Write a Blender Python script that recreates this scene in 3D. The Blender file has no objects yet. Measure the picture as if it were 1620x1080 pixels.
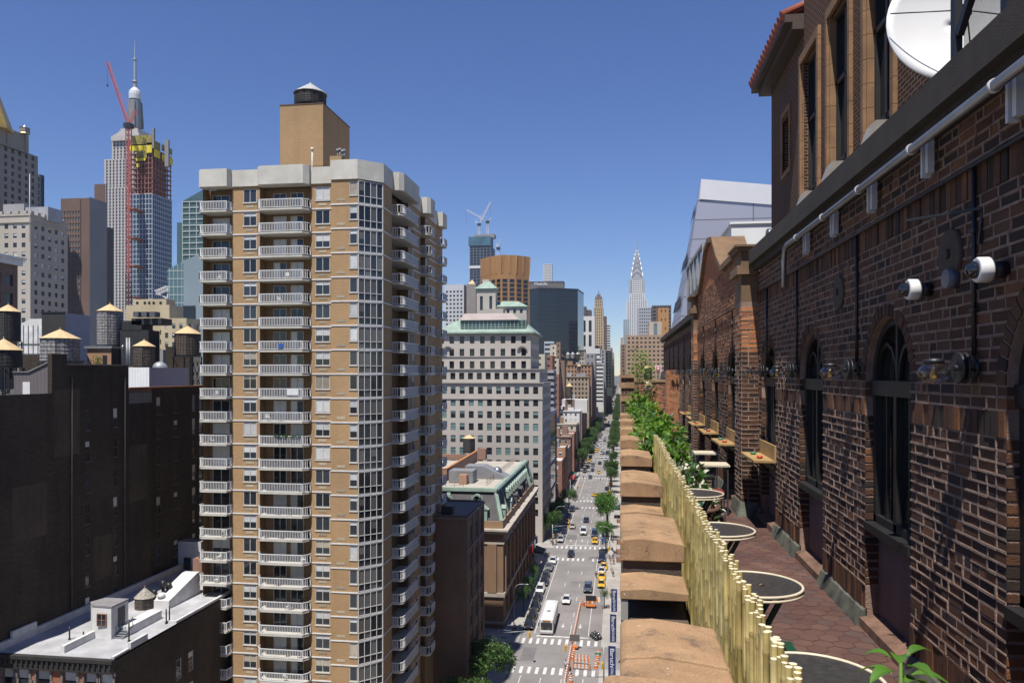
import bpy, bmesh, math, random
from mathutils import Vector, Matrix
R = math.radians
rnd = random.Random(7)
S = bpy.context.scene
COL = S.collection
H = 50.0                                   # camera height above the street
TH = R(8.11); CT, ST = math.cos(TH), math.sin(TH); F = 1200.0

# ---------------------------------------------------------------- measuring
# the survey: a reading on the photo + one known distance give a place in the city
def xat(px, Y):
    t = (px-810)/F
    return Y*(t*CT-ST)/(CT+t*ST)
def yat(px, X):
    t = (px-810)/F
    return X*(CT+t*ST)/(t*CT-ST)
def dep(X, Y): return Y*CT-X*ST
def zat(py, X, Y): return H-(py-590)/F*dep(X, Y)

# ---------------------------------------------------------------- camera, light, sky
cam = bpy.data.objects.new('camera', bpy.data.cameras.new('camera'))
COL.objects.link(cam)
cam.location = (0, 0, H); cam.rotation_euler = (R(90), 0, TH)
cam.data.sensor_width = 36; cam.data.lens = F/1620*36
cam.data.shift_y = 50/1620
cam.data.clip_start = 0.05; cam.data.clip_end = 30000
S.camera = cam
SUN = Vector((.25, 1.0, -2.25)).normalized()       # direction the light travels
sun_el = math.asin(-SUN.z); sun_az = math.atan2(-SUN.x, -SUN.y)   # azimuth from +Y towards +X
sl = bpy.data.lights.new('sun', 'SUN'); sl.energy = 5.0; sl.angle = R(.5); sl.color = (1, .955, .89)
so = bpy.data.objects.new('sun', sl); COL.objects.link(so)
so.rotation_euler = SUN.to_track_quat('-Z', 'Y').to_euler()
W = bpy.data.worlds.new('World'); S.world = W; W.use_nodes = True
nt = W.node_tree
sky = nt.nodes.new('ShaderNodeTexSky'); sky.sky_type = 'NISHITA'; sky.sun_disc = False
sky.sun_elevation = sun_el; sky.sun_rotation = sun_az
sky.altitude = 100; sky.air_density = 1.0; sky.dust_density = 0; sky.ozone_density = 3.5
bg = nt.nodes['Background']; bg.inputs[1].default_value = .074
hs = nt.nodes.new('ShaderNodeHueSaturation'); hs.inputs['Saturation'].default_value = 1.12; hs.inputs['Hue'].default_value = .509
tn = nt.nodes.new('ShaderNodeMix'); tn.data_type = 'RGBA'; tn.blend_type = 'MULTIPLY'; tn.inputs[0].default_value = 1; tn.inputs[7].default_value = (.93, .965, 1.09, 1)
nt.links.new(sky.outputs[0], tn.inputs[6]); nt.links.new(tn.outputs[2], hs.inputs['Color']); nt.links.new(hs.outputs[0], bg.inputs[0])
S.view_settings.view_transform = 'Standard'; S.view_settings.look = 'None'
S.view_settings.gamma = 1; S.view_settings.exposure = 0.52
S.cycles.max_bounces = 6; S.cycles.diffuse_bounces = 3; S.cycles.glossy_bounces = 3
S.cycles.transmission_bounces = 4; S.cycles.transparent_max_bounces = 8
S.cycles.caustics_reflective = False; S.cycles.caustics_refractive = False

# ---------------------------------------------------------------- materials
def newmat(name):
    m = bpy.data.materials.new(name); m.use_nodes = True
    n = m.node_tree.nodes; return m, n, m.node_tree.links, n['Principled BSDF']
def mixc(n, l, fac, a, b, mode='MIX'):
    x = n.new('ShaderNodeMix'); x.data_type = 'RGBA'; x.blend_type = mode
    for i, v in ((0, fac), (6, a), (7, b)):
        if isinstance(v, bpy.types.NodeSocket): l.new(v, x.inputs[i])
        else: x.inputs[i].default_value = v if i == 0 else (*v, 1)[:4]
    return x.outputs[2]
def noise(n, l, vec, scale, detail=3, rough=.55):
    x = n.new('ShaderNodeTexNoise'); x.inputs['Scale'].default_value = scale
    x.inputs['Detail'].default_value = detail; x.inputs['Roughness'].default_value = rough
    if vec is not None: l.new(vec, x.inputs['Vector'])
    return x.outputs[0]
def ramp(n, l, fac, p0, p1):
    x = n.new('ShaderNodeMapRange'); x.inputs[1].default_value = p0; x.inputs[2].default_value = p1
    l.new(fac, x.inputs[0]); return x.outputs[0]
def dirty(n, l, pos, col, var, scale):
    """colour with two sizes of weathering"""
    dk = tuple(c*(1-var) for c in col); lt = tuple(min(1, c*(1+var*.6)) for c in col)
    c = mixc(n, l, ramp(n, l, noise(n, l, pos, scale), .3, .7), dk, lt)
    mp = n.new('ShaderNodeMapping'); mp.inputs['Scale'].default_value = (1, 1, .18)
    l.new(pos, mp.inputs[0])
    st = ramp(n, l, noise(n, l, mp.outputs[0], scale*5, 2), .45, .75)
    d2 = tuple(c_*(1-var*.9) for c_ in col)
    mul = n.new('ShaderNodeMath'); mul.operation = 'MULTIPLY'; mul.inputs[1].default_value = .45
    l.new(st, mul.inputs[0])
    return mixc(n, l, mul.outputs[0], c, d2)
MATS = {}
def mk(name, col, rough=.8, var=.15, scale=.6, metal=0, bump=0, bscale=30, coat=0, spec=.5, obj_rand=0):
    if name in MATS: return MATS[name]
    col = tuple(c*.83 for c in col)
    m, n, l, b = newmat(name)
    g = n.new('ShaderNodeNewGeometry'); pos = g.outputs['Position']
    if var > 0: c = dirty(n, l, pos, col, var, scale)
    else: c = None
    if obj_rand:
        oi = n.new('ShaderNodeObjectInfo')
        hs = n.new('ShaderNodeHueSaturation')
        mr = n.new('ShaderNodeMapRange'); mr.inputs[3].default_value = 1-obj_rand; mr.inputs[4].default_value = 1+obj_rand
        l.new(oi.outputs['Random'], mr.inputs[0]); l.new(mr.outputs[0], hs.inputs['Value'])
        if c is not None: l.new(c, hs.inputs['Color'])
        else: hs.inputs['Color'].default_value = (*col, 1)
        c = hs.outputs[0]
    if c is not None: l.new(c, b.inputs['Base Color'])
    else: b.inputs['Base Color'].default_value = (*col, 1)
    b.inputs['Roughness'].default_value = rough; b.inputs['Metallic'].default_value = metal
    b.inputs['Coat Weight'].default_value = coat; b.inputs['Coat Roughness'].default_value = .08
    b.inputs['Specular IOR Level'].default_value = spec
    if bump:
        bp = n.new('ShaderNodeBump'); bp.inputs['Strength'].default_value = bump; bp.inputs['Distance'].default_value = .02
        l.new(noise(n, l, pos, bscale, 4), bp.inputs['Height']); l.new(bp.outputs[0], b.inputs['Normal'])
    MATS[name] = m; return m
def brick(name, c1, c2, mortar, bw=.22, bh=.075, ms=.012, rough=.85, var=.25, bump=.4, wscale=.15):
    """running bond on any upright axis-aligned wall: along = x+y, up = z"""
    if name in MATS: return MATS[name]
    c1, c2, mortar = (tuple(v*.83 for v in c) for c in (c1, c2, mortar))
    m, n, l, b = newmat(name)
    g = n.new('ShaderNodeNewGeometry'); pos = g.outputs['Position']
    sp = n.new('ShaderNodeSeparateXYZ'); l.new(pos, sp.inputs[0])
    ad = n.new('ShaderNodeMath'); l.new(sp.outputs[0], ad.inputs[0]); l.new(sp.outputs[1], ad.inputs[1])
    cb = n.new('ShaderNodeCombineXYZ'); l.new(ad.outputs[0], cb.inputs[0]); l.new(sp.outputs[2], cb.inputs[1])
    t = n.new('ShaderNodeTexBrick'); l.new(cb.outputs[0], t.inputs['Vector'])
    t.inputs['Scale'].default_value = 1; t.inputs['Brick Width'].default_value = bw
    t.inputs['Row Height'].default_value = bh; t.inputs['Mortar Size'].default_value = ms
    t.inputs['Color1'].default_value = (*c1, 1); t.inputs['Color2'].default_value = (*c2, 1)
    t.inputs['Mortar'].default_value = (*mortar, 1)
    w = ramp(n, l, noise(n, l, pos, wscale, 4), .3, .72)
    dk = (1-var,)*3
    c = mixc(n, l, 1.0, t.outputs[0], mixc(n, l, w, dk, (1.08, 1.06, 1.03)), 'MULTIPLY')
    mp = n.new('ShaderNodeMapping'); mp.inputs['Scale'].default_value = (1, 1, .12); l.new(pos, mp.inputs[0])
    st = ramp(n, l, noise(n, l, mp.outputs[0], wscale*8, 3), .5, .8)
    c = mixc(n, l, 1.0, c, mixc(n, l, st, (1, 1, 1), (1-var*.8,)*3), 'MULTIPLY')
    l.new(c, b.inputs['Base Color']); b.inputs['Roughness'].default_value = rough
    b.inputs['Specular IOR Level'].default_value = .25
    if bump:
        bp = n.new('ShaderNodeBump'); bp.inputs['Strength'].default_value = bump; bp.inputs['Distance'].default_value = .02
        iv = n.new('ShaderNodeMath'); iv.operation = 'SUBTRACT'; iv.inputs[0].default_value = 1
        l.new(t.outputs['Fac'], iv.inputs[1]); l.new(iv.outputs[0], bp.inputs['Height']); l.new(bp.outputs[0], b.inputs['Normal'])
    MATS[name] = m; return m
def glass(name, col=(.02, .025, .03), rough=.04, spec=.6, var=.5):
    if name in MATS: return MATS[name]
    m, n, l, b = newmat(name)
    oi = n.new('ShaderNodeObjectInfo')
    c = mixc(n, l, oi.outputs['Random'], tuple(x*(1-var) for x in col), tuple(x*(1+var) for x in col))
    l.new(c, b.inputs['Base Color']); b.inputs['Roughness'].default_value = rough
    b.inputs['Specular IOR Level'].default_value = spec
    g = n.new('ShaderNodeNewGeometry')
    bp = n.new('ShaderNodeBump'); bp.inputs['Strength'].default_value = .06; bp.inputs['Distance'].default_value = .05
    l.new(noise(n, l, g.outputs['Position'], .9, 1), bp.inputs['Height']); l.new(bp.outputs[0], b.inputs['Normal'])
    MATS[name] = m; return m

# ---------------------------------------------------------------- meshes
class MB:
    def __init__(s): s.v = []; s.f = []; s.m = []; s.sm = []
    def face(s, pts, m=0, smooth=False):
        i = len(s.v); s.v += [tuple(p) for p in pts]; s.f.append(tuple(range(i, i+len(pts)))); s.m.append(m); s.sm.append(smooth)
    def box(s, x0, x1, y0, y1, z0, z1, m=0, top=None):
        if x0 > x1: x0, x1 = x1, x0
        if y0 > y1: y0, y1 = y1, y0
        i = len(s.v)
        s.v += [(x0, y0, z0), (x1, y0, z0), (x1, y1, z0), (x0, y1, z0), (x0, y0, z1), (x1, y0, z1), (x1, y1, z1), (x0, y1, z1)]
        for q in ((3, 2, 1, 0), (4, 5, 6, 7), (0, 1, 5, 4), (1, 2, 6, 5), (2, 3, 7, 6), (3, 0, 4, 7)):
            s.f.append(tuple(i+k for k in q)); s.sm.append(False)
            s.m.append(top if (top is not None and q[0] == 4) else m)
    def bar(s, p, q, w, h=None, m=0):
        """square bar from p to q"""
        p = Vector(p); q = Vector(q); d = q-p
        if d.length < 1e-6: return
        h = h or w; d.normalize()
        up = Vector((0, 0, 1)) if abs(d.z) < .95 else Vector((0, 1, 0))
        a = d.cross(up).normalized()*w/2; b = a.cross(d).normalized()*h/2
        i = len(s.v)
        for o in (p, q):
            for k in (a+b, b-a, -a-b, a-b): s.v.append(tuple(o+k))
        for k in range(4):
            s.f.append((i+k, i+(k+1) % 4, i+4+(k+1) % 4, i+4+k)); s.m.append(m); s.sm.append(False)
        s.f.append((i+3, i+2, i+1, i)); s.f.append((i+4, i+5, i+6, i+7)); s.m += [m, m]; s.sm += [False, False]
    def tube(s, pts, rads, n=10, m=0, caps=True, smooth=True, squash=None):
        pts = [Vector(p) for p in pts]
        if not isinstance(rads, (list, tuple)): rads = [rads]*len(pts)
        i0 = len(s.v); pa = None
        for k, p in enumerate(pts):
            d = (pts[min(k+1, len(pts)-1)]-pts[max(k-1, 0)]).normalized()
            if pa is None:
                up = Vector((0, 0, 1)) if abs(d.z) < .9 else Vector((1, 0, 0))
                a = d.cross(up).normalized()
            else: a = (pa-d*pa.dot(d)).normalized()
            pa = a; b = d.cross(a)
            for j in range(n):
                t = 2*math.pi*j/n
                s.v.append(tuple(p+(a*math.cos(t)+b*math.sin(t))*rads[k]))
        for k in range(len(pts)-1):
            for j in range(n):
                s.f.append((i0+k*n+j, i0+k*n+(j+1) % n, i0+(k+1)*n+(j+1) % n, i0+(k+1)*n+j)); s.m.append(m); s.sm.append(smooth)
        if caps:
            s.f.append(tuple(i0+j for j in reversed(range(n)))); s.f.append(tuple(i0+(len(pts)-1)*n+j for j in range(n)))
            s.m += [m, m]; s.sm += [False, False]
    def lathe(s, c, prof, n=16, m=0, smooth=True, caps=True):
        """profile of (radius, height) round an upright axis at c"""
        i0 = len(s.v)
        for r, z in prof:
            for j in range(n):
                t = 2*math.pi*j/n; s.v.append((c[0]+r*math.cos(t), c[1]+r*math.sin(t), c[2]+z))
        for k in range(len(prof)-1):
            for j in range(n):
                s.f.append((i0+k*n+j, i0+k*n+(j+1) % n, i0+(k+1)*n+(j+1) % n, i0+(k+1)*n+j)); s.m.append(m); s.sm.append(smooth)
        if caps:
            s.f.append(tuple(i0+j for j in reversed(range(n)))); s.f.append(tuple(i0+(len(prof)-1)*n+j for j in range(n)))
            s.m += [m, m]; s.sm += [False, False]
    def prism(s, poly, z0, z1, m=0, top=None, taper=None):
        """upright prism over an xy outline; taper = outline of the top"""
        n = len(poly); i = len(s.v); tp = taper or poly
        s.v += [(x, y, z0) for x, y in poly]+[(x, y, z1) for x, y in tp]
        for k in range(n):
            s.f.append((i+k, i+(k+1) % n, i+n+(k+1) % n, i+n+k)); s.m.append(m); s.sm.append(False)
        s.f.append(tuple(i+k for k in reversed(range(n)))); s.f.append(tuple(i+n+k for k in range(n)))
        s.m += [m, top if top is not None else m]; s.sm += [False, False]
    def extr(s, prof, T, w0, w1, m=0):
        """a flat outline (u,v) pushed from w0 to w1 through T(u,w,v)"""
        n = len(prof); i = len(s.v)
        s.v += [T(u, w0, v) for u, v in prof]+[T(u, w1, v) for u, v in prof]
        for k in range(n):
            s.f.append((i+k, i+(k+1) % n, i+n+(k+1) % n, i+n+k)); s.m.append(m); s.sm.append(False)
        s.f.append(tuple(i+k for k in reversed(range(n)))); s.f.append(tuple(i+n+k for k in range(n)))
        s.m += [m, m]; s.sm += [False, False]
    def mesh(s, name, mats, org=(0, 0, 0)):
        me = bpy.data.meshes.new(name)
        ox, oy, oz = org
        me.from_pydata([(x-ox, y-oy, z-oz) for x, y, z in s.v], [], s.f)
        for mt in (mats if isinstance(mats, (list, tuple)) else [mats]): me.materials.append(mt)
        if any(s.m): me.polygons.foreach_set('material_index', s.m)
        if any(s.sm): me.polygons.foreach_set('use_smooth', s.sm)
        me.update(); return me
    def build(s, name, mats, parent=None, org=None, rot=None):
        """one mesh object; its origin is its parent's place, or org"""
        if org is None: org = wloc(parent) if parent else (0, 0, 0)
        o = bpy.data.objects.new(name, s.mesh(name, mats, org)); COL.objects.link(o)
        if parent:
            o.parent = parent; o.location = Vector(org)-Vector(wloc(parent))
        else: o.location = org
        return o
LOCS = {}
def wloc(o): return LOCS.get(o.name, tuple(o.location)) if o.parent is None else tuple(Vector(wloc(o.parent))+Vector(o.location))
def tag(o, label=None, cat=None, group=None, kind=None):
    if label: o['label'] = label
    if cat: o['category'] = cat
    if group: o['group'] = group
    if kind: o['kind'] = kind
    return o
def thing(name, label, cat, loc=(0, 0, 0), group=None, rz=0):
    o = bpy.data.objects.new(name, None); COL.objects.link(o); o.location = loc; o.rotation_euler = (0, 0, rz)
    o.empty_display_size = .2
    return tag(o, label, cat, group)
def inst(name, mesh, parent, loc, rz=0, scale=None):
    """one more object on a shared mesh; loc is local to the parent"""
    o = bpy.data.objects.new(name, mesh); COL.objects.link(o); o.parent = parent; o.location = loc
    if rz: o.rotation_euler = (0, 0, rz)
    if scale: o.scale = scale
    return o
def kids(o): return [c for c in COL.objects if c.parent == o]
def dup(root, loc, rz=None, label=None, group=None, ch=None):
    r = root.copy(); COL.objects.link(r); r.location = loc
    if rz is not None: r.rotation_euler = (0, 0, rz)
    if label: r['label'] = label
    if group: r['group'] = group
    for c in (ch if ch is not None else kids(root)):
        k = c.copy(); COL.objects.link(k); k.parent = r
        for g in c.children:
            q = g.copy(); COL.objects.link(q); q.parent = k
    return r
# ---------------------------------------------------------------- walls with openings
def TS(x0, y0, z0=0): return lambda u, w, v: (x0+u, y0+w, z0+v)      # a wall seen from the south (-Y)
def TE(x0, y0, z0=0): return lambda u, w, v: (x0-w, y0+u, z0+v)      # a wall seen from the east (+X)
def TW(x0, y0, z0=0): return lambda u, w, v: (x0+w, y0-u, z0+v)      # a wall seen from the west (-X)
def facade(mb, T, U, V, us, vs, dp, m=0, mr=None):
    """a sheet U wide and V tall with a grid of recessed openings us x vs (real holes with reveals)"""
    mr = m if mr is None else mr
    def q(u0, u1, v0, v1):
        if u1-u0 > 1e-5 and v1-v0 > 1e-5:
            mb.face((T(u0, 0, v0), T(u1, 0, v0), T(u1, 0, v1), T(u0, 0, v1)), m)
    prev = 0
    for a, b in vs:
        q(0, U, prev, a); prev = b
        pu = 0
        for c, d in us:
            q(pu, c, a, b); pu = d
            mb.face((T(c, 0, a), T(d, 0, a), T(d, dp, a), T(c, dp, a)), mr)
            mb.face((T(c, 0, b), T(d, 0, b), T(d, dp, b), T(c, dp, b)), mr)
            mb.face((T(c, 0, a), T(c, dp, a), T(c, dp, b), T(c, 0, b)), mr)
            mb.face((T(d, 0, a), T(d, dp, a), T(d, dp, b), T(d, 0, b)), mr)
        q(pu, U, a, b)
    q(0, U, prev, V)
def spread(n, U, w, edge=None):
    """n openings w wide spread over U"""
    if n <= 0: return []
    if edge is None: edge = (U-n*w)/(n+1)
    gap = (U-2*edge-n*w)/max(1, n-1)
    return [(edge+i*(w+gap), edge+i*(w+gap)+w) for i in range(n)]
def rows(n, pitch, h, first):
    return [(first+i*pitch, first+i*pitch+h) for i in range(n)]
WM = {}
def winmesh(w, h, style, fr, gl, bl=None, key=''):
    """window unit, facing -Y, centre bottom at origin: frame, glass, sometimes a drawn blind behind it"""
    k = (round(w, 2), round(h, 2), style, fr.name, gl.name, bl.name if bl else '', key)
    if k in WM: return WM[k]
    b = MB(); f = min(.07, w*.07); a = w/2
    b.box(-a, -a+f, -.06, .04, 0, h); b.box(a-f, a, -.06, .04, 0, h)
    b.box(-a+f, a-f, -.06, .04, 0, f); b.box(-a+f, a-f, -.06, .04, h-f, h)
    if 'r' in style: b.box(-a+f, a-f, -.05, .03, h*.5-f*.5, h*.5+f*.5)
    if 'm' in style: b.box(-f*.5, f*.5, -.05, .03, f, h-f)
    if 'k' in style:
        b.box(-a-.05, a+.05, -.16, -.062, -.1, -.005)
    frac = {'0': 0, '1': .3, '2': .55, '3': .97}[style[-1]]
    zt = h-(h-f)*frac if frac else h
    b.face(((-a+f*.5, .0, f*.5), (a-f*.5, 0, f*.5), (a-f*.5, 0, zt), (-a+f*.5, 0, zt)), 1)
    if frac: b.face(((-a+f*.5, .002, zt), (a-f*.5, .002, zt), (a-f*.5, .002, h-f*.3), (-a+f*.5, .002, h-f*.3)), 2)
    me = b.mesh('window', [fr, gl, bl or gl]); WM[k] = me; return me
# ================================================================ THE ROOF TERRACE
ZF = 47.9; WX = 2.02; PX = 1.87
BR = [mk('brick_a', (.080, .031, .013), .85, .3, 6, bump=.5, bscale=160), mk('brick_b', (.105, .041, .016), .8, .3, 6, bump=.5, bscale=90),
      mk('brick_c', (.032, .017, .010), .85, .3, 6, bump=.5, bscale=160), mk('brick_d', (.18, .072, .025), .8, .3, 6, bump=.5, bscale=90)]
MORT = mk('mortar', (.40, .27, .20), .95, .35, 8, bump=1, bscale=120); MORT2 = mk('mortar_brown', (.20, .125, .085), .95, .35, 8)
OBR = [mk('orange_brick_a', (.52, .185, .06), .8, .25, 6, bump=.4, bscale=90), mk('orange_brick_b', (.44, .15, .05), .8, .25, 6, bump=.4, bscale=90),
       mk('orange_brick_c', (.30, .11, .045), .8, .25, 6), mk('orange_brick_d', (.58, .22, .075), .8, .25, 6)]
def brownstone():
    m, n, l, b = newmat('brownstone'); g = n.new('ShaderNodeNewGeometry'); pos = g.outputs['Position']
    c = dirty(n, l, pos, (.345, .22, .125), .34, 2.2)
    c = mixc(n, l, ramp(n, l, noise(n, l, pos, 95, 4, .7), .38, .62), c, (.21, .13, .08), 'MIX') if False else mixc(n, l, 1.0, c, mixc(n, l, ramp(n, l, noise(n, l, pos, 140, 5, .75), .36, .64), (.72, .70, .68), (1.14, 1.13, 1.1)), 'MULTIPLY')
    c = mixc(n, l, ramp(n, l, noise(n, l, pos, 5.5, 6, .7), .54, .70), c, (.13, .09, .065)); c = mixc(n, l, ramp(n, l, noise(n, l, pos, 24, 2, .4), .755, .77), c, (.5, .46, .4))
    vo = n.new('ShaderNodeTexVoronoi'); vo.feature = 'DISTANCE_TO_EDGE'; vo.inputs['Scale'].default_value = 3.1
    wv = n.new('ShaderNodeVectorMath'); wv.operation = 'ADD'; nn = n.new('ShaderNodeTexNoise'); nn.inputs['Scale'].default_value = 9; l.new(pos, nn.inputs['Vector'])
    sc = n.new('ShaderNodeVectorMath'); sc.operation = 'SCALE'; sc.inputs['Scale'].default_value = .22; l.new(nn.outputs['Color'], sc.inputs[0]); l.new(pos, wv.inputs[0]); l.new(sc.outputs[0], wv.inputs[1]); l.new(wv.outputs[0], vo.inputs['Vector'])
    ck = ramp(n, l, vo.outputs['Distance'], .009, .0); fade = ramp(n, l, noise(n, l, pos, 1.6, 2), .5, .62)
    mu = n.new('ShaderNodeMath'); mu.operation = 'MULTIPLY'; l.new(ck, mu.inputs[0]); l.new(fade, mu.inputs[1])
    c = mixc(n, l, mu.outputs[0], c, (.09, .06, .045))
    l.new(c, b.inputs['Base Color']); b.inputs['Roughness'].default_value = .92; b.inputs['Specular IOR Level'].default_value = .2
    bp = n.new('ShaderNodeBump'); bp.inputs['Strength'].default_value = .5; bp.inputs['Distance'].default_value = .006
    l.new(noise(n, l, pos, 120, 5, .7), bp.inputs['Height']); l.new(bp.outputs[0], b.inputs['Normal']); return m
STONE = brownstone()
DSTONE = mk('dark_brownstone', (.095, .07, .05), .9, .3, 2, bump=.5, bscale=60)
BLACK = mk('black_metal', (.018, .018, .02), .45, .2, 4)
IRON = mk('window_black', (.02, .019, .018), .5, .2, 4)
GLZ = glass('terrace_glass', (.012, .016, .015), .03, .7, .3)
TERRA = mk('terracotta', (.29, .16, .075), .85, .3, 2.5, bump=.3, bscale=50)
LEAD = mk('lead_flashing', (.125, .13, .10), .7, .6, 5, bump=.3)
STUCCO = mk('stucco', (.27, .185, .15), .95, .2, 3, bump=1, bscale=80)
RUST = mk('rusty_sill', (.21, .115, .075), .9, .5, 7, bump=.5, bscale=120)
CONC = mk('concrete', (.36, .34, .31), .9, .25, .4)

hotel = thing('hotel_building', 'dark rugged brick hotel with arched windows along its narrow roof terrace', 'building', (0, 6, 0))
# body of the hotel below the terrace
b = MB(); b.box(.34, 30, -12, 38, 0, ZF-.31, 0)
hus = spread(12, 50, 1.3); hvs = rows(12, 3.7, 2.0, 2.2); facade(b, TW(.04, 38, 0), 50, ZF-.31, hus, hvs, .25)
b.face(((.04, -12, ZF-.31), (.34, -12, ZF-.31), (.34, 38, ZF-.31), (.04, 38, ZF-.31)))
for v in hvs[-8:]:
    for u in hus: inst('street_window', winmesh(1.3, 2.0, 'rk'+rnd.choice('0012'), IRON, GLZ, mk('hotel_blind', (.5, .48, .44), .4, .1, 2)), hotel, Vector((.2, 38-sum(u)/2, v[0]))-Vector(hotel.location), R(-90))
b.build('street_wall', brick('hotel_brick', (.12, .07, .05), (.16, .09, .06), (.3, .25, .2)), hotel)
# ---- rugged brickwork made brick by brick
CR = .067
def bricks(mb, T, ivs, v, h, ln=.205, deep=None, tones=(0, 0, 1, 1, 1, 2, 2, 3), edge=None, prot=.006):
    """one course: fill the solid intervals with bricks"""
    for (a, c, ea) in ivs:
        u = a; first = True
        while u < c-.02:
            L = ln*rnd.uniform(.9, 1.08) if rnd.random() > .3 else ln*.5
            if first and rnd.random() < .5: L = ln*.5
            e = min(u+L, c)
            if c-e < .05: e = c
            p = rnd.uniform(.0015, prot)
            d = .13 if (first and ea) else .012
            u0 = u-(.006 if first and ea else 0)
            j = .0085+rnd.uniform(-.002, .0035)
            x = [T(u0+(0 if first and ea else j), -p, v+j), T(e-j, d, v+h-j+rnd.uniform(-.003, .003))]
            lo = [min(x[0][k], x[1][k]) for k in range(3)]; hi = [max(x[0][k], x[1][k]) for k in range(3)]
            mb.box(lo[0], hi[0], lo[1], hi[1], lo[2], hi[2], rnd.choice(tones))
            if rnd.random() < .975:      # raised joints
                for (ua, ub, va, vb) in ((u-.007 if not first else u, u+.007+rnd.uniform(-.002, .004), v, v+h), (u, e, v-.006+rnd.uniform(-.003, .0025), v+.006+rnd.uniform(-.003, .004))):
                    if vb-va > .02 and first: continue
                    y = [T(ua, -rnd.choice((.0045, .006, .0075, .009, .0105))*rnd.uniform(.85, 1.1), va), T(ub, .004, vb)]
                    mb.box(*[f(y[0][k], y[1][k]) for k in range(3) for f in (min, max)], 4)
            u = e; first = False
def soldier(mb, T, ivs, v, h, tones=(0, 1, 1, 2, 3)):
    for (a, c, ea) in ivs:
        n = max(1, round((c-a)/.078)); s = (c-a)/n
        for i in range(n):
            p = rnd.uniform(.002, .014)
            x = [T(a+i*s+.006, -p, v+.006), T(a+(i+1)*s-.006, .02, v+h-.006)]
            lo = [min(x[0][k], x[1][k]) for k in range(3)]; hi = [max(x[0][k], x[1][k]) for k in range(3)]
            mb.box(lo[0], hi[0], lo[1], hi[1], lo[2], hi[2], rnd.choice(tones))
SPR = 49.93; AR = .5                        # spring line and radius of the arches
def solid(y0, y1, ops, v):
    """the solid stretches of wall at height v (openings run floor to arch); True marks the far jamb of an opening"""
    cuts = []
    for (a, c) in ops:
        if v < SPR: cuts.append((a, c))
        elif v < SPR+AR+.10:
            r = (AR+.10); hw = math.sqrt(max(0, r*r-(v-SPR)**2)); m = (a+c)/2
            cuts.append((m-hw, m+hw))
    out = []; p = y0; e = False
    for a, c in sorted(cuts):
        if a > p: out.append((p, a, e))
        p = c; e = True
    if p < y1: out.append((p, y1, e))
    return out
def wall_run(X, y0, y1, ztop, ops, tones_hi=None, mats=None, zsplit=None):
    """mortar sheet with arched openings + every brick on it"""
    T = lambda u, w, v: (X+w, u, v)
    mb = MB()
    ops = sorted([o for o in ops if o[0] > y0+.05 and o[1] < y1-.05])
    p = y0; dp = .14
    def sheet(a, c, z0, z1):
        if z1 > z0: mb.face(((X, a, z0), (X, c, z0), (X, c, z1), (X, a, z1)), 4)
    for a, c in ops:
        sheet(p, a, ZF, ztop); p = c
        N = 14; m = (a+c)/2
        for i in range(N):
            t0 = math.pi*i/N; t1 = math.pi*(i+1)/N
            u0, z0 = m-AR*math.cos(t0), SPR+AR*math.sin(t0); u1, z1 = m-AR*math.cos(t1), SPR+AR*math.sin(t1)
            mb.face(((X, u0, z0), (X, u1, z1), (X, u1, ztop), (X, u0, ztop)), 4)
            mb.face(((X, u0, z0), (X, u1, z1), (X+dp, u1, z1), (X+dp, u0, z0)), 4)
        for u in (a, c): mb.face(((X, u, ZF), (X+dp, u, ZF), (X+dp, u, SPR), (X, u, SPR)), 4)
        # ring of voussoirs
        K = 22
        for i in range(K):
            t = math.pi*(i+.5)/K; tw = math.pi/K*.42
            q = []
            for rr, tt in ((AR+.003, t-tw), (AR+.098, t-tw*.95), (AR+.098, t+tw*.95), (AR+.003, t+tw)):
                q.append((m-rr*math.cos(tt), SPR+rr*math.sin(tt)))
            pr = rnd.uniform(.003, .012)
            mb.extr(q, T, -pr, .1, rnd.choice((0, 1, 1, 2)))
    sheet(p, y1, ZF, ztop)
    v = ZF+.13
    first = True
    while v < ztop-.02:
        if first:
            soldier(mb, T, solid(y0, y1, ops, v+.1), v, .215); v += .215; first = False; continue
        if abs(v-(SPR-.30)) < CR*.5 or (SPR-.30 < v < SPR-.30+.15):
            soldier(mb, T, solid(y0, y1, ops, v+.1), v, .15); v += .15; continue
        if X > 2 and abs(v-51.0) < CR*.5:
            soldier(mb, T, [(y0, y1, False)], v, .215); v += .215; continue
        h = min(CR, ztop-v)
        tn = tones_hi if (tones_hi and v > zsplit) else (0, 0, 1, 1, 1, 2, 2, 3)
        bricks(mb, T, solid(y0, y1, ops, v+h/2), v, h, tones=tn)
        v += CR
    return mb.build('terrace_wall', (mats or BR)+[MORT2 if tones_hi else MORT] + (OBR if tones_hi else []), hotel)
FE = [2.0+2.328*k for k in range(15)]         # far jamb of every opening
OPS = [(f-1.0, f) for f in FE]
wall_run(WX, .4, 11.62, 51.5, OPS[:5])
wall_run(PX, 11.62, 19.2, 51.85, OPS[5:8], tones_hi=(5, 5, 6, 6, 7, 8), zsplit=50.15)
wall_run(WX, 19.2, 36.2, 51.4, OPS[8:15])
# solid core behind the facing
b = MB(); b.box(WX+.14, 6, .4, 36, ZF-.3, 51.45); b.build('wall_core', DSTONE, hotel)
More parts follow.
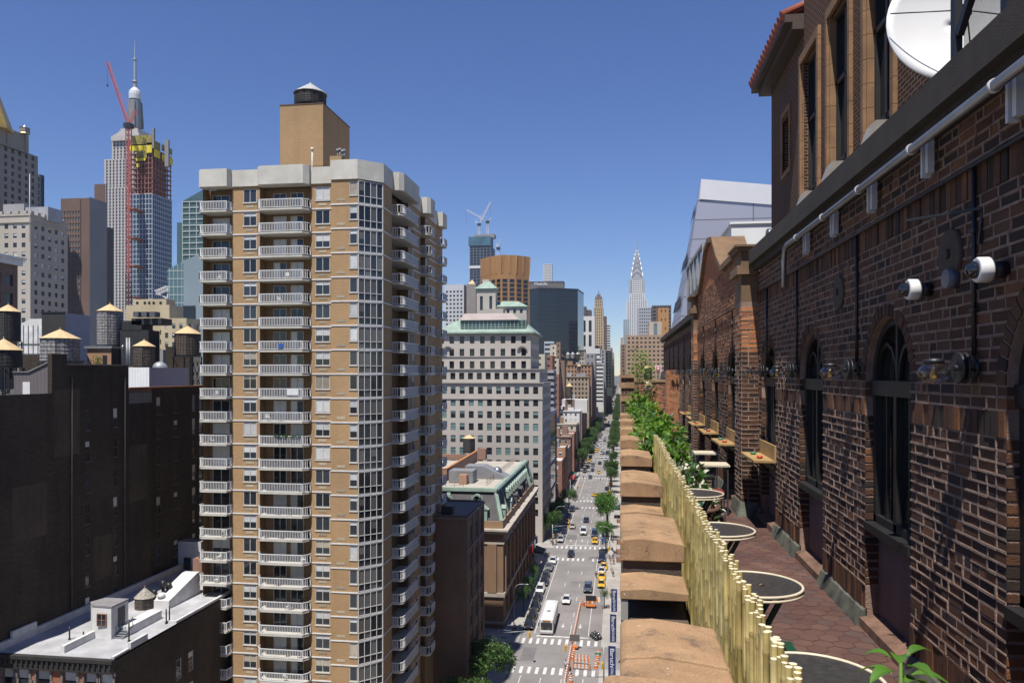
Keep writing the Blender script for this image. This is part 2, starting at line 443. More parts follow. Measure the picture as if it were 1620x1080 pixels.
# pilasters at the ends of the gabled bay, brick with stone base and caps
def pilaster(y0, y1, x0):
    mb = MB()
    mb.box(x0, WX+.05, y0, y1, ZF, 51.05, 4)
    v = ZF+.2
    while v < 50.98:
        t = (5, 6, 7, 8) if v > 50.3 else (0, 1, 1, 2)
        bricks(mb, lambda u, w, z: (x0+u, y0+w, z), [(0, WX-x0, False)], v, CR, ln=.2, tones=t)
        bricks(mb, lambda u, w, z: (x0+w, y0+u, z), [(0, y1-y0, False)], v, CR, tones=t); v += CR
    mb.build('pilaster', BR+[MORT]+OBR, hotel)
    c = MB()
    for z0, z1, o in ((51.05, 51.45, .0), (51.45, 51.58, .07), (51.58, 51.79, .01), (51.79, 51.85, .07), (51.85, 51.88, .1)):
        c.box(x0-o, WX-.01, y0-o, y1+o, z0, z1)
    c.build('pilaster_cap', mk('gable_stone', (.22, .135, .075), .9, .3, 3, bump=.4, bscale=60), hotel)
    f = MB(); f.prism([(x0-.07, y0-.07), (WX+.1, y0-.07), (WX+.1, y1+.07), (x0-.07, y1+.07)], ZF, ZF+.2,
                      taper=[(x0-.02, y0-.02), (WX+.1, y0-.02), (WX+.1, y1+.02), (x0-.02, y1+.02)])
    f.build('pilaster_base', LEAD, hotel)
PY = yat(1194, WX)-.35
pilaster(PY, PY+.62, 1.77); pilaster(18.9, 19.5, 1.77)
# stepped gable over the bay
GST = MATS['gable_stone']
gy0, gy1 = PY+.62, 18.9; gm = 16.2
prof = [(gy0, 51.85), (14.2, 51.85), (14.9, 52.15), (15.6, 52.62), (16.3, 52.72), (17.0, 52.62), (17.7, 52.1), (18.2, 51.87), (gy1, 51.85), (gy1, 51.78), (gy0, 51.78)]
b = MB(); b.extr(prof, lambda u, w, v: (PX+.01+w, u, v), 0, .5, 0)
b.build('gable_panel', OBR[1], hotel)
b = MB()
for i in range(len(prof)-3):
    (a, za), (c, zc) = prof[i], prof[i+1]
    b.extr([(a, za+.003), (c, zc+.003), (c, zc+.11), (a, za+.11)], lambda u, w, v: (PX+w, u, v), -.07, .58, 0)
b.build('gable_coping', GST, hotel)
# cornice ledge over the near and the far wall
b = MB(); b.box(1.86, 2.6, .4, PY-.08, 51.58, 51.78); b.box(1.93, 2.3, .4, PY-.08, 51.5, 51.578); CORN = mk('cornice_black', (.05, .04, .031), .9, .4, 2, bump=.3, bscale=120); b.build('cornice', CORN, hotel)
b = MB(); b.box(1.86, 2.5, 19.55, 36.2, 51.45, 51.62); b.build('cornice', CORN, hotel)
b = MB(); b.box(2.35, 9, .4, 36, 51.4, 51.57); b.build('roof', mk('roof_felt', (.12, .115, .11), .95, .2, 1), hotel)
# lead flashing and kerb at the foot of the wall
b = MB(); k = MB()
for i, (a, c) in enumerate(OPS):
    X = PX if 11.6 < a < 19 else WX
    nx = OPS[i+1][0] if i < len(OPS)-1 else 36
    for (u0, u1) in ((c+.0, nx),):
        b = MB(); k = MB()
        if u1 > u0: b.extr([(X-.07, ZF), (X+.01, ZF), (X+.01, ZF+.15), (X-.025, ZF+.13)], lambda u, w, v: (u, w, v), u0, u1, 0)
    k.extr([(X-.05, ZF), (X+.13, ZF), (X+.13, ZF+.115), (X-.05, ZF+.075)], lambda u, w, v: (u, w, v), a-.02, c-.002, 0)
    b.build('flashing', LEAD, hotel); k.build('kerb_sill', RUST, hotel)
# arched window units
def arch_window(X, a, c, shelf):
    m = (a+c)/2; zb = 48.78; r = .47; w0 = X+.09
    root = None
    fr = MB()
    # ring + jambs + mullions
    N = 14
    for i in range(N):
        t0 = math.pi*i/N; t1 = math.pi*(i+1)/N
        fr.bar((w0, m-r*math.cos(t0), SPR+r*math.sin(t0)), (w0, m-r*math.cos(t1), SPR+r*math.sin(t1)), .07, .06)
    for u in (a+.03, m, c-.03): fr.bar((w0, u, zb), (w0, u, SPR), .06, .06)
    fr.bar((w0-.01, a, SPR-.05), (w0-.01, c, SPR-.05), .09, .12); fr.bar((w0, a, zb+.03), (w0, c, zb+.03), .06, .06)
    fr.bar((w0, m, SPR), (w0, m, SPR+r), .035, .04)
    for s in (-1, 1):
        for i in range(6):
            t0 = math.pi/2*i/6; t1 = math.pi/2*(i+1)/6
            fr.bar((w0, m+s*(r*.5-.22*math.cos(t0*2)), SPR+.3*math.sin(t0*2)), (w0, m+s*(r*.5-.22*math.cos(t1*2)), SPR+.3*math.sin(t1*2)), .025, .03)
        fr.bar((w0, m+s*.24, zb), (w0, m+s*.24, SPR), .022, .03)
    fo = fr.build('window', IRON, hotel)
    g = MB(); pts = [(w0+.02, a, zb), (w0+.02, c, zb)]+[(w0+.02, m+.5*math.cos(math.pi*i/12), SPR+.5*math.sin(math.pi*i/12)) for i in range(13)]
    g.face(pts); g.build('pane', GLZ, fo)
    s = MB(); s.box(X-.02, X+.14, a+.01, c-.01, zb-.07, zb-.003); s.build('sill', IRON, fo)
    p = MB(); p.face(((X+.10, a, ZF), (X+.10, c, ZF), (X+.10, c, zb-.06), (X+.10, a, zb-.06))); p.build('apron_panel', STUCCO, fo)
for i, (a, c) in enumerate(OPS):
    arch_window(PX if 11.6 < a < 19 else WX, a, c, False)
# terrace floor: hexagonal quarry tiles
b = MB(); b.box(.42, 2.2, .4, 36.2, ZF-.3, ZF-.006); fl = b.build('terrace_floor', mk('grout', (.13, .095, .08), .95, .2, 2)); tag(fl, kind='structure')
hexm = [mk('tile_a', (.135, .073, .058), .5, .3, 1.5), mk('tile_b', (.125, .067, .054), .5, .3, 1.5), mk('tile_c', (.147, .081, .062), .55, .3, 1.5), mk('tile_d', (.115, .072, .065), .5, .2, 1.5)]
b = MB(); rr = .088; j = 0; y = .5
while y < 36:
    x = .42+(rr*.866 if j % 2 else 0)
    while x < 2.1:
        z = ZF+rnd.uniform(-.0012, .0012)
        b.face([(x+(rr-.003)*math.sin(math.pi/3*k), y+(rr-.003)*math.cos(math.pi/3*k), z) for k in range(6)], rnd.choice((0, 0, 1, 1, 2, 3)))
        x += rr*1.732
    y += rr*1.5; j += 1
t = b.build('terrace_floor_tiles', hexm, fl)
# ---- parapet: low wall, merlons with heavy weathered coping stones
b = MB(); b.box(.03, .43, 1.3, 24, ZF-.3, 48.42); b.build('parapet', DSTONE, hotel)
MF = [2.66, 5.32, 8.05, 10.63, 13.26, 15.88, 18.5, 21.1]
def capstone(mb, y0, y1, z, th, jit=0):
    e = .012
    P = [(0+e, z-.012), (.012+e, z-.004), (.15, z+.008), (.29, z-.008), (.425, z-.028), (.44, z-.038), (.44, z-th), (0, z-th), (0, z-.025)]
    mb.extr(P, lambda u, w, v: (u, w, v), y0, y1)
for i, y in enumerate(MF):
    c = MB(); z = 48.85+rnd.uniform(-.012, .012)
    capstone(c, y, y+.472, z, .155); capstone(c, y+.478, y+.96, z+rnd.uniform(-.006, .006), .155)
    o = c.build('coping_stone', STONE, hotel)
    m = o.modifiers.new('bevel', 'BEVEL'); m.width = .008; m.segments = 2
    c = MB(); c.box(.02, .42, y+.03, y+.93, 48.42, 48.69); c.build('merlon', DSTONE, hotel)
    c = MB(); z2 = 48.625
    c.extr([(0, z2-.01), (.15, z2+.004), (.43, z2-.02), (.43, z2-.07), (0, z2-.07)], lambda u, w, v: (u, w, v), y-.42, y-.0)
    o = c.build('low_coping', STONE, hotel); m = o.modifiers.new('bevel', 'BEVEL'); m.width = .006; m.segments = 2
    c = MB(); c.box(.005, .05, y-.41, y-.35, 48.42, 48.55); c.build('coping_post', CONC, hotel)
# big near block the view is taken over
c = MB(); c.extr([(-.03, 49.0), (.8, 49.0), (.8, 49.49), (.40, 49.508), (.15, 49.53), (-.018, 49.535), (-.03, 49.52)], lambda u, w, v: (u, w, v), .35, 1.19)
o = c.build('corner_coping', STONE, hotel); m = o.modifiers.new('bevel', 'BEVEL'); m.width = .012; m.segments = 3
c = MB(); c.box(0, .44, .4, 1.15, ZF-.3, 49.0); c.build('corner_pier', DSTONE, hotel)
# brick pier and end wall at the far end of the parapet
pm = MB()
py0 = 23.2
pm.box(.03, .42, py0, py0+.5, ZF, 49.9, 4)
v = ZF
while v < 49.85:
    tn = (0, 1, 1, 2)
    bricks(pm, lambda u, w, z: (.03+u, py0+w, z), [(0, .39, False)], v, CR, tones=tn); v += CR
pm.build('end_pier', BR+[MORT], hotel)
c = MB()
for z0, z1, o_ in ((49.55, 49.7, .05), (49.86, 49.95, .06), (49.15, 49.32, .03)): c.box(.03-o_, .42+.01, py0-o_, py0+.5+o_, z0, z1)
c.build('pier_band', STONE, hotel)
em = MB(); em.box(.42, 2.1, 34.5, 34.9, ZF, 49.6, 4); v = ZF
while v < 49.55:
    bricks(em, lambda u, w, z: (.42+u, 34.5+w, z), [(0, 1.68, False)], v, CR, tones=(5, 5, 6, 7, 1)); v += CR
em.build('end_wall', BR+[MORT]+OBR, hotel)
c = MB(); c.box(.4, 2.1, 34.45, 34.95, 49.6, 49.7); c.build('end_wall_coping', STONE, hotel)
em = MB(); ey = 27.0; em.box(1.6, WX+.05, ey, ey+.5, ZF, 50.1, 4); v = ZF
while v < 50.05:
    bricks(em, lambda u, w, z: (1.6+u, ey+w, z), [(0, .42, False)], v, CR, tones=(5, 8, 5, 6)); v += CR
em.build('buttress', BR+[MORT]+OBR, hotel)
# ---- penthouse block set back behind the ledge
UX = 4.2
yF = yat(1217, UX); yM = yat(1272, UX)
UB = brick('penthouse_brick', (.052, .024, .013), (.085, .036, .018), (.25, .16, .105), .22, .075, .013, bump=1.2)
us = []; jam = []
WB = [(yat(1300, UX), yat(1267, UX)), (yat(1351, UX), yat(1309, UX)), (yat(1422, UX), yat(1366, UX))]
WB = sorted([(a+.2, c-.2) for a, c in WB])
mb = MB()
y0u = 4.0
facade(mb, lambda u, w, v: (UX+w, y0u+u, 51.4+v), yM-y0u, 11, [(a-y0u, c-y0u) for a, c in WB], [(1.0, 5.75)], .2)
mb.face(((UX, yM, 51.4), (UX+8, yM, 51.4), (UX+8, yM, 62.4), (UX, yM, 62.4)))
mb.face(((UX, y0u, 51.4), (UX+8, y0u, 51.4), (UX+8, y0u, 62.4), (UX, y0u, 62.4)))
x1 = UX+.06
facade(mb, lambda u, w, v: (x1+w, yM+u, 51.4+v), yF-yM, 6.9, [(yat(1246, UX)-yM, yat(1235, UX)-yM)], [(3.9, 5.2)], .2)
mb.face(((x1, yF, 51.4), (UX+8, yF, 51.4), (UX+8, yF, 58.3), (x1, yF, 58.3)))
mb.build('penthouse_wall', UB, hotel)
b = MB(); b.box(UX+.22, UX+8, y0u+.1, yM-.1, 51.5, 62); b.box(UX+.3, UX+8, yM, yF-.1, 51.5, 58); b.build('penthouse_core', IRON, hotel)
for a, c in WB:
    s = MB(); z = 51.6
    while z < 57.1:
        h = min(.42, 57.15-z)
        for u0, u1 in ((a-.15, a), (c, c+.15)):
            s.box(UX-.07, UX+.03, u0+.005, u1-.005, z+.004, z+h-.004)
        s.box(UX-.015, UX+.17, c-.04, c-.004, z+.004, z+h-.004)
        z += .42
    s.box(UX-.07, UX+.03, a-.15, c+.15, 57.15, 57.35)
    s.build('window_surround', TERRA, hotel)
    w = MB()
    for u in (a+.05, (a+c)/2, c-.1): w.bar((UX+.14, u, 52.4), (UX+.14, u, 57.1), .08, .08)
    for z in (52.45, 54.2, 55.8, 57.1): w.bar((UX+.14, a, z), (UX+.14, c, z), .08, .09)
    wo = w.build('window', IRON, hotel)
    g = MB(); g.face(((UX+.17, a, 52.4), (UX+.17, c, 52.4), (UX+.17, c, 57.1), (UX+.17, a, 57.1))); g.build('pane', GLZ, wo)
s = MB(); a, c = yat(1246, UX), yat(1235, UX)
for u0, u1, z0, z1 in ((a-.12, a, 55.2, 56.7), (c, c+.12, 55.2, 56.7), (a-.12, c+.12, 56.7, 56.82), (a-.12, c+.12, 55.1, 55.2)): s.box(x1-.04, x1+.03, u0, u1, z0, z1)
s.build('window_surround', TERRA, hotel)
# eave with terracotta pantiles on the far part
e = MB(); e.box(UX-.42, UX+8, yM+.02, yF+.45, 58.12, 58.3); e.box(UX-.25, UX+8, yM+.02, yF+.25, 57.95, 58.118); e.build('eave', mk('eave_wood', (.07, .045, .035), .8, .2, 3), hotel)
e = MB(); n = 15; L = yF+.5-yM-.04
for i in range(n):
    yc = yM+.04+(i+.5)*L/n
    e.tube([(UX-.46, yc, 58.33), (UX+1.0, yc, 58.95)], L/n*.42, 8)
e.face(((UX-.42, yM+.03, 58.31), (UX-.42, yF+.5, 58.31), (UX+1.2, yF+.5, 59.0), (UX+1.2, yM+.03, 59.0)))
e.build('roof_tiles', mk('pantile', (.30, .075, .035), .7, .3, 3), hotel)

# ================================================================ THINGS ON THE TERRACE
WOOD = mk('shelf_wood', (.42, .265, .105), .6, .25, 3)
CREAM = mk('cream_rim', (.66, .58, .42), .5, .12, 6)
GREEN = mk('green_paint', (.010, .058, .034), .5, .2, 5)
def globe_mat():
    m, n, l, b = newmat('clear_globe')
    n.remove(b); tr = n.new('ShaderNodeBsdfTransparent'); tr.inputs[0].default_value = (.86, .86, .87, 1)
    gl = n.new('ShaderNodeBsdfGlossy'); gl.inputs['Roughness'].default_value = .03; gl.inputs[0].default_value = (.85, .78, .70, 1)
    lw = n.new('ShaderNodeLayerWeight'); lw.inputs[0].default_value = .22; mx = n.new('ShaderNodeMixShader')
    l.new(lw.outputs['Facing'], mx.inputs[0]); l.new(tr.outputs[0], mx.inputs[1]); l.new(gl.outputs[0], mx.inputs[2]); l.new(mx.outputs[0], n['Material Output'].inputs[0])
    return m
GLOBE = globe_mat(); BULB = mk('amber_bulb', (.75, .42, .08), .2, 0)
# wall lanterns, one per pier
def lantern(y, X, lab):
    t = thing('wall_lantern', lab, 'lamp', (X, y, 50.03), 'round glass lanterns along the brick wall')
    b = MB(); b.tube([(X, y, 50.03), (X-.03, y, 50.03)], .05, 14); b.tube([(X-.03, y, 50.03), (X-.13, y, 50.03)], .018, 8); b.build('mount', BLACK, t)
    b = MB()
    for dx in (-.07, -.10): b.tube([(X+dx, y, 50.03), (X+dx-.012, y, 50.03)], [.093, .085], 20)
    b.build('reflector_ring', BLACK, t)
    b = MB(); c = (X-.235, y, 50.0)
    pr = [(.001, -.066), (.035, -.06), (.07, -.036), (.088, 0), (.075, .034), (.045, .056)]
    b.lathe(c, pr, 18, caps=False); b.build('globe', GLOBE, t)
    b = MB(); b.lathe((c[0], c[1], c[2]+.056), [(.055, 0), (.055, .022), (.02, .03)], 16); b.bar((X-.09, y, 50.09), (X-.17, y, 49.985), .012, .02)
    b.build('cap', BLACK, t)
    b = MB(); b.lathe((c[0], c[1], c[2]-.01), [(.004, -.03), (.022, -.02), (.022, .0), (.012, .03), (.012, .055)], 10); b.build('bulb', BULB, t)
ordn = ['nearest', 'second nearest', 'third nearest', 'fourth nearest', 'fifth nearest', 'sixth nearest', 'seventh nearest', 'eighth nearest', 'ninth nearest', 'tenth nearest', 'eleventh nearest', 'twelfth nearest', 'farthest']
LY = [4.66, 6.83, 9.05, 10.85, 13.05, 15.3, 17.4, 19.9, 22.2, 24.5, 26.8, 29.2, 31.6]
for i, y in enumerate(LY):
    X = PX if 12 < y < 19 else WX
    lantern(y, X, f'{ordn[i]} clear glass lantern with black ring on the dark brick wall')
# silver conduit with bracket plates, thin black conduit with drops to the lanterns
SILV = mk('galvanised', (.33, .34, .36), .42, .15, 3, metal=.85)
pp = thing('conduit_pipe', 'thick silver conduit running below the cornice and bending down at its end', 'pipe', (1.86, 9, 51.5))
ye = yat(1240, 1.86)
b = MB(); b.tube([(1.86, 1.0, 51.44), (1.86, ye-.18, 51.44), (1.86, ye-.05, 51.40), (1.86, ye, 51.27), (1.86, ye, 50.98)], .029, 14); b.build('pipe', SILV, pp)
for px in (1594, 1458, 1372, 1313, 1270):
    y = yat(px, 1.92)
    b = MB(); b.box(1.945, 1.985, y-.03, y+.01, 51.28, 51.575); b.box(1.93, 1.985, y+.02, y+.045, 51.26, 51.52); b.tube([(1.86, y-.012, 51.44), (1.86, y+.012, 51.44)], .036, 14); b.build('bracket', mk('bracket_grey', (.66, .66, .65), .6, .2, 5), pp)
tc = thing('cable_conduit', 'thin black cable conduit with a drop above each wall lantern', 'pipe', (1.98, 9, 51.2))
b = MB(); b.tube([(1.985, .8, 51.18), (1.985, PY-.05, 51.18)], .013, 8); b.tube([(PX-.03, PY+.7, 51.05), (PX-.03, 18.8, 51.05)], .012, 8); b.build('pipe', BLACK, tc)
for y in LY:
    X = PX if 12 < y < 19 else WX
    z1 = 51.18 if y < 11.6 else 51.05
    b = MB(); b.tube([(X-.02, y, z1), (X-.02, y, 50.1)], .013, 8)
    for z in (50.35, 50.8): b.box(X-.036, X, y-.03, y+.03, z, z+.02)
    b.build('drop_pipe', BLACK, tc)
# dome cameras
CAMW = mk('camera_white', (.8, .8, .78), .35, .05, 5); DOME = glass('camera_dome', (.01, .012, .016), .03, .8, 0)
for px, py, lab in ((1545, 427, 'white dome camera on the dark wall, nearest to the viewer'), (1436, 458, 'white dome camera farther along the dark wall, beside the arched window')):
    y = yat(px, 1.87); z = zat(py, 1.87, y)
    t = thing('security_camera', lab, 'camera', (WX, y, z), 'dome cameras on the brick wall')
    b = MB(); b.tube([(WX, y, z), (1.94, y, z)], .045, 12); b.build('mount', BLACK, t)
    b = MB(); b.tube([(1.94, y, z), (1.93, y, z), (1.875, y, z), (1.865, y, z)], [.06, .068, .068, .062], 24); b.build('housing', CAMW, t)
    b = MB(); b.tube([(1.865, y, z)]+[(1.865-.05*math.sin(math.pi/2*k/5), y, z) for k in range(1, 6)], [.048]+[.048*math.cos(math.pi/2*k/5.3) for k in range(1, 6)], 18); b.build('dome', DOME, t)
y = yat(1495, 1.95); z = zat(441, 1.95, y)
b = MB(); b.tube([(WX, y, z), (1.95, y, z)], [.058, .058], 20); o = b.build('junction_box', mk('junction_grey', (.12, .13, .16), .4, .1, 4), org=(WX, y, z)); tag(o, 'small round grey junction box between the two dome cameras', 'junction box')
for px, py, lab in ((1508, 402, 'round iron medallion on the wall behind the junction box'), (1330, 462, 'round iron medallion on the wall left of the far dome camera')):
    y = yat(px, WX); z = zat(py, WX, y)
    b = MB(); b.tube([(WX, y, z), (WX-.03, y, z)], [.16, .15], 24); b.tube([(WX-.03, y, z), (WX-.05, y, z)], [.03, .03], 10)
    o = b.build('wall_medallion', DSTONE, org=(WX, y, z)); tag(o, lab, 'wall ornament', 'iron medallions on the brick wall')
t = MB(); y = yat(1535, 1.95); z = zat(330, 1.95, y)
t.bar((WX, y, z), (WX-.02, y, z-.2), .02); t.bar((WX-.01, y, z), (WX-.3, y+.3, z), .015); o = t.build('iron_bracket', BLACK, org=(WX, y, z)); tag(o, 'black iron arm bracket high on the dark brick wall', 'bracket')
# satellite dish behind its cage of mesh
dX, dY = 3.25, yat(1512, 3.25); dZ = zat(32, dX, dY)
sd = thing('satellite_dish', 'large white satellite dish cut off by the top edge above the cornice', 'satellite dish', (dX, dY+.3, 51.78))
b = MB(); R0 = .615
pts = []
for k in range(8):
    r = R0*k/7; pts.append((max(r, .001), .09*(r/R0)**2))
ax = Vector((-.05, -1, .12)).normalized()
side = ax.cross(Vector((0, 0, 1))).normalized(); upv = side.cross(ax)
n = 40; i0 = 0
cen = Vector((dX, dY+.12, dZ))
for r, h in pts:
    for j in range(n):
        a = 2*math.pi*j/n; p = cen+ax*h+side*r*math.cos(a)+upv*r*math.sin(a); b.v.append(tuple(p))
for k in range(7):
    for j in range(n):
        b.f.append((k*n+j, k*n+(j+1) % n, (k+1)*n+(j+1) % n, (k+1)*n+j)); b.m.append(0); b.sm.append(True)
o = b.build('reflector', mk('dish_white', (.86, .86, .85), .45, .04, 2), sd)
so_ = o.modifiers.new('solid', 'SOLIDIFY'); so_.thickness = .012
b = MB(); f = cen+ax*.42+Vector((-.02, 0, -.09))
b.box(f.x-.055, f.x+.055, f.y-.02, f.y+.04, f.z-.05, f.z+.05); b.build('feed_horn', BLACK, sd)
b = MB(); b.tube([f, cen-side*R0*.99+ax*.2+upv*-.1], .006, 6); b.tube([f, cen+side*R0*.99+ax*.2+upv*.06], .006, 6); b.tube([f-Vector((0, 0, .05)), cen-upv*R0*.95+ax*.22+side*.1], .008, 6)
b.tube([f-Vector((-.02, 0, .04)), f+Vector((.06, .05, -.22)), f+Vector((.1, .1, -.4))], .007, 6); b.build('strut', BLACK, sd)
b = MB(); b.tube([(dX+.1, dY+.25, 51.7), (dX+.1, dY+.25, dZ)], .05, 10); b.build('mast', BLACK, sd)
cg = thing('mesh_cage', 'dark frame of fine slats standing in front of the satellite dish', 'screen', (2.5, 4.6, 51.78))
gy = yat(1506, 2.72)
b = MB(); zt = 54.4
def cy(px): return yat(px, 2.72)
for px, w in ((1512, .05), (1594, .06)):
    b.box(2.70, 2.76, cy(px)-.03, cy(px)+w, 51.78, zt)
p0, p1 = cy(1516), cy(1594)
b.bar((2.73, p0, 52.75), (2.73, p1, 53.55), .05, .07); b.bar((2.73, p0, zt), (2.73, 3.0, zt), .05, .05)
b.bar((2.73, p0, 51.82), (2.73, 3.0, 51.82), .05, .05); b.build('frame', BLACK, cg)
b = MB(); z = 51.2; ylo = 3.2
span = p0-ylo
while z < zt+.1:
    a0 = max(51.8, z); a1 = min(zt, z+span*.75)
    if a1 > a0: b.bar((2.76, p0-(a0-z)/.75, a0), (2.76, p0-(a1-z)/.75, a1), .0018, .0045)
    z += .017
b.build('slats', BLACK, cg)
# flood lights leaning out below the upper windows
for i, (px, py, lab) in enumerate(((1390, 214, 'dark boxy flood light tilted on the ledge, nearest of the three'), (1322, 274, 'dark boxy flood light tilted on the ledge, middle of the three'), (1278, 318, 'dark boxy flood light tilted on the ledge, farthest of the three'))):
    fx = 3.7; y = yat(px, fx); z = zat(py, fx, y)
    t = thing('flood_light', lab, 'light fixture', (fx, y, 51.58), 'flood lights on the hotel ledge')
    b = MB(); b.extr([(fx-.2, z-.12), (fx+.25, z+.02), (fx+.25, z+.16), (fx-.1, z+.16)], lambda u, w, v: (u, w, v), y-.2, y+.22, 0); b.build('housing', mk('flood_brown', (.30, .27, .23), .6, .2, 4), t)
    b = MB(); b.tube([(fx+.1, y, 51.5), (fx+.1, y, z)], .03, 8); b.build('stand', BLACK, t)
# silver duct + white bulkhead on the roof
dx = 2.9; y = yat(1213, dx); z = zat(376, dx, y)
b = MB(); b.tube([(dx, y, z), (dx+.02, y, z), (4.1, y, z)], [.17, .185, .185], 20)
for x in (3.2, 3.6): b.tube([(x, y, z), (x+.02, y, z)], .192, 20)
b.box(dx+.3, dx+.4, y-.08, y+.08, 51.55, z-.15); b.box(dx-.02, dx+.18, y-.5, y-.35, 51.55, z-.25); o = b.build('air_duct', SILV, org=(dx, y, 51.57)); tag(o, 'short silver air duct lying on the hotel roof', 'duct')
y = 27.5; xl = xat(1157, y)
b = MB(); z1 = zat(355, xl, y); b.prism([(xl, y), (12, y), (12, y+7), (xl+.3, y+7)], 51.57, z1); b.box(xl-.06, 12.1, y-.06, y+7, z1, z1+.08)
o = b.build('roof_bulkhead', mk('white_panel', (.82, .82, .8), .5, .06, 1), org=(xl, y, 51.57)); tag(o, 'bright white bulkhead box behind the brown stepped gable', 'bulkhead')
# shelves with little bowls
sc = [(.55, .04, .03), (.05, .25, .12), (.6, .09, .03), (.04, .28, .2), (.5, .05, .03), (.1, .1, .1)]
for i, (a, c) in enumerate(OPS[4:10]):
    X = PX if 11.6 < a < 19 else WX
    t = thing('wall_shelf', f'yellow pine shelf under an arched window, {["nearest", "second", "third", "fourth", "fifth", "farthest"][i]} along the wall', 'shelf', (X, (a+c)/2, 48.85), 'pine drink shelves along the wall')
    b = MB(); b.box(X-.29, X-.005, a-.05, c+.05, 48.83, 48.86); b.build('board', WOOD, t)
    b = MB(); b.box(X-.03, X-.004, a-.05, c+.05, 48.863, 49.05); b.build('back_board', WOOD, t)
    b = MB()
    for u in (a+.1, c-.1): b.bar((X, u, 48.6), (X-.22, u, 48.825), .02)
    b.build('bracket', BLACK, t)
    for k, u in enumerate((a+.2, c-.3)):
        q = MB(); col = sc[(i*2+k) % 6]; cx = X-.17
        q.lathe((cx, u, 48.86), [(.02, 0), (.04, .014), (.043, .032), (.036, .032), (.03, .014), (.001, .01)], 12)
        o = q.build('bowl', mk('bowl_%d' % ((i*2+k) % 6), col, .3, .05, 5), org=(cx, u, 48.86))
        cn = ['red', 'green', 'orange red', 'teal', 'deep red', 'black'][(i*2+k) % 6]
        tag(o, f'small {cn} bowl on the {["nearest", "second", "third", "fourth", "fifth", "farthest"][i]} pine wall shelf', 'bowl', 'small bowls on the wall shelves')
# round tables and folding chairs
TY = [3.55, 5.08, 6.81, 8.83]
tl = ['cut off by the bottom edge', 'with a leaf on it, second nearest', 'third nearest along the bamboo', 'farthest, beside the dark shrub']
MESHT = mk('table_mesh', (.055, .052, .05), .25, .3, 25)
for i, y in enumerate(TY):
    x = .85; zt = ZF+.74
    t = thing('round_table', f'round dark topped table with cream rim, {tl[i]}', 'table', (x, y, ZF), 'round tables behind the bamboo fence')
    b = MB(); b.lathe((x, y, zt-.012), [(.29, 0), (.29, .012)], 40); b.build('table_top', MESHT, t)
    b = MB()
    for z in (zt-.004, zt-.03):
        pts = [(x+.305*math.cos(a*math.pi/20), y+.305*math.sin(a*math.pi/20), z) for a in range(41)]
        b.tube(pts, .0095, 8, caps=False)
    b.build('rim', CREAM, t)
    b = MB()
    b.bar((x-.2, y-.12, ZF), (x+.18, y-.1, zt-.02), .025, .03); b.bar((x+.2, y-.12, ZF), (x-.18, y-.1, zt-.02), .025, .03)
    b.bar((x-.2, y+.12, ZF), (x+.18, y+.1, zt-.02), .025, .03); b.bar((x+.2, y+.12, ZF), (x-.18, y+.1, zt-.02), .025, .03)
    b.build('leg_frame', GREEN, t)
def chair(x, y, lab):
    """folding slatted bistro chair with its back to the fence, facing the wall"""
    t = thing('folding_chair', lab, 'chair', (x, y, ZF), 'green folding chairs behind the bamboo fence')
    b = MB()
    for k in range(5): u = x-.13+k*.075; b.box(u-.028, u+.028, y-.19, y+.19, ZF+.44, ZF+.455)
    b.build('seat', GREEN, t)
    b = MB()
    for z in (.60, .72): b.box(x-.2-z*.02, x-.185-z*.02, y-.18, y+.18, ZF+z-.035, ZF+z+.035)
    b.build('backrest', GREEN, t)
    for s in (-1, 1):
        b = MB(); b.bar((x+.18, y+s*.17, ZF), (x-.21, y+s*.17, ZF+.78), .016, .02); b.build('leg', GREEN, t)
        b = MB(); b.bar((x-.17, y+s*.15, ZF), (x+.17, y+s*.15, ZF+.44), .016, .02); b.build('leg', GREEN, t)
for c in ((.84, 4.66, 'green slatted chair between the nearest table and the one with a leaf'), (.84, 6.35, 'green slatted chair just before the third round table'), (.84, 8.25, 'green slatted chair just before the farthest round table'), (.84, 9.75, 'green slatted chair just behind the farthest round table')): chair(*c)
# small square tables and a stool farther along the wall
for (x, y, lab) in ((1.4, 11.7, 'small pale square table with thin steel legs, nearer one'), (1.45, 13.4, 'small pale square table with thin steel legs, farther one')):
    t = thing('square_table', lab, 'table', (x, y, ZF), 'small square tables by the wall')
    b = MB(); b.box(x-.2, x+.2, y-.22, y+.22, ZF+.72, ZF+.745); b.build('table_top', CREAM, t)
    for s in (-1, 1):
        for q in (-1, 1):
            b = MB(); b.bar((x+s*.17, y+q*.19, ZF), (x+s*.17, y+q*.19, ZF+.72), .022); b.build('leg', mk('steel_leg', (.12, .12, .13), .4, .1, 5, metal=.7), t)
    for q in (-.19, .19): b = MB(); b.bar((x-.17, y+q, ZF+.2), (x+.17, y+q, ZF+.2), .018); b.build('stretcher', MATS['steel_leg'], t)
for (x, y, lab) in ((1.28, 11.0, 'low steel stool with red seat before the square tables'), (1.35, 12.6, 'low dark steel stool between the square tables')):
    t = thing('stool', lab, 'stool', (x, y, ZF))
    b = MB(); b.box(x-.16, x+.16, y-.16, y+.16, ZF+.42, ZF+.445); b.build('seat', mk('stool_red', (.22, .03, .03), .5, .2, 5) if 'red' in lab else BLACK, t)
    for s in (-1, 1):
        for q in (-1, 1):
            b = MB(); b.bar((x+s*.17, y+q*.17, ZF), (x+s*.14, y+q*.14, ZF+.42), .02); b.build('leg', MATS['steel_leg'], t)
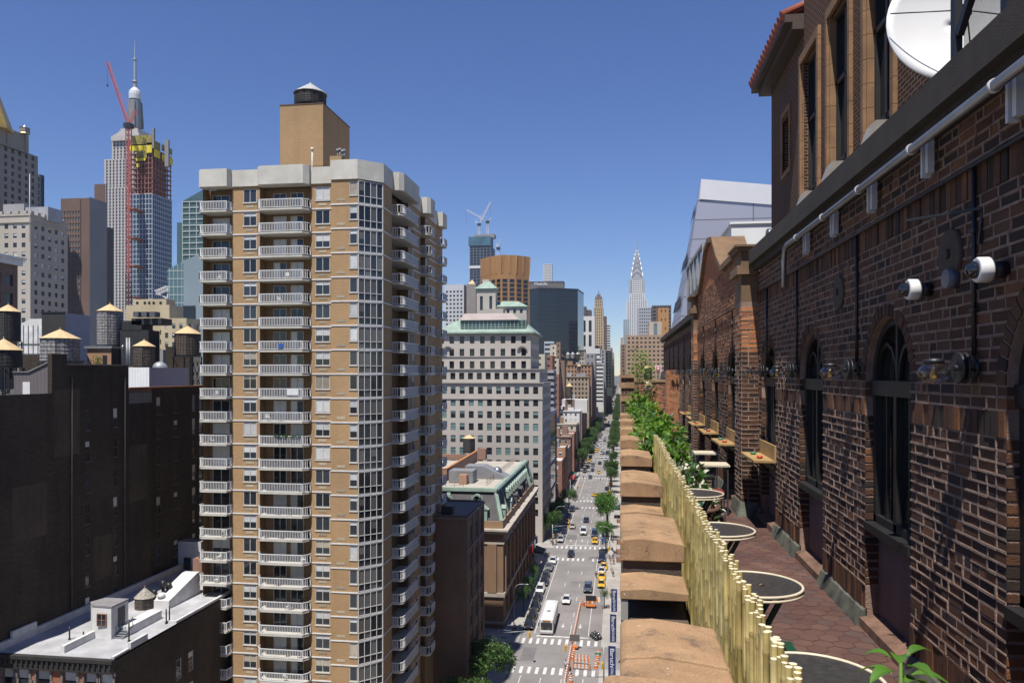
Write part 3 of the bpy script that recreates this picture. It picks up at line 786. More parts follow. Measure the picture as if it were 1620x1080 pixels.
# bamboo fence
BAM = [mk('bamboo_a', (.56, .44, .16), .55, .38, 9, obj_rand=.16), mk('bamboo_b', (.62, .51, .22), .55, .38, 9, obj_rand=.16), mk('bamboo_c', (.46, .35, .12), .55, .42, 9, obj_rand=.16)]
BNODE = mk('bamboo_node', (.40, .30, .11), .8, .3, 30)
BEND = mk('bamboo_end', (.74, .66, .46), .8, .2, 30)
bf = thing('bamboo_fence', 'yellow bamboo pole fence standing between coping stones and round tables', 'fence', (.5, 6, ZF))
def stalk(mb, x, y, r, h, ph, m=0, lean=(0, 0), n=8):
    z = 0; pts = [(x, y, ZF)]; rs = [r]; q = -ph
    step = rnd.uniform(.24, .33)
    zz = ph*step
    while zz < h-.02:
        for dz, k in ((-.012, 1), (-.004, 1.14), (.004, 1.14), (.012, .98)):
            if .02 < zz+dz < h: pts.append((x+lean[0]*(zz+dz), y+lean[1]*(zz+dz), ZF+zz+dz)); rs.append(r*k)
        zz += step*rnd.uniform(.85, 1.1)
    xt, yt = x+lean[0]*h, y+lean[1]*h
    pts.append((xt, yt, ZF+h)); rs.append(r)
    f0 = len(mb.m); mb.tube(pts, rs, n, m, caps=False)
    for i in range(len(pts)-2):
        if abs(pts[i+1][2]-pts[i][2]-.008) < .0015:
            for q_ in range(n): mb.m[f0+i*n+q_] = 4
    mb.tube([(xt, yt, ZF+h), (xt, yt, ZF+h+.001)], [r, r*.55], n, 3, caps=False, smooth=False)
    mb.tube([(xt, yt, ZF+h+.001), (xt, yt, ZF+h-.03)], [r*.55, r*.55], n, 3, smooth=False)
y = 1.75; k = 0; rest = MB()
while y < 11.45:
    r = rnd.uniform(.0098, .0135)
    h = 1.195+rnd.gauss(0, .008)+.01*math.sin(y*2.1)
    x = .515+rnd.uniform(-.006, .006)+(.018 if rnd.random() < .3 else 0)
    if k < 100:
        mb = MB(); stalk(mb, x, y, r, h, rnd.random(), rnd.choice((0, 0, 1, 2)), (rnd.uniform(-.012, .012), rnd.uniform(-.012, .012))); mb.build('stalk', BAM+[BEND, BNODE], bf)
    else: stalk(rest, x, y, r, h, rnd.random(), rnd.choice((0, 0, 1, 2)), (rnd.uniform(-.012, .012), rnd.uniform(-.012, .012)), 6)
    y += r*2*rnd.uniform(.76, .93); k += 1
for ys in (18.2, 20.5):
    for i in range(8): stalk(rest, .52, ys+i*.026, .013, 1.25+rnd.uniform(-.03, .03), rnd.random(), 0, n=6)
o = rest.build('stalk', BAM+[BEND, BNODE], bf); o['kind'] = 'stuff'
b = MB()
for z in (.28, .72): b.box(.535, .55, 1.8, 11.4, ZF+z, ZF+z+.03)
for yy in (2.4, 4.8, 7.2, 9.6, 11.2): b.box(.55, .58, yy, yy+.03, ZF, ZF+1.0)
b.build('rail', BLACK, bf)
# ---- leaves
def leafmat(name, col, tr=.35):
    m, n, l, b = newmat(name)
    oi = n.new('ShaderNodeNewGeometry')
    nz = noise(n, l, oi.outputs['Position'], 3.0, 2)
    c = mixc(n, l, ramp(n, l, nz, .35, .65), tuple(v*.6 for v in col), tuple(v*1.35 for v in col))
    l.new(c, b.inputs['Base Color']); b.inputs['Roughness'].default_value = .45; b.inputs['Specular IOR Level'].default_value = .35
    t = n.new('ShaderNodeBsdfTranslucent'); l.new(mixc(n, l, 1.0, c, (1.3, 1.5, .6), 'MULTIPLY'), t.inputs[0])
    mx = n.new('ShaderNodeMixShader'); mx.inputs[0].default_value = tr
    l.new(b.outputs[0], mx.inputs[1]); l.new(t.outputs[0], mx.inputs[2]); l.new(mx.outputs[0], n['Material Output'].inputs[0])
    return m
VINE = leafmat('vine_leaf', (.115, .22, .028), .4); VINE2 = leafmat('vine_leaf_dark', (.035, .09, .017)); LIME = leafmat('lime_leaf', (.17, .24, .03))
BARK = mk('bark', (.10, .075, .055), .9, .3, 8, bump=.6, bscale=40)
def leaf(mb, p, size, d=None, m=0, w=.62):
    """one folded, pointed leaf"""
    d = Vector(d or (rnd.gauss(0, 1), rnd.gauss(0, 1), rnd.gauss(-.3, .6))).normalized()
    s = d.cross(Vector((rnd.gauss(0, .5), rnd.gauss(0, .5), 1)))
    if s.length < .05: s = Vector((1, 0, 0))
    s.normalize(); n = s.cross(d); p = Vector(p)
    a = p; e = p+d*size-n*size*.12; c = p+d*size*.45+n*size*.04
    l1 = p+d*size*.3+s*size*w*.5+n*size*.13; r1 = p+d*size*.3-s*size*w*.5+n*size*.13
    l2 = p+d*size*.68+s*size*w*.33+n*size*.04; r2 = p+d*size*.68-s*size*w*.33+n*size*.04
    mb.face((a, l1, l2, e, c), m); mb.face((a, c, e, r2, r1), m)
b = MB(); leaf(b, (.88, 5.02, ZF+.748), .045, (1, .3, .05)); o = b.build('dry_leaf', mk('leaf_brown', (.38, .2, .07), .7, .2, 9), org=(.88, 5.02, ZF+.745)); tag(o, 'dry brown leaf lying on the second nearest round table', 'leaf')
def bush(mb, blobs, n, size, mats=(0, 0, 1), up=.2):
    tot = sum(b_[3]*b_[4]*b_[5] for b_ in blobs)
    for (cx, cy_, cz, rx, ry, rz) in blobs:
        for _ in range(int(n*rx*ry*rz/tot)):
            v = Vector((rnd.gauss(0, 1), rnd.gauss(0, 1), rnd.gauss(0, 1))).normalized()*(rnd.random()**.4)
            p = (cx+v.x*rx, cy_+v.y*ry, cz+v.z*rz)
            if p[2] < ZF: continue
            d = (v.x+rnd.gauss(0, .5), v.y+rnd.gauss(0, .5), v.z*.5+up+rnd.gauss(0, .5))
            leaf(mb, p, size*rnd.uniform(.6, 1.25), d, rnd.choice(mats))
def shrub(name, lab, cat, loc, blobs, n, size, mats, pot=None, stems=()):
    t = thing(name, lab, cat, loc)
    f = MB(); bush(f, blobs, n, size, (0, 0, 0, 1)); f.build('foliage', mats, t)
    s = MB()
    for (cx, cy_, cz, rx, ry, rz) in blobs:
        for k in range(3):
            s.tube([(loc[0]+rnd.uniform(-.05, .05), loc[1]+rnd.uniform(-.1, .1), loc[2]+.2), ((loc[0]+cx)/2+rnd.uniform(-.1, .1), (loc[1]+cy_)/2, (loc[2]+cz)/2+.1), (cx+rnd.uniform(-rx, rx)*.6, cy_+rnd.uniform(-ry, ry)*.6, cz+rnd.uniform(0, rz)*.6)], [.012, .008, .003], 5)
    s.build('stem', BARK, t)
    if pot:
        p = MB(); r = pot; p.lathe(loc, [(r*.75, 0), (r, .34), (r*1.06, .34), (r*1.06, .40), (r*.9, .40), (r*.88, .36), (.001, .36)], 20); p.build('pot', mk('planter', (.12, .06, .04), .7, .25, 4), t)
    return t
shrub('vine_shrub', 'large leafy bright green vine spilling over the coping stones', 'plant', (.72, 15.5, ZF),
      [(.62, 15.2, 48.8, .32, 1.2, .35), (.92, 15.8, 48.6, .42, 1.3, .5), (.66, 17.3, 48.95, .3, .9, .4), (.38, 14.4, 48.72, .26, .7, .22), (.92, 13.4, 48.35, .34, 1.1, .38), (.55, 13.0, 48.75, .25, .7, .22)], 1400, .14, [VINE, VINE2], .28)
shrub('vine_shrub', 'smaller green vine climbing beside the far brick pier', 'plant', (.6, 21.6, ZF),
      [(.5, 21.8, 49.0, .34, .8, .45), (.78, 20.6, 48.7, .3, 1.0, .5), (.45, 20.0, 48.75, .22, .6, .3)], 760, .145, [VINE, VINE2], .28)
shrub('flowering_shrub', 'dark green shrub with pale blossoms behind the bamboo fence', 'plant', (.95, 11.1, ZF),
      [(.95, 11.2, 48.35, .33, .55, .4), (1.05, 10.4, 48.2, .28, .4, .3)], 620, .11, [VINE2, mk('pale_blossom', (.55, .56, .42), .7, .1, 5)], .22)
shrub('purple_shrub', 'low dark purple shrub at the foot of the farthest round table', 'plant', (1.08, 9.9, ZF), [(1.08, 9.9, 48.1, .22, .35, .2)], 320, .09, [mk('purple_leaf', (.05, .018, .022), .5, .3, 8), VINE2], .16)
shrub('lime_sapling', 'slender yellow green sapling standing behind the far brick pier', 'tree', (.72, 26.5, ZF),
      [(.6, 26.5, 50.35, .35, .4, .62), (.85, 26.4, 50.2, .3, .4, .55), (.55, 26.2, 49.9, .3, .4, .4), (1.0, 26.3, 50.0, .22, .3, .35)], 620, .085, [LIME, VINE], .26)
shrub('ivy_clump', 'brown green ivy clump beneath the cream flower ornament', 'plant', (1.0, 24.5, ZF), [(.95, 24.5, 49.3, .22, .35, .45), (.85, 24.4, 48.6, .25, .4, .5)], 420, .1, [VINE2, mk('ivy_brown', (.12, .11, .03), .6, .3, 8)], .2)
# near plant in the bottom right corner
t = thing('potted_plant', 'bright green broad leaved plant poking up at the bottom right', 'plant', (.793, 2.3, ZF))
b = MB(); s = MB(); top = Vector((.793, 2.3, 49.175))
s.tube([(.793, 2.3, ZF+.3), (.80, 2.31, 48.7), top], [.008, .007, .005], 6)
for k in range(34):
    a = k*2.4+.4; zz = .05-.0085*k; L = rnd.uniform(.09, .15)*(.7 if k < 4 else 1)
    d = Vector((math.cos(a), math.sin(a), .7-.07*k)).normalized(); s0 = top+Vector((0, 0, zz-.05))
    p = s0+d*.03; sd_ = d.cross(Vector((0, 0, 1))).normalized(); nn = sd_.cross(d)
    K = 7; w0 = rnd.uniform(.016, .024)
    for i in range(K):
        f0, f1 = i/K, (i+1)/K
        def pt(f, sgn):
            w = w0*math.sin(math.pi*min(1, f*.96+.04))**.8
            q = p+d*L*f+Vector((0, 0, -1))*L*.55*f*f+sd_*sgn*w+nn*abs(sgn)*w*.45
            return tuple(q)
        for sg in (1, -1): b.face((pt(f0, 0), pt(f1, 0), pt(f1, sg), pt(f0, sg)), 0, True)
b.build('foliage', leafmat('bright_leaf', (.075, .17, .022), .3), t); s.build('stem', VINE, t)
p = MB(); p.lathe((.793, 2.3, ZF), [(.1, 0), (.14, .3), (.15, .3), (.15, .34), (.13, .34), (.12, .3), (.001, .3)], 18); p.build('pot', MATS['planter'], t)
# cream flower ornament on a stick
t = thing('flower_ornament', 'cream daisy shaped garden ornament on a stick before the end wall', 'ornament', (.98, 23.8, ZF))
zc = zat(609, .98, 23.8); xc = xat(1025, 23.8)
b = MB()
for ring, rr_, n in ((0, .15, 12), (1, .1, 9)):
    for k in range(n):
        a = 2*math.pi*k/n+ring*.2; d = Vector((math.cos(a), -.25-.3*ring, math.sin(a)))
        leaf(b, (xc, 23.8-.02*ring, zc), rr_, d, 0, .5)
b.build('petals', mk('cream_petal', (.72, .66, .46), .6, .08, 5), t)
b = MB(); b.lathe((xc, 23.74, zc-.03), [(.001, 0), (.035, .015), (.035, .045), (.001, .06)], 10); b.build('centre', mk('ornament_gold', (.5, .38, .12), .5, .1, 5), t)
b = MB(); b.tube([(xc, 23.82, ZF), (xc, 23.82, zc)], .012, 6); b.build('stick', BLACK, t)
# post lamp with two pale globes, blue chairs and board at the end
t = thing('post_lamp', 'thin dark post with two small white globe lamps at terrace end', 'lamp', (1.75, 30, ZF))
z = zat(563, 1.75, 30); xx = xat(1078, 30)
b = MB(); b.tube([(xx+.07, 30, ZF), (xx+.07, 30, z+1.2)], .02, 8); b.bar((xx-.16, 30, z), (xx+.07, 30, z), .02); b.build('post', BLACK, t)
for dx in (-.16, -.04):
    b = MB(); b.lathe((xx+dx, 30, z-.06), [(.001, 0), (.045, .02), (.06, .06), (.045, .1), (.001, .12)], 12); b.build('globe', mk('opal', (.85, .85, .82), .3, 0), t)
for x, y, lab, colr in ((1.0, 33.2, 'blue garden chair at the far end of the terrace', (.05, .16, .24)), (1.45, 33.4, 'yellow framed garden chair at the terrace end', (.4, .28, .05))):
    t = thing('garden_chair', lab, 'chair', (x, y, ZF)); m = mk('chair_'+lab[:4], colr, .5, .1, 4)
    b = MB(); b.box(x-.2, x+.2, y-.2, y+.2, ZF+.42, ZF+.45); b.build('seat', m, t)
    b = MB(); b.box(x-.2, x+.2, y+.18, y+.21, ZF+.5, ZF+.88); b.build('backrest', m, t)
    for s_ in (-1, 1):
        for q in (-1, 1):
            b = MB(); b.bar((x+s_*.18, y+q*.18, ZF), (x+s_*.18, y+q*.18, ZF+.42), .025); b.build('leg', m, t)
# ================================================================ THE APARTMENT TOWER
TANB = brick('tan_brick', (.41, .25, .118), (.455, .285, .138), (.43, .305, .18), .6, .2, .03, var=.14, bump=.15, wscale=.12)
WHITE = mk('white_paint', (.76, .75, .72), .55, .1, 1.5)
PCAST = mk('precast', (.60, .575, .50), .85, .16, .5, bump=.15)
FRAME = mk('frame_white', (.58, .57, .53), .45, .08, 2)
FRAMEB = mk('frame_bronze', (.09, .08, .07), .5, .2, 2)
G1 = glass('window_glass', (.022, .027, .032), .05, .6, .6)
BLIND = mk('blind', (.62, .62, .60), .3, .12, 2, coat=.5, obj_rand=.18)
CURT = mk('curtain', (.40, .35, .27), .5, .2, 2, coat=.4, obj_rand=.4)
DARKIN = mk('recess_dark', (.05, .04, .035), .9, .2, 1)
YA, YB = 86.0, 84.0
tx = [xat(321, YA), xat(367.5, YA), xat(411, YA), xat(492, YA), xat(524, YB)]
CHX0 = xat(567, YB); CHK = 2.2; XS = CHX0+CHK; YC = YB+CHK
yb1, yb1e, yb2, yb2e, yb3, YE = yat(620, XS), yat(650, XS), yat(665, XS), yat(684, XS), yat(690.5, XS), yat(695, XS)+2
FZ = [69.5-2.8*k for k in range(23)]; ZT = 72.5
tower = thing('apartment_tower', 'tall tan brick apartment tower with stacked white balconies and water tank on top', 'building', (-38, 95, 0))
NF = 22
zlow = FZ[NF-1]
wall = MB()
def flat_wall(T, U, cols, m=0):
    vs = [(z+1.0-zlow, z+2.62-zlow) for z in reversed(FZ[:NF])]
    facade(wall, T, U, ZT-zlow, cols, vs, .16, m)
    wall.face((T(0, 0, -zlow), T(U, 0, -zlow), T(U, 0, 0), T(0, 0, 0)), m)
w1 = (xat(385, YA)-tx[1], xat(406, YA)-tx[1]); w2 = (xat(499, YA)-tx[3], xat(522, YA)-tx[3])
flat_wall(TS(tx[1], YA, zlow), tx[2]-tx[1], [w1])
flat_wall(TS(tx[3], YA, zlow), tx[4]-tx[3], [w2])
wall.face(((tx[4], YB, 0), (tx[4], YA, 0), (tx[4], YA, ZT), (tx[4], YB, ZT)))
w3 = (xat(553, YB)-tx[4], CHX0-tx[4]-.12)
flat_wall(TS(tx[4], YB, zlow), CHX0-tx[4], [w3])
def side_quad(y0, y1, x=None):
    x = XS if x is None else x
    wall.face(((x, y0, 0), (x, y1, 0), (x, y1, ZT), (x, y0, ZT)))
side_quad(YC, yb1)
RECW = brick('recess_shade_brick', (.25, .145, .07), (.29, .17, .085), (.27, .19, .11), .6, .2, .03, var=.14, bump=.15)  # the tower brick made darker: balcony shade put into the colour
rec = MB()
def recess(T, U, dp):
    """a balcony bay set back into the wall"""
    for u in (0, U): rec.face((T(u, 0, 0), T(u, dp, 0), T(u, dp, ZT), T(u, 0, ZT)))
    rec.face((T(0, dp, 0), T(U, dp, 0), T(U, dp, ZT), T(0, dp, ZT)))
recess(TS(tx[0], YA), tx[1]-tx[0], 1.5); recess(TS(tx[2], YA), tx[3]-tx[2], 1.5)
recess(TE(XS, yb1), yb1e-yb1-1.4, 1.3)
TSD = TE(XS, yb1e-1.4, zlow)
ws = [(.15, 1.35)]
flat_wall(TSD, yb2-yb1e+1.4, [(.3, 1.5), (2.0, 3.1)])
recess(TE(XS, yb2), 2.6, 1.2)
flat_wall(TE(XS, yb2+2.6, zlow), yb3-yb2-2.6, [(.4, 1.6)])
flat_wall(TE(XS, yb3, zlow), YE-yb3, [])
wall.face(((tx[0], YA+1.5, 0), (tx[0], YE, 0), (tx[0], YE, ZT), (tx[0], YA+1.5, ZT)))
wall.face(((tx[0], YE, 0), (XS, YE, 0), (XS, YE, ZT), (tx[0], YE, ZT)))
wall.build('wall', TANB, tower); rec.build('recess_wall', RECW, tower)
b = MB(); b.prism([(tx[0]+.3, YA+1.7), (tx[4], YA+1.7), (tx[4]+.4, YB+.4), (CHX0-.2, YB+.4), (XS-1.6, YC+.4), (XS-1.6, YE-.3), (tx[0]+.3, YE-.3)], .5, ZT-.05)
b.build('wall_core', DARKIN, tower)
b = MB(); b.prism([(tx[0]+.1, YA+.3), (tx[4], YA+.3), (tx[4]+.3, YB+.3), (CHX0, YB+.3), (XS-.3, YC), (XS-.3, YE-.1), (tx[0]+.1, YE-.1)], ZT+.4, ZT+.6); b.build('roof', CONC, tower)
# floor slabs seen in the balcony bays, white string courses on the brick
for z in FZ[:NF]:
    band = MB()
    for (x0, x1, y) in ((tx[1], tx[2], YA), (tx[3], tx[4], YA), (tx[4]-.05, CHX0, YB)):
        q = MB(); q.box(x0, x1, y-.07, y+.0-.003, z-.07, z+.07); q.build('string_course', WHITE, tower)
    band.extr([(CHX0-.03, YB-.07), (CHX0+.02, YB-.02), (XS+.0, YC-.02), (XS+.07, YC), (XS+.07, YC-.03)], lambda u, w, v: (u, v, w), z-.07, z+.07)
    band.build('string_course', WHITE, tower)
    for (y0, y1) in ((YC, yb1), (yb1e-1.4, yb2), (yb2+2.6, YE)): q = MB(); q.box(XS+.003, XS+.07, y0, y1, z-.07, z+.07); q.build('side_string_course', WHITE, tower)
for z in FZ[:NF]:
    for a in ((tx[0], tx[1], YA, YA+1.5), (tx[2], tx[3], YA, YA+1.5), (XS-1.3, XS, yb1, yb1e-1.4), (XS-1.2, XS, yb2, yb2+2.6)): q = MB(); q.box(*a, z-.18, z-.003); q.build('floor_slab', PCAST, tower)
def balcony_mesh(T, line, back):
    """slab with chamfered corners and a white slatted railing along its open edge"""
    b = MB(); fl = line+back
    i = len(b.v); n = len(fl)
    for z in (-.2, 0): b.v += [T(u, w, z) for u, w in fl]
    for k in range(n): b.f.append((i+k, i+(k+1) % n, i+n+(k+1) % n, i+n+k)); b.m.append(1); b.sm.append(False)
    b.f += [tuple(i+k for k in reversed(range(n))), tuple(i+n+k for k in range(n))]; b.m += [1, 1]; b.sm += [False]*2
    for (u0, w0), (u1, w1_) in zip(line[:-1], line[1:]):
        for z, h in ((1.06, .09), (.12, .06)): b.bar(T(u0, w0, z), T(u1, w1_, z), .07, h)
        L = math.hypot(u1-u0, w1_-w0); k = max(1, int(L/.2))
        for j in range(k+1):
            f = j/k; b.bar(T(u0+(u1-u0)*f, w0+(w1_-w0)*f, .1), T(u0+(u1-u0)*f, w0+(w1_-w0)*f, 1.05), .055 if j not in (0, k) else .12, .045)
    return b.mesh('balcony', [WHITE, PCAST])
tl_ = Vector((-38, 95, 0))
WL = tx[1]-tx[0]; WMid = tx[3]-tx[2]
T0 = lambda u, w, v: (u, w, v)
mL = balcony_mesh(T0, [(0, 0), (0, -.75), (.35, -1.05), (WL-.2, -1.05), (WL-.05, -.3), (WL-.05, 0)], [])
mM = balcony_mesh(T0, [(.04, 0), (.04, -.5), (.6, -1.15), (WMid-.6, -1.15), (WMid-.04, -.5), (WMid-.04, 0)], [])
TEl = lambda u, w, v: (w, u, v)
L1 = yb1e-yb1-.6
mS1 = balcony_mesh(TEl, [(0, 0), (0, .95), (.45, 1.35), (L1-.5, 1.35), (L1, .9), (L1, 0)], [])
mS2 = balcony_mesh(TEl, [(0, 0), (0, 1.0), (.4, 1.35), (2.8, 1.35), (3.2, .9), (3.2, 0)], [])
mS3 = balcony_mesh(TEl, [(0, 0), (0, .8), (.3, 1.0), (2.6, 1.0), (2.8, 0)], [])
def door_mesh(T, U, gaps):
    b = MB()
    for a, c in gaps:
        m = (a+c)/2
        for u in (a, c, m): b.bar(T(u, -.02, 0), T(u, -.02, 2.35), .07, .07)
        for z in (.05, 2.32): b.bar(T(a, -.02, z), T(c, -.02, z), .07, .07)
        q = rnd.random() < .5
        b.face((T(a, .0, .03), T(m, 0, .03), T(m, 0, 2.33), T(a, 0, 2.33)), 1)
        b.face((T(m, .0, .03), T(c, 0, .03), T(c, 0, 2.33), T(m, 0, 2.33)), 1)
        if U and rnd.random() < .5: 
            lo = rnd.choice((.03, .03, 1.0)); f = rnd.choice(((a, m), (m, c), (a, c)))
            b.face((T(f[0], -.004, lo), T(f[1], -.004, lo), T(f[1], -.004, 2.33), T(f[0], -.004, 2.33)), 2)
    return b.mesh('balcony_door', [FRAME, G1, BLIND])
dM = [door_mesh(T0, 1, [(1.1, 2.7), (3.3, 4.9)]) for _ in range(5)]; dL = [door_mesh(T0, 1, [(.5, 2.7)]) for _ in range(4)]
dS = [door_mesh(TEl, 1, [(.5, 2.3)]) for _ in range(3)]
def wpick(w, h, stl, fr=None, bl=None):
    return winmesh(w, h, stl+rnd.choice('000112233'), fr or FRAME, G1, bl or (BLIND if rnd.random() < .75 else CURT))
vent = MB(); vent.box(-.5, .5, -.03, 0, 0, .28); vm = vent.mesh('air_vent', mk('vent_beige', (.42, .36, .25), .7, .2, 4, obj_rand=.3))
ac = MB(); ac.box(-.33, .33, -.38, 0, 0, .42); acm = ac.mesh('air_conditioner', [CONC])
# chamfered glass bay: one unit per floor
def bay_mesh():
    b = MB(); P = [(CHX0, YB), (XS, YC)]
    L = CHK*math.sqrt(2); T = lambda u, w, v: (CHX0+u/L*CHK+w*.707, YB+u/L*CHK-w*.707*-1, v)
    def TT(u, w, v): return (CHX0+u*.7071-w*.7071*-1*-1, YB+u*.7071+w*.7071, v)
    for u in (.03, L*.25, L*.5, L*.75, L-.03): b.bar(TT(u, .0, .1), TT(u, 0, 2.7), .07, .08)
    for z in (.13, .95, 2.67): b.bar(TT(0, 0, z), TT(L, 0, z), .08, .085)
    for k in range(4):
        a, c = k*L/4, (k+1)*L/4
        b.face((TT(a, .03, .1), TT(c, .03, .1), TT(c, .03, 2.7), TT(a, .03, 2.7)), 1)
        r = rnd.random()
        if r < .6: zt = rnd.choice((.97, .97, .15, 1.6)); b.face((TT(a, .026, zt), TT(c, .026, zt), TT(c, .026, 2.68), TT(a, .026, 2.68)), 2)
    b.box(XS-.06, XS+.05, YC-.05, YC+.14, .1, 2.7, 0)
    return b.mesh('bay_window', [FRAME, G1, mk('grey_blind', (.13, .128, .125), .45, .1, 2, coat=.25, obj_rand=.35)])
bays = [bay_mesh() for _ in range(7)]
for k, z in enumerate(FZ[:NF]):
    zz = z
    inst('balcony', mL, tower, Vector((tx[0], YA, zz))-tl_); inst('balcony', mM, tower, Vector((tx[2], YA, zz))-tl_)
    inst('balcony', mS1, tower, Vector((XS, yb1+.05, zz))-tl_); inst('balcony', mS2, tower, Vector((XS, yb2+.05, zz))-tl_)
    inst('balcony', mS3, tower, Vector((XS, yb3, zz))-tl_)
    inst('balcony_door', rnd.choice(dL), tower, Vector((tx[0], YA+1.47, zz))-tl_); inst('balcony_door', rnd.choice(dM), tower, Vector((tx[2], YA+1.47, zz))-tl_)
    inst('balcony_door', rnd.choice(dS), tower, Vector((XS-1.27, yb1, zz))-tl_); inst('balcony_door', rnd.choice(dS), tower, Vector((XS-1.17, yb2, zz))-tl_)
    for (x0, a, y, stl) in ((tx[1], w1, YA, 'mk'), (tx[3], w2, YA, 'mk'), (tx[4], w3, YB, 'k')):
        w = a[1]-a[0]
        inst('window', wpick(w, 1.62, stl), tower, Vector((x0+(a[0]+a[1])/2, y+.08, zz+1.0))-tl_)
        cx = x0+(a[0]+a[1])/2 - (1.5 if stl == 'k' else 0)
        inst('air_vent', vm, tower, Vector((cx, y-.002, zz+.38))-tl_)
    inst('bay_window', rnd.choice(bays), tower, Vector((0, 0, zz))-tl_)
    for yy, w in ((yb1e-1.4+.9, 1.2), (yb1e-1.4+2.55, 1.1), (yb2+2.6+1.0, 1.2)):
        inst('side_window', wpick(w, 1.62, 'm'), tower, Vector((XS-.08, yy, zz+1.0))-tl_, R(90))
    if rnd.random() < .5: inst('air_conditioner', acm, tower, Vector((XS, yb1e-1.4+rnd.choice((.7, 2.4)), zz+1.05))-tl_, R(90))
# precast crown following the steps of the plan
cr = MB(); z0, z1 = 72.35, 74.55
cr.prism([(tx[0]-.1, YA+.6), (tx[0]-.1, YA-.7), (tx[0]+.3, YA-1.05), (tx[1]-.15, YA-1.05), (tx[1]+.02, YA-.5), (tx[1]+.02, YA+.6)], z0, z1-.1)
cr.prism([(tx[1]+.021, YA+.6), (tx[1]+.021, YA-.2), (tx[2]-.02, YA-.2), (tx[2]-.02, YA+.6)], z0+.1, z1-.12)
cr.prism([(tx[2]-.019, YA+.6), (tx[2]-.019, YA-.6), (tx[2]+.5, YA-1.2), (tx[3]-.5, YA-1.2), (tx[3]+.02, YA-.6), (tx[3]+.02, YA+.6)], z0, z1)
cr.prism([(tx[3]+.021, YA+.6), (tx[3]+.021, YA-.2), (tx[4]-.06, YA-.2), (tx[4]-.06, YA+.6)], z0+.1, z1-.12)
cr.prism([(tx[4]-.05, YA+.6), (tx[4]-.05, YB-.15), (CHX0-.06, YB-.15), (XS+.15, YC-.06), (XS+.15, yb1-.02), (XS-.5, yb1-.02), (XS-.5, YC+.3), (CHX0-.3, YB+.5), (tx[4]+.5, YB+.5), (tx[4]+.5, YA+.6)], z0, z1+.05)
cr.prism([(XS-.5, yb1-.015), (XS+.9, yb1-.015), (XS+1.4, yb1+.5), (XS+1.4, yb1e-.9), (XS+.9, yb1e-.4), (XS-.5, yb1e-.4)], z0, z1)
cr.box(XS-.5, XS+.15, yb1e-.395, yb2-.01, z0+.1, z1-.1)
cr.prism([(XS-.5, yb2), (XS+.95, yb2), (XS+1.4, yb2+.45), (XS+1.4, yb2+2.9), (XS+.9, yb2+3.3), (XS-.5, yb2+3.3)], z0, z1)
cr.box(XS-.5, XS+.15, yb2+3.31, YE, z0+.1, z1-.1); cr.box(XS+.151, XS+1.0, yb3, yb3+2.8, z0, z1-.1)
cr.build('crown_parapet', PCAST, tower)
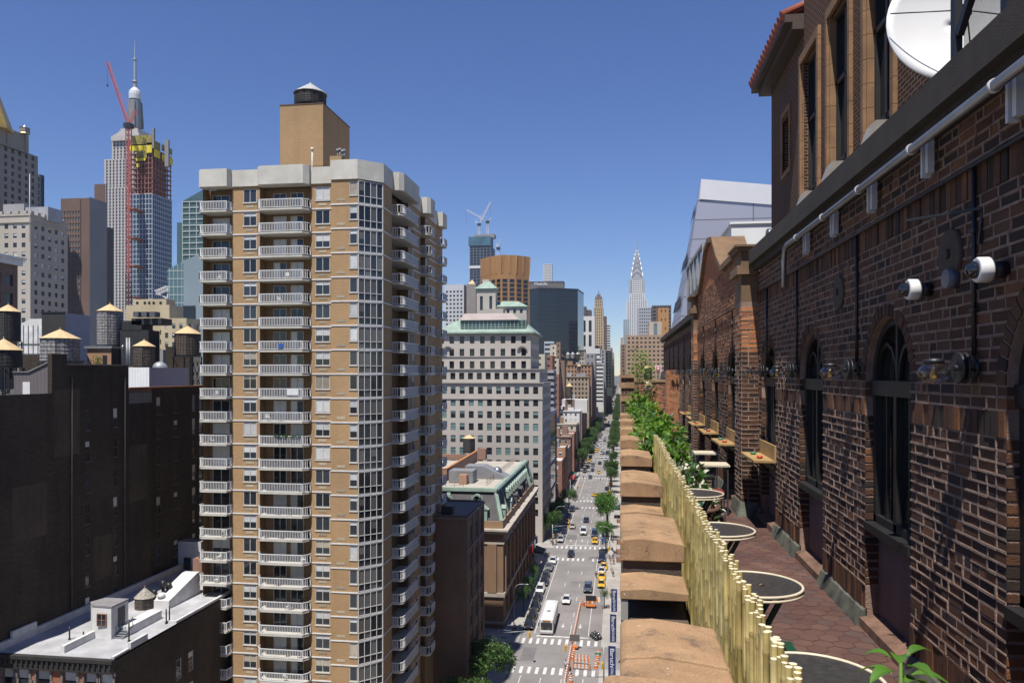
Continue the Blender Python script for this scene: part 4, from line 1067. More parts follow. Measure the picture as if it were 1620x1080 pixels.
# bulkhead tower on the roof
by = 95.0; bx0, bx1 = xat(443, by), xat(511, by); bye = yat(553, bx1)
b = MB(); zb = zat(164, bx1, by); b.box(bx0, bx1, by, bye, 73, zb); b.box(bx0-.03, bx1+.03, by-.03, bye+.03, 77.2, 77.32); b.build('bulkhead', TANB, tower)
b = MB(); b.box(bx0-.06, bx1+.06, by-.06, bye+.06, zb, zb+.12); b.build('bulkhead_coping', mk('coping_brown', (.12, .07, .045), .8, .2, 1), tower)
def tank(lab, cx, y, rpx, yap, yev, ybt, colr, roofc, zfoot, cols=('tank', 'roof'), group='rooftop water tanks', legs=True, name='water_tank', flat=0):
    """wooden rooftop water tank sized from its outline"""
    X = xat(cx, y); r = rpx/F*dep(X, y); za, ze, zb_ = (zat(v, X, y) for v in (yap, yev, ybt))
    t = thing(name, lab, 'water tank', (X, y, zfoot), group)
    n = 28; b = MB()
    for k in range(n):          # staves
        a0, a1 = 2*math.pi*k/n+.012, 2*math.pi*(k+1)/n-.012; rr = r*(1+rnd.uniform(-.004, .006))
        p = [(X+rr*math.cos(a0), y+rr*math.sin(a0)), (X+rr*math.cos(a1), y+rr*math.sin(a1)), (X+rr*.93*math.cos(a1), y+rr*.93*math.sin(a1)), (X+rr*.93*math.cos(a0), y+rr*.93*math.sin(a0))]
        b.prism(p, zb_, ze)
    b.lathe((X, y, zb_), [(r*.94, 0), (r*.94, ze-zb_)], n)
    b.build('tank', colr, t)
    b = MB(); nh = max(5, int((ze-zb_)/.42))
    for k in range(nh):
        z = zb_+.08+(ze-zb_-.16)*(k/(nh-1))**1.12
        b.lathe((X, y, z), [(r*1.002, 0), (r*1.014, .0), (r*1.014, .05), (r*1.002, .05)], n, caps=False)
    b.build('hoops', IRON, t)
    b = MB(); m = 12
    b.lathe((X, y, ze-.02), [(r*1.08, -.05), (r*1.10, 0), (r*.5, (za-ze)*.55), (.06, za-ze-.05), (.05, za-ze+.15), (.01, za-ze+.2)], m, smooth=False); b.build('roof', roofc, t)
    b = MB(); b.lathe((X, y, zb_-.22), [(r*1.02, 0), (r*1.02, .215)], 20, smooth=False); b.build('platform', IRON, t)
    if legs and zb_-.25 > zfoot+.3:
        for sx in (-1, 1):
            for sy in (-1, 1):
                b = MB(); b.bar((X+sx*r*.8, y+sy*r*.8, zfoot), (X+sx*r*.75, y+sy*r*.75, zb_-.22), .16); b.build('leg', IRON, t)
        b = MB()
        for sx in (-1, 1): b.bar((X-r*.8*sx, y-r*.8, zfoot+.2), (X+r*.8*sx, y-r*.8, zb_-.4), .08)
        for sx in (-1, 1): b.bar((X+r*.8, y-r*.8*sx, zfoot+.2), (X+r*.8, y+r*.8*sx, zb_-.4), .08)
        b.build('brace', IRON, t)
    b = MB()
    for s in (-.12, .12): b.bar((X+r*.5+s, y-r*.93, zb_-.5), (X+r*.5+s, y-r*.93, ze), .03)
    k = zb_
    while k < ze: b.bar((X+r*.5-.12, y-r*.93, k), (X+r*.5+.12, y-r*.93, k), .03); k += .35
    b.build('ladder', IRON, t)
    return t
WD = mk('tank_dark', (.055, .05, .046), .9, .45, 2.5, bump=.4); WG = mk('tank_grey', (.36, .345, .33), .85, .5, 2.5, bump=.4); WB_ = mk('tank_brown', (.115, .088, .068), .9, .45, 2.5, bump=.4)
PLY = mk('tank_plywood', (.62, .45, .235), .8, .14, 1.5); TROOF = mk('tank_roof_grey', (.42, .42, .40), .7, .25, 2)
tank('dark wooden tank with pale cone roof crowning the apartment tower', 491, 99, 24.5, 131, 149.5, 166, WD, TROOF, zb+.1, legs=False)
# rooftop clutter of the tower
t = thing('vent_cluster', 'cluster of steel chimney vents on the tower roof beside the bulkhead', 'vent', (xat(540, 97), 90, 74))
b = MB(); vx = xat(536, 90)
b.box(vx-1.0, vx+.5, 89.6, 91.2, 72.9, zat(248, vx, 90)); b.build('base', TANB, t)
for i, (dx, hh) in enumerate(((-.25, 235), (.05, 234), (.35, 237), (.6, 236))):
    b = MB(); zt = zat(hh, vx, 90)
    b.tube([(vx+dx, 90.3, zat(250, vx, 90)), (vx+dx, 90.3, zt-.25)], .09, 10); b.tube([(vx+dx, 90.3, zt-.28), (vx+dx, 90.3, zt)], .19, 12)
    b.build('flue', mk('flue_grey', (.28, .29, .30), .5, .3, 4), t)
b = MB(); vx = xat(494, 88); zt = zat(237, vx, 88); b.tube([(vx, 88, 73), (vx, 88, zt)], .1, 10); b.tube([(vx, 88, zt-.1), (vx, 88, zt+.25)], .18, 10)
o = b.build('vent_pipe', mk('pipe_cream', (.6, .58, .5), .6, .1, 3), org=(vx, 88, 73)); tag(o, 'single cream vent pipe rising from the tower crown', 'pipe')
# a few balcony things
b = MB(); fx = tx[2]; fz = FZ[10]
for k in range(160): leaf(b, (fx+rnd.uniform(2.4, 5.8), YA-1.15+rnd.uniform(-.15, .12), fz+1.1+rnd.gauss(0, .08)), .22)
o = b.build('balcony_plants', VINE2, org=(fx+4, YA-1.1, fz+1.0)); tag(o, 'green hedge of plants along a middle balcony railing', 'plants')
cm = MB(); cm.box(-.24, .24, -.22, .22, .40, .44); cm.box(-.24, .24, .2, .24, .44, .88)
for sx in (-.21, .21):
    for sy in (-.2, .2): cm.bar((sx, sy, 0), (sx, sy, .4), .04)
pm_ = MB(); pp_ = MB(); pp_.lathe((0, 0, 0), [(.14, 0), (.2, .34), (.17, .34), (.01, .3)], 10)
for k in range(70): leaf(pm_, (rnd.gauss(0, .09), rnd.gauss(0, .09), .52+rnd.gauss(0, .11)), .18)
BCH = [cm.mesh('balcony_chair', mk('chair_white', (.7, .7, .68), .5, .05, 5)), cm.mesh('balcony_chair', mk('chair_dark', (.06, .06, .065), .5, .05, 5))]; BPL = pm_.mesh('balcony_plant', VINE2); BPT = pp_.mesh('pot', mk('pot_clay', (.3, .13, .07), .8, .1, 5))
for k in range(1, NF-1):
    for x0, w in ((tx[0], WL), (tx[2], WMid)):
        for q_ in range(rnd.choice((0, 0, 1, 2, 2))):
            r = rnd.random(); nm, me = ('balcony_chair', BCH[0]) if r < .4 else ('balcony_chair', BCH[1]) if r < .7 else ('balcony_plant', BPL)
            o = bpy.data.objects.new(nm, me); COL.objects.link(o); o.location = (x0+rnd.uniform(.6, w-.6), YA-rnd.uniform(.3, .7), FZ[k]); o.rotation_euler = (0, 0, rnd.uniform(0, 6.3))
            if me is BPL: inst('pot', BPT, o, (0, 0, 0))
            tag(o, *(('white chair on a south balcony of the tan apartment tower', 'chair', 'white chairs on the tower balconies') if r < .4 else ('dark chair on a south balcony of the tan apartment tower', 'chair', 'dark chairs on the tower balconies') if r < .7 else ('potted green plant on a south balcony of the tan apartment tower', 'plant', 'potted plants on the tower balconies')))
b = MB(); fz = FZ[8]; b.box(fx+4.0, fx+5.4, YA-1.26, YA-1.22, fz+.3, fz+1.0)
o = b.build('balcony_banner', WHITE, org=(fx+4.7, YA-1.24, fz+.3)); tag(o, 'white cloth banner hung on a middle balcony railing', 'banner')
b = MB(); fz = FZ[6]; b.box(fx+2.9, fx+3.5, YA-1.25, YA-1.22, fz+.25, fz+.75)
o = b.build('balcony_flag', mk('flag_blue', (.03, .1, .4), .7, .1, 3), org=(fx+3.2, YA-1.24, fz+.25)); tag(o, 'small blue cloth on a middle balcony railing', 'flag')

# ================================================================ LEFT FOREGROUND ROOFS
DBR = brick('shade_dark_brick', (.047, .036, .026), (.078, .058, .042), (.085, .070, .055), .6, .2, .03, var=.45, bump=.3, wscale=.12)  # dark brick, darkened further: shade of the east walls put into the colour
XD = -60.0
FDK = mk('frame_dark', (.10, .10, .10), .5, .2, 3)
GREYW = mk('sill_grey', (.22, .21, .20), .8, .2, 3)
def eastwall(root, X, px0, px1, pytop, zbot, cols, zs, h, w, mat, name='wall', wst='rk', dp=.22):
    """a stretch of an east-facing wall between two readings, its top at pytop (read at its far end)"""
    y0, y1 = yat(px0, X), yat(px1, X); zt = zat(pytop, X, y1)
    T = TE(X, y0, zbot); mb = MB()
    us = [(yat(c, X)-y0-w/2, yat(c, X)-y0+w/2) for c in cols]
    facade(mb, T, y1-y0, zt-zbot, us, [(z-zbot, z-zbot+h) for z in sorted(zs)], dp)
    mb.face(((X, y0, zt), (X, y1, zt), (X-.5, y1, zt), (X-.5, y0, zt))); mb.face(((X-.5, y0, zbot), (X-.5, y1, zbot), (X-.5, y1, zt), (X-.5, y0, zt)))
    mb.face(((X, y0, zbot), (X-.5, y0, zbot), (X-.5, y0, zt), (X, y0, zt))); mb.face(((X, y1, zbot), (X-.5, y1, zbot), (X-.5, y1, zt), (X, y1, zt)))
    mb.build(name, mat, root)
    for u0, u1 in us:
        for z in zs:
            inst('window', winmesh(w, h, wst+rnd.choice('0000012'), FDK, G1, BLIND), root, Vector((X-.1, y0+(u0+u1)/2, z))-Vector(wloc(root)), R(90))
    return y0, y1, zt
dk = thing('dark_brick_building', 'huge dark brick party wall with two columns of narrow windows at left', 'building', (-75, 80, 0))
yw = yat(139, XD); z0 = zat(680, XD, yw); zsD = [z0-3.55*k for k in range(8)]
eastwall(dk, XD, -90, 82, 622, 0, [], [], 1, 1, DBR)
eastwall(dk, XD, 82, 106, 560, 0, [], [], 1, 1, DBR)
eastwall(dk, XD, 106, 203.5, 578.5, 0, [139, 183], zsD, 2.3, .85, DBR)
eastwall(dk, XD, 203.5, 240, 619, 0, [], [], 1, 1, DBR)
b = MB(); b.box(-100, XD-.55, 40, yat(240, XD)-.05, 0, zat(622, XD, yat(82, XD))-.7); b.build('roof', mk('tar_roof', (.06, .058, .055), .95, .2, .5), dk)
b = MB(); ya, yb_ = yat(106, XD), yat(203.5, XD); z = zat(578.5, XD, yb_); b.box(XD-.55, XD+.06, ya, yb_, z, z+.13); 
o = b.build('coping', GREYW, dk)
b = MB(); ya, yb_ = yat(204, XD), yat(240, XD); z = zat(619, XD, yb_); b.box(XD-.5, XD+.02, ya, yb_, z-1.4, z-.1); b.build('patch', mk('grey_patch', (.18, .18, .19), .9, .1, 1), dk)
for px in (112, 196): yy = yat(px, XD); b = MB(); b.tube([(XD+.1, yy, 20), (XD+.1, yy, 49.6)], .09, 8); b.build('drain_pipe', mk('pipe_rust', (.10, .075, .06), .8, .3, 1), dk)
PAT = brick('patch_brick', (.085, .062, .045), (.11, .082, .06), (.12, .1, .08), .6, .2, .03, var=.4, wscale=.2)
for p0, p1, z0_, z1_ in ((20, 74, 33, 38.5), (86, 126, 41, 48.2), (148, 176, 26, 31), (205, 233, 34, 41)): b = MB(); b.box(XD-.02, XD+.012, yat(p0, XD), yat(p1, XD), z0_, z1_); b.build('brick_patch', PAT, dk)
dk2 = thing('dark_brick_annex', 'dark brick rear wing with orange coping between party wall and apartment tower', 'building', (-75, 105, 0))
X2 = -60.6; yw = yat(251, X2); z0 = zat(655, X2, yw)
eastwall(dk2, X2, 240.5, 335, 610.5, 0, [251, 278.5, 307, 318], [z0-3.3*k for k in range(9)], 2.3, 1.0, DBR)
ORC = mk('orange_coping', (.50, .20, .07), .8, .25, 1)
b = MB(); ya, yb_ = yat(204, X2), yat(335, X2); z = zat(610.5, X2, yb_); b.box(X2-.5, X2+.08, ya, yb_, z, z+.16); b.build('coping', ORC, dk2)
b = MB(); b.box(-130, X2-.55, yat(240, XD)+.05, 160, 0, 46.6); b.build('roof', MATS['tar_roof'], dk2)
b = MB(); b.box(-62, X2-.05, yat(204, XD)-1, yat(240.4, X2), 47.3, z-.003); b.build('brick_parapet', brick('red_parapet', (.3, .14, .09), (.36, .18, .12), (.4, .33, .28), .25, .08, .01), dk2)
def box_thing(name, lab, cat, px0, px1, Y, pyt, pxe, zbot, mS, mE, grp=None, zoff=0, cap=None, mats=None):
    """upright block read off the photo: south face px0..px1 at Y, east face running back to pxe"""
    x0, x1 = xat(px0, Y), xat(px1, Y); y1 = yat(pxe, x1) if pxe else Y+6
    zt = zat(pyt, x1, Y)
    t = thing(name, lab, cat, ((x0+x1)/2, Y, zbot), grp)
    b = MB(); b.face(((x0, Y, zbot), (x1, Y, zbot), (x1, Y, zt), (x0, Y, zt)), 0); b.face(((x1, Y, zbot), (x1, y1, zbot), (x1, y1, zt), (x1, Y, zt)), 1)
    b.face(((x0, Y, zbot), (x0, y1, zbot), (x0, y1, zt), (x0, Y, zt)), 1); b.face(((x0, y1, zbot), (x1, y1, zbot), (x1, y1, zt), (x0, y1, zt)), 0)
    b.face(((x0, Y, zt), (x1, Y, zt), (x1, y1, zt), (x0, y1, zt)), 2)
    b.build('wall', [mS, mE, cap or mE], t)
    return t, x0, x1, y1, zt
def corr(name, col, rough=.5):
    """ribbed metal siding"""
    if name in MATS: return MATS[name]
    m, n, l, b = newmat(name)
    g = n.new('ShaderNodeNewGeometry'); sp = n.new('ShaderNodeSeparateXYZ'); l.new(g.outputs['Position'], sp.inputs[0])
    ad = n.new('ShaderNodeMath'); l.new(sp.outputs[0], ad.inputs[0]); l.new(sp.outputs[1], ad.inputs[1])
    mu = n.new('ShaderNodeMath'); mu.operation = 'MULTIPLY'; mu.inputs[1].default_value = 14; l.new(ad.outputs[0], mu.inputs[0])
    si = n.new('ShaderNodeMath'); si.operation = 'SINE'; l.new(mu.outputs[0], si.inputs[0])
    bp = n.new('ShaderNodeBump'); bp.inputs['Strength'].default_value = .7; bp.inputs['Distance'].default_value = .05
    l.new(si.outputs[0], bp.inputs['Height']); l.new(bp.outputs[0], b.inputs['Normal'])
    l.new(dirty(n, l, g.outputs['Position'], col, .12, .3), b.inputs['Base Color']); b.inputs['Roughness'].default_value = rough
    MATS[name] = m; return m
WSID = corr('white_siding', (.78, .78, .77)); LSID = corr('shaded_white_siding', (.42, .41, .52)); BSID = corr('brown_siding', (.14, .12, .115)); LAV = mk('lavender_panel', (.33, .33, .385), .6, .1, .5)  # LSID: copy of the white siding with its shade painted in as lavender
t, x0, x1, y1, zt = box_thing('metal_shed', 'long metal clad box, white front and ribbed side tinted lavender for shade, behind orange coping', 'roof shed', 203, 236, 100, 581, 298, 46.6, WSID, LSID)
t, x0, x1, y1, zt = box_thing('stair_hut', 'small brick roof hut with ivy and dark doorway', 'roof shed', 138, 176, 102, 551, 191, 46.6, brick('hut_brick', (.42, .2, .1), (.5, .26, .14), (.45, .36, .28), .25, .08, .01), DBR)
b = MB(); b.box(x0-.3, x1+.3, 101.7, y1+.2, zt, zt+.35); b.build('roof', mk('hut_roof', (.2, .21, .22), .7, .2, 1), t)
b = MB(); dx = xat(166, 102); b.box(dx-.35, dx+.35, 101.95, 102.0, 46.6, zat(562, dx, 102)); b.build('door', BLACK, t)
b = MB(); ix = xat(155, 102)
for k in range(150): leaf(b, (ix+rnd.gauss(0, .35), 101.9+rnd.uniform(-.12, .05), 50.9+rnd.uniform(-1.4, 1.8)), .2)
b.build('ivy', VINE, t)
t, x0, x1, y1, zt = box_thing('elevator_bulkhead', 'tall black and lavender elevator bulkhead between two water tanks', 'roof shed', 66, 103, 125, 495, 142, 44, mk('black_wall', (.035, .032, .03), .8, .2, .5), LAV)
b = MB(); b.box(x0-.1, x1+.1, 124.9, 125, zt, zt+.25); b.build('coping', BLACK, t)
t, x0, x1, y1, zt = box_thing('wrapped_scaffold', 'white wrapped roof scaffold with sloped top beside dark water tank', 'scaffold', 30, 68, 140, 514, 72, 44, mk('wrap_white', (.8, .8, .8), .7, .3, .6, bump=1, bscale=1.2), mk('wrap_white_shade', (.6, .6, .62), .7, .2, .6))  # second wrap is a dimmer copy, shade of the east side in its colour
b = MB(); b.extr([(x0, zt), (x1, zt), (x1, zt+1.3), (x0+2.5, zt+1.3)], lambda u, w, v: (u, w, v), 140, 147); b.build('roof', MATS['white_paint'], t)
b = MB()
for k in range(6):
    x = x0+(x1-x0)*k/5; b.bar((x, 139.9, 44), (x, 139.9, zt), .09)
for z in (48, 50, 52, 54, 56):
    if z < zt: b.bar((x0, 139.9, z), (x1, 139.9, z), .09)
b.build('pipe_frame', GREYW, t)
# sloped shed with white door on the near roof
sy = 76.0; xs0, xs1 = xat(22, sy), xat(82, sy); zr = zat(622, XD, yat(82, XD))-.7
t = thing('sloped_shed', 'dark ribbed roof shed with white door and slanted grey roof', 'roof shed', ((xs0+xs1)/2, sy, zr))
zl, zh, xm = zat(589, xs0, sy), zat(571, xs1, sy), xat(48, sy)
b = MB(); b.extr([(xs0, zr), (xs1, zr), (xs1, zh), (xm, zl+.05), (xs0, zl)], lambda u, w, v: (u, w, v), sy, sy+5); b.build('wall', BSID, t)
b = MB(); b.extr([(xm-.15, zl), (xs1+.1, zh+.0), (xs1+.1, zh+.15), (xm-.15, zl+.18)], lambda u, w, v: (u, w, v), sy-.15, sy+5.1); b.box(xs0-.1, xm-.16, sy-.15, sy+5, zl+.01, zl+.12); b.build('roof', GREYW, t)
b = MB(); dx0, dx1 = xat(36.5, sy), xat(48, sy); b.box(dx0, dx1, sy-.06, sy, zr+.1, zat(604, dx0, sy)); b.build('door', WHITE, t)
# the tanks
tank('dark water tank with pale cone roof at the upper left edge', 13, 112, 17, 481, 493, 538, WD, PLY, 46.6)
tank('broad whitish water tank with wide plywood cone roof behind dark wall', 95, 99, 27.5, 520, 535.5, 572, WG, PLY, 46.6)
tank('tall silver grey water tank with wire mesh hoops', 174, 114, 18.5, 480, 492.5, 546, WG, PLY, 46.6)
tank('small brown water tank with half shaded cone roof, nearest the white box', 228, 108, 15.5, 537, 547.5, 579, WB_, PLY, 46.6)
tank('dark brown water tank on steel trestle next to the apartment tower', 297, 118, 19.5, 515, 528, 562, WB_, PLY, 46.6)
tank('low black water tank with plywood roof cut by the left edge', 6, 84, 25, 535, 553.5, 579, WD, PLY, zr)
# steel trestle details, black machinery, dome vent, pipes
t = thing('cooling_units', 'black rooftop cooling machinery beside the grey water tank', 'machinery', (xat(208, 112), 112, 46.6))
for px0, px1, pt, pb in ((190, 235, 522, 580), (193, 224, 507, 523), (208, 255, 503, 513)):
    b = MB(); x0, x1 = xat(px0, 113), xat(px1, 113); b.box(x0, x1, 113, 116, max(46.6, zat(pb, x1, 113)), zat(pt, x1, 113)); b.build('housing', mk('machine_black', (.022, .022, .022), .7, .3, 1), t)
for k in range(3):
    b = MB(); x0 = xat(211+13*k, 112.5); b.box(x0, x0+.95, 112.4, 113.8, zat(501, x0, 112.5), zat(493, x0, 112.5)); b.build('fan_unit', mk('fan_grey', (.10, .105, .115), .6, .2, 1), t)
b = MB()
for k in range(3): x = xat(200+2.6*k, 111); b.tube([(x, 111, 46.6), (x, 111, zat(534, x, 111))], .06, 6)
o = b.build('ladder_rails', SILV, org=(xat(203, 111), 111, 46.6)); tag(o, 'pale steel ladder rails on black machinery', 'ladder')
b = MB(); x = xat(193, 104); b.tube([(x, 104, 46.6), (x, 104, zat(560, x, 104)), (x-.1, 104, zat(552, x, 104)), (x+.25, 104, zat(546, x, 104))], .16, 10); o = b.build('exhaust_duct', SILV, org=(x, 104, 46.6)); tag(o, 'bent silver exhaust duct by the ivy hut', 'duct')
b = MB(); x = xat(253, 108); z = zat(579, x, 108)
b.lathe((x, 108, z), [(1.05, -2.5), (1.05, 0), (.85, .35), (.45, .62), (.1, .72)], 16)
o = b.build('dome_vent', mk('dome_grey', (.45, .47, .48), .4, .3, 3, metal=.4), org=(x, 108, z-2.5)); tag(o, 'low domed glass skylight beside the brown water tank', 'skylight')
t, x0, x1, y1, zt = box_thing('roof_penthouse', 'small grey roof penthouse with pale pier behind the skylight', 'roof shed', 244, 258, 128, 553, 262, 44, mk('grey_stucco', (.3, .29, .29), .9, .15, 1), GREYW)
for i, (px0, px1, pt, y, lab, mt) in enumerate(((30, 66, 561, 118, 'low brown brick parapet with orange top behind the white scaffold', 'parapet'), (262, 300, 548, 135, 'low dark roof block behind the trestle tank', 'roof block'))):
    t, *_ = box_thing('roof_block', lab, 'roof block', px0, px1, y, pt, px1+6, 44, DBR, DBR, cap=ORC)
for i, (px, y, yt, yb2_, lab) in enumerate(((58, 150, 300, 340, 'tall white flagpole on the beige office block roof'),)):
    x = xat(px, y)
for px, py, y, lab in ((47, 343, 234, 'white flagpole standing on the beige stone office block'),):
    x = xat(px, y); b = MB(); b.tube([(x, y, 95), (x, y, zat(275, x, y))], [.14, .07], 8); o = b.build('flagpole', WHITE, org=(x, y, 95)); tag(o, lab, 'flagpole')

# ---- white roofed loft building in the lower left corner
XR, YR, ZR = -47.4, 65.7, 23.0
lo = thing('loft_building', 'low loft building with bright white roof and arched red brick front', 'building', (-54, 80, 0))
WROOF = mk('white_roof', (.44, .44, .45), .75, .3, .35, bump=.15)
b = MB(); b.box(-70, XR, YR, 97, ZR-.2, ZR); b.build('roof', WROOF, lo)
RBR = brick('red_brick', (.36, .10, .05), (.42, .13, .065), (.38, .25, .2), .3, .09, .01, var=.2)
XL = -70; U = XR-XL
cxs = [xat(p, YR) for p in (15, 36, 69, 111, 145, 168)]; hw = .72
us = [(c-XL-hw, c-XL+hw) for c in cxs]
za = zat(1060, cxs[2], YR)
b = MB(); facade(b, TS(XL, YR, 0), U, ZR-1.3, us, [(za-6.5-3.2, za-6.5), (za-3.0, za)], .3, 0); b.build('front_wall', RBR, lo)
for a, c in us:
    m = XL+(a+c)/2; b = MB()
    for k in range(9):
        t0, t1 = math.pi*k/9, math.pi*(k+1)/9
        q = [(m-hw*1.0*math.cos(t0), za-.1+hw*math.sin(t0)*.8), (m-hw*math.cos(t1), za-.1+hw*math.sin(t1)*.8), (m-hw*1.45*math.cos(t1), za-.1+hw*1.3*math.sin(t1)), (m-hw*1.45*math.cos(t0), za-.1+hw*1.3*math.sin(t0))]
        b.extr(q, lambda u, w, v: (u, w, v), YR-.12, YR-.003)
    for s in (-1, 1):
        for k in range(4): b.box(m+s*hw, m+s*(hw+.22+.12*(k % 2)), YR-.1, YR-.003, za-.15-.75*(k+1)+.05, za-.15-.75*k)
    b.build('arch_surround', mk('quoin_grey', (.20, .17, .15), .9, .25, 2), lo)
for a, c in us: inst('window', winmesh(2*hw, 3.0, 'r1', FDK, G1, BLIND), lo, Vector((XL+(a+c)/2, YR+.2, za-3.0))-Vector(wloc(lo)))
c = MB(); c.box(XL, XR+.15, YR-.55, YR-.002, ZR-.35, ZR-.01); c.box(XL, XR+.1, YR-.35, YR-.002, ZR-1.3, ZR-.351)
for k in range(42): x = XL+.3+k*(U-.4)/41; c.box(x-.1, x+.1, YR-.5, YR-.36, ZR-.85, ZR-.36)
c.build('cornice', mk('black_cornice', (.03, .028, .026), .8, .3, 1), lo)
b = MB(); facade(b, TE(XR, YR, 0), 31.3, ZR, [(yat(p, XR)-YR-.5, yat(p, XR)-YR+.5) for p in (283, 302)], [(ZR-9.6, ZR-7.4), (ZR-6.2, ZR-4.0)], .2); b.build('side_wall', DBR, lo)
for p in (283, 302):
    for z in (ZR-9.6, ZR-6.2): inst('window', winmesh(1, 2.2, 'r'+rnd.choice('01'), FRAME, G1, BLIND), lo, Vector((XR-.1, yat(p, XR), z))-Vector(wloc(lo)), R(90))
b = MB()
b.box(XR-.3, XR+.02, YR+10.2, 97, ZR, ZR+.28); b.box(XR-.3, XR+.02, YR+2.5, YR+5.2, ZR, ZR+.65); b.box(XR-.3, XR+.02, YR, YR+2.4, ZR, ZR+.2); b.box(XR-1.6, XR-.32, YR+10.2, YR+10.5, ZR, ZR+.26)
b.box(XD+.02, XD+.4, YR, 97, ZR, ZR+.75); b.build('parapet', mk('white_coping', (.62, .61, .60), .8, .2, 1), lo)
# roof furniture
WWALL = mk('white_wall', (.72, .71, .69), .85, .2, .8, bump=.3, bscale=20)
t = thing('roof_cabin', 'white roof cabin with small window, dark door and steel steps', 'roof shed', (-52, 69.5, ZR))
hy = 70.5; hx0, hx1 = xat(131, hy), xat(176, hy); hye = yat(203, hx1); hz = zat(961, hx1, hy); hz0 = ZR
hm_ = hx0+.9
b = MB()
fp = [(hx0, hy+1.2), (hm_, hy+.2), (hx1, hy), (hx1, hye), (hx0+.6, hye)]
b.prism(fp, ZR, hz); b.build('wall', WWALL, t)
b = MB(); cxm = sum(p[0] for p in fp)/5; cym = sum(p[1] for p in fp)/5
b.prism([(cxm+(x-cxm)*1.04, cym+(y-cym)*1.04) for x, y in fp], hz, hz+.14); b.build('roof', mk('cabin_roof', (.24, .225, .23), .85, .2, 1), t)
wx = xat(161, hy); b = MB(); zz = zat(990, wx, hy)
for u in (-.5, 0, .5): b.box(wx+u-.05, wx+u+.05, hy-.05, hy+.1, zz, zz+1.25)
for v in (0, .6, 1.2): b.box(wx-.5, wx+.5, hy-.045, hy+.1, zz+v, zz+v+.06)
wo = b.build('window', mk('rust_frame', (.28, .13, .08), .8, .3, 4), t); b = MB(); b.face(((wx-.5, hy-.02, zz), (wx+.5, hy-.02, zz), (wx+.5, hy-.02, zz+1.25), (wx-.5, hy-.02, zz+1.25))); b.build('pane', G1, wo)
b = MB(); dy0 = hy+(hye-hy)*.38; b.box(hx1, hx1+.05, dy0, dy0+1.1, ZR+.9, hz-.35); b.build('door', mk('door_slate', (.07, .075, .08), .6, .1, 2), t)
b = MB()
for k in range(6):
    b.box(hx1+.1, hx1+1.1, dy0+.9-.28*k-.28, dy0+.9-.28*k, ZR+.85-.155*k-.04, ZR+.85-.155*k)
b.bar((hx1+.1, dy0+.9, ZR+.9), (hx1+.1, dy0-.9, ZR), .08, .12); b.bar((hx1+1.1, dy0+.9, ZR+.9), (hx1+1.1, dy0-.9, ZR), .08, .12)
for s in (.1, 1.1):
    for k in range(0, 6, 2): b.bar((hx1+s, dy0+.8-.3*k, ZR+.82-.155*k), (hx1+s, dy0+.8-.3*k, ZR+1.75-.155*k), .04)
    b.bar((hx1+s, dy0+.8, ZR+1.75), (hx1+s, dy0-.7, ZR+.95), .04)
b.build('steps', mk('steel_grey', (.22, .24, .26), .5, .2, 4), t)
tank('small weathered wooden tank with peeling cone roof on the white loft roof', 229, 80.5, 14.5, 928, 943, 968, WB_, mk('tank_roof_peel', (.36, .33, .28), .85, .5, 5), ZR, legs=True)
def roofbox(lab, name, cat, px, py, w, l, h, m, slope=0):
    """small rooftop piece whose base centre is read at px,py on the white roof"""
    d = (H-ZR)*F/(py-590); r = (px-810)/F*d; X = r*CT-d*ST; Y = d*CT+r*ST
    b = MB()
    if slope: b.extr([(Y-l/2, ZR), (Y+l/2, ZR), (Y+l/2, ZR+h), (Y+l/2-.7, ZR+h), (Y-l/2, ZR+h*.35)], lambda u, w_, v: (w_, u, v), X-w/2, X+w/2)
    else: b.box(X-w/2, X+w/2, Y-l/2, Y+l/2, ZR, ZR+h)
    o = b.build(name, m, org=(X, Y, ZR)); tag(o, lab, cat); return o
roofbox('sloped white stair bulkhead with ridge vent on the loft roof', 'stair_bulkhead', 'roof shed', 281, 949, 1.9, 6.5, 2.6, WWALL, 1)
roofbox('red brick chimney at the rear of the white loft roof', 'chimney', 'chimney', 316, 921, 1.2, 1.2, 3.2, MATS['red_parapet'])
roofbox('low white curb wall beside the roof cabin', 'roof_curb', 'curb', 128, 1018, .35, 5.0, .7, WWALL)
roofbox('low white skylight curb behind the roof cabin', 'roof_curb', 'curb', 222, 990, 1.4, 5.5, .9, WWALL)
roofbox('ribbed white parapet panel at the left end of the loft roof', 'parapet_panel', 'parapet', 38, 1012, .25, 3.2, 1.4, WWALL)
for i, (px, py, h, lab) in enumerate(((110, 1011, 1.35, 'thin black vent pipe standing left of the roof cabin'), (132, 1014, 1.0, 'thin black vent pipe against the roof cabin'), (204, 1014, 2.2, 'black vent pipe right of the cabin steps'), (263, 986, 1.6, 'left one of two black vent pipes by the roof edge'), (268, 984, 1.8, 'right one of two black vent pipes by the roof edge'))):
    d = (H-ZR)*F/(py-590); r = (px-810)/F*d; X = r*CT-d*ST; Y = d*CT+r*ST
    b = MB(); b.tube([(X, Y, ZR), (X, Y, ZR+h)], .075, 10); b.tube([(X, Y, ZR), (X, Y, ZR+.12)], .14, 10); o = b.build('vent_pipe', BLACK, org=(X, Y, ZR)); tag(o, lab, 'pipe')
d = (H-ZR)*F/(958-590); r = (252-810)/F*d; X = r*CT-d*ST; Y = d*CT+r*ST
t = thing('vent_cluster', 'dark cluster of rusty vents and white tank beside the loft water tank', 'vent', (X, Y, ZR))
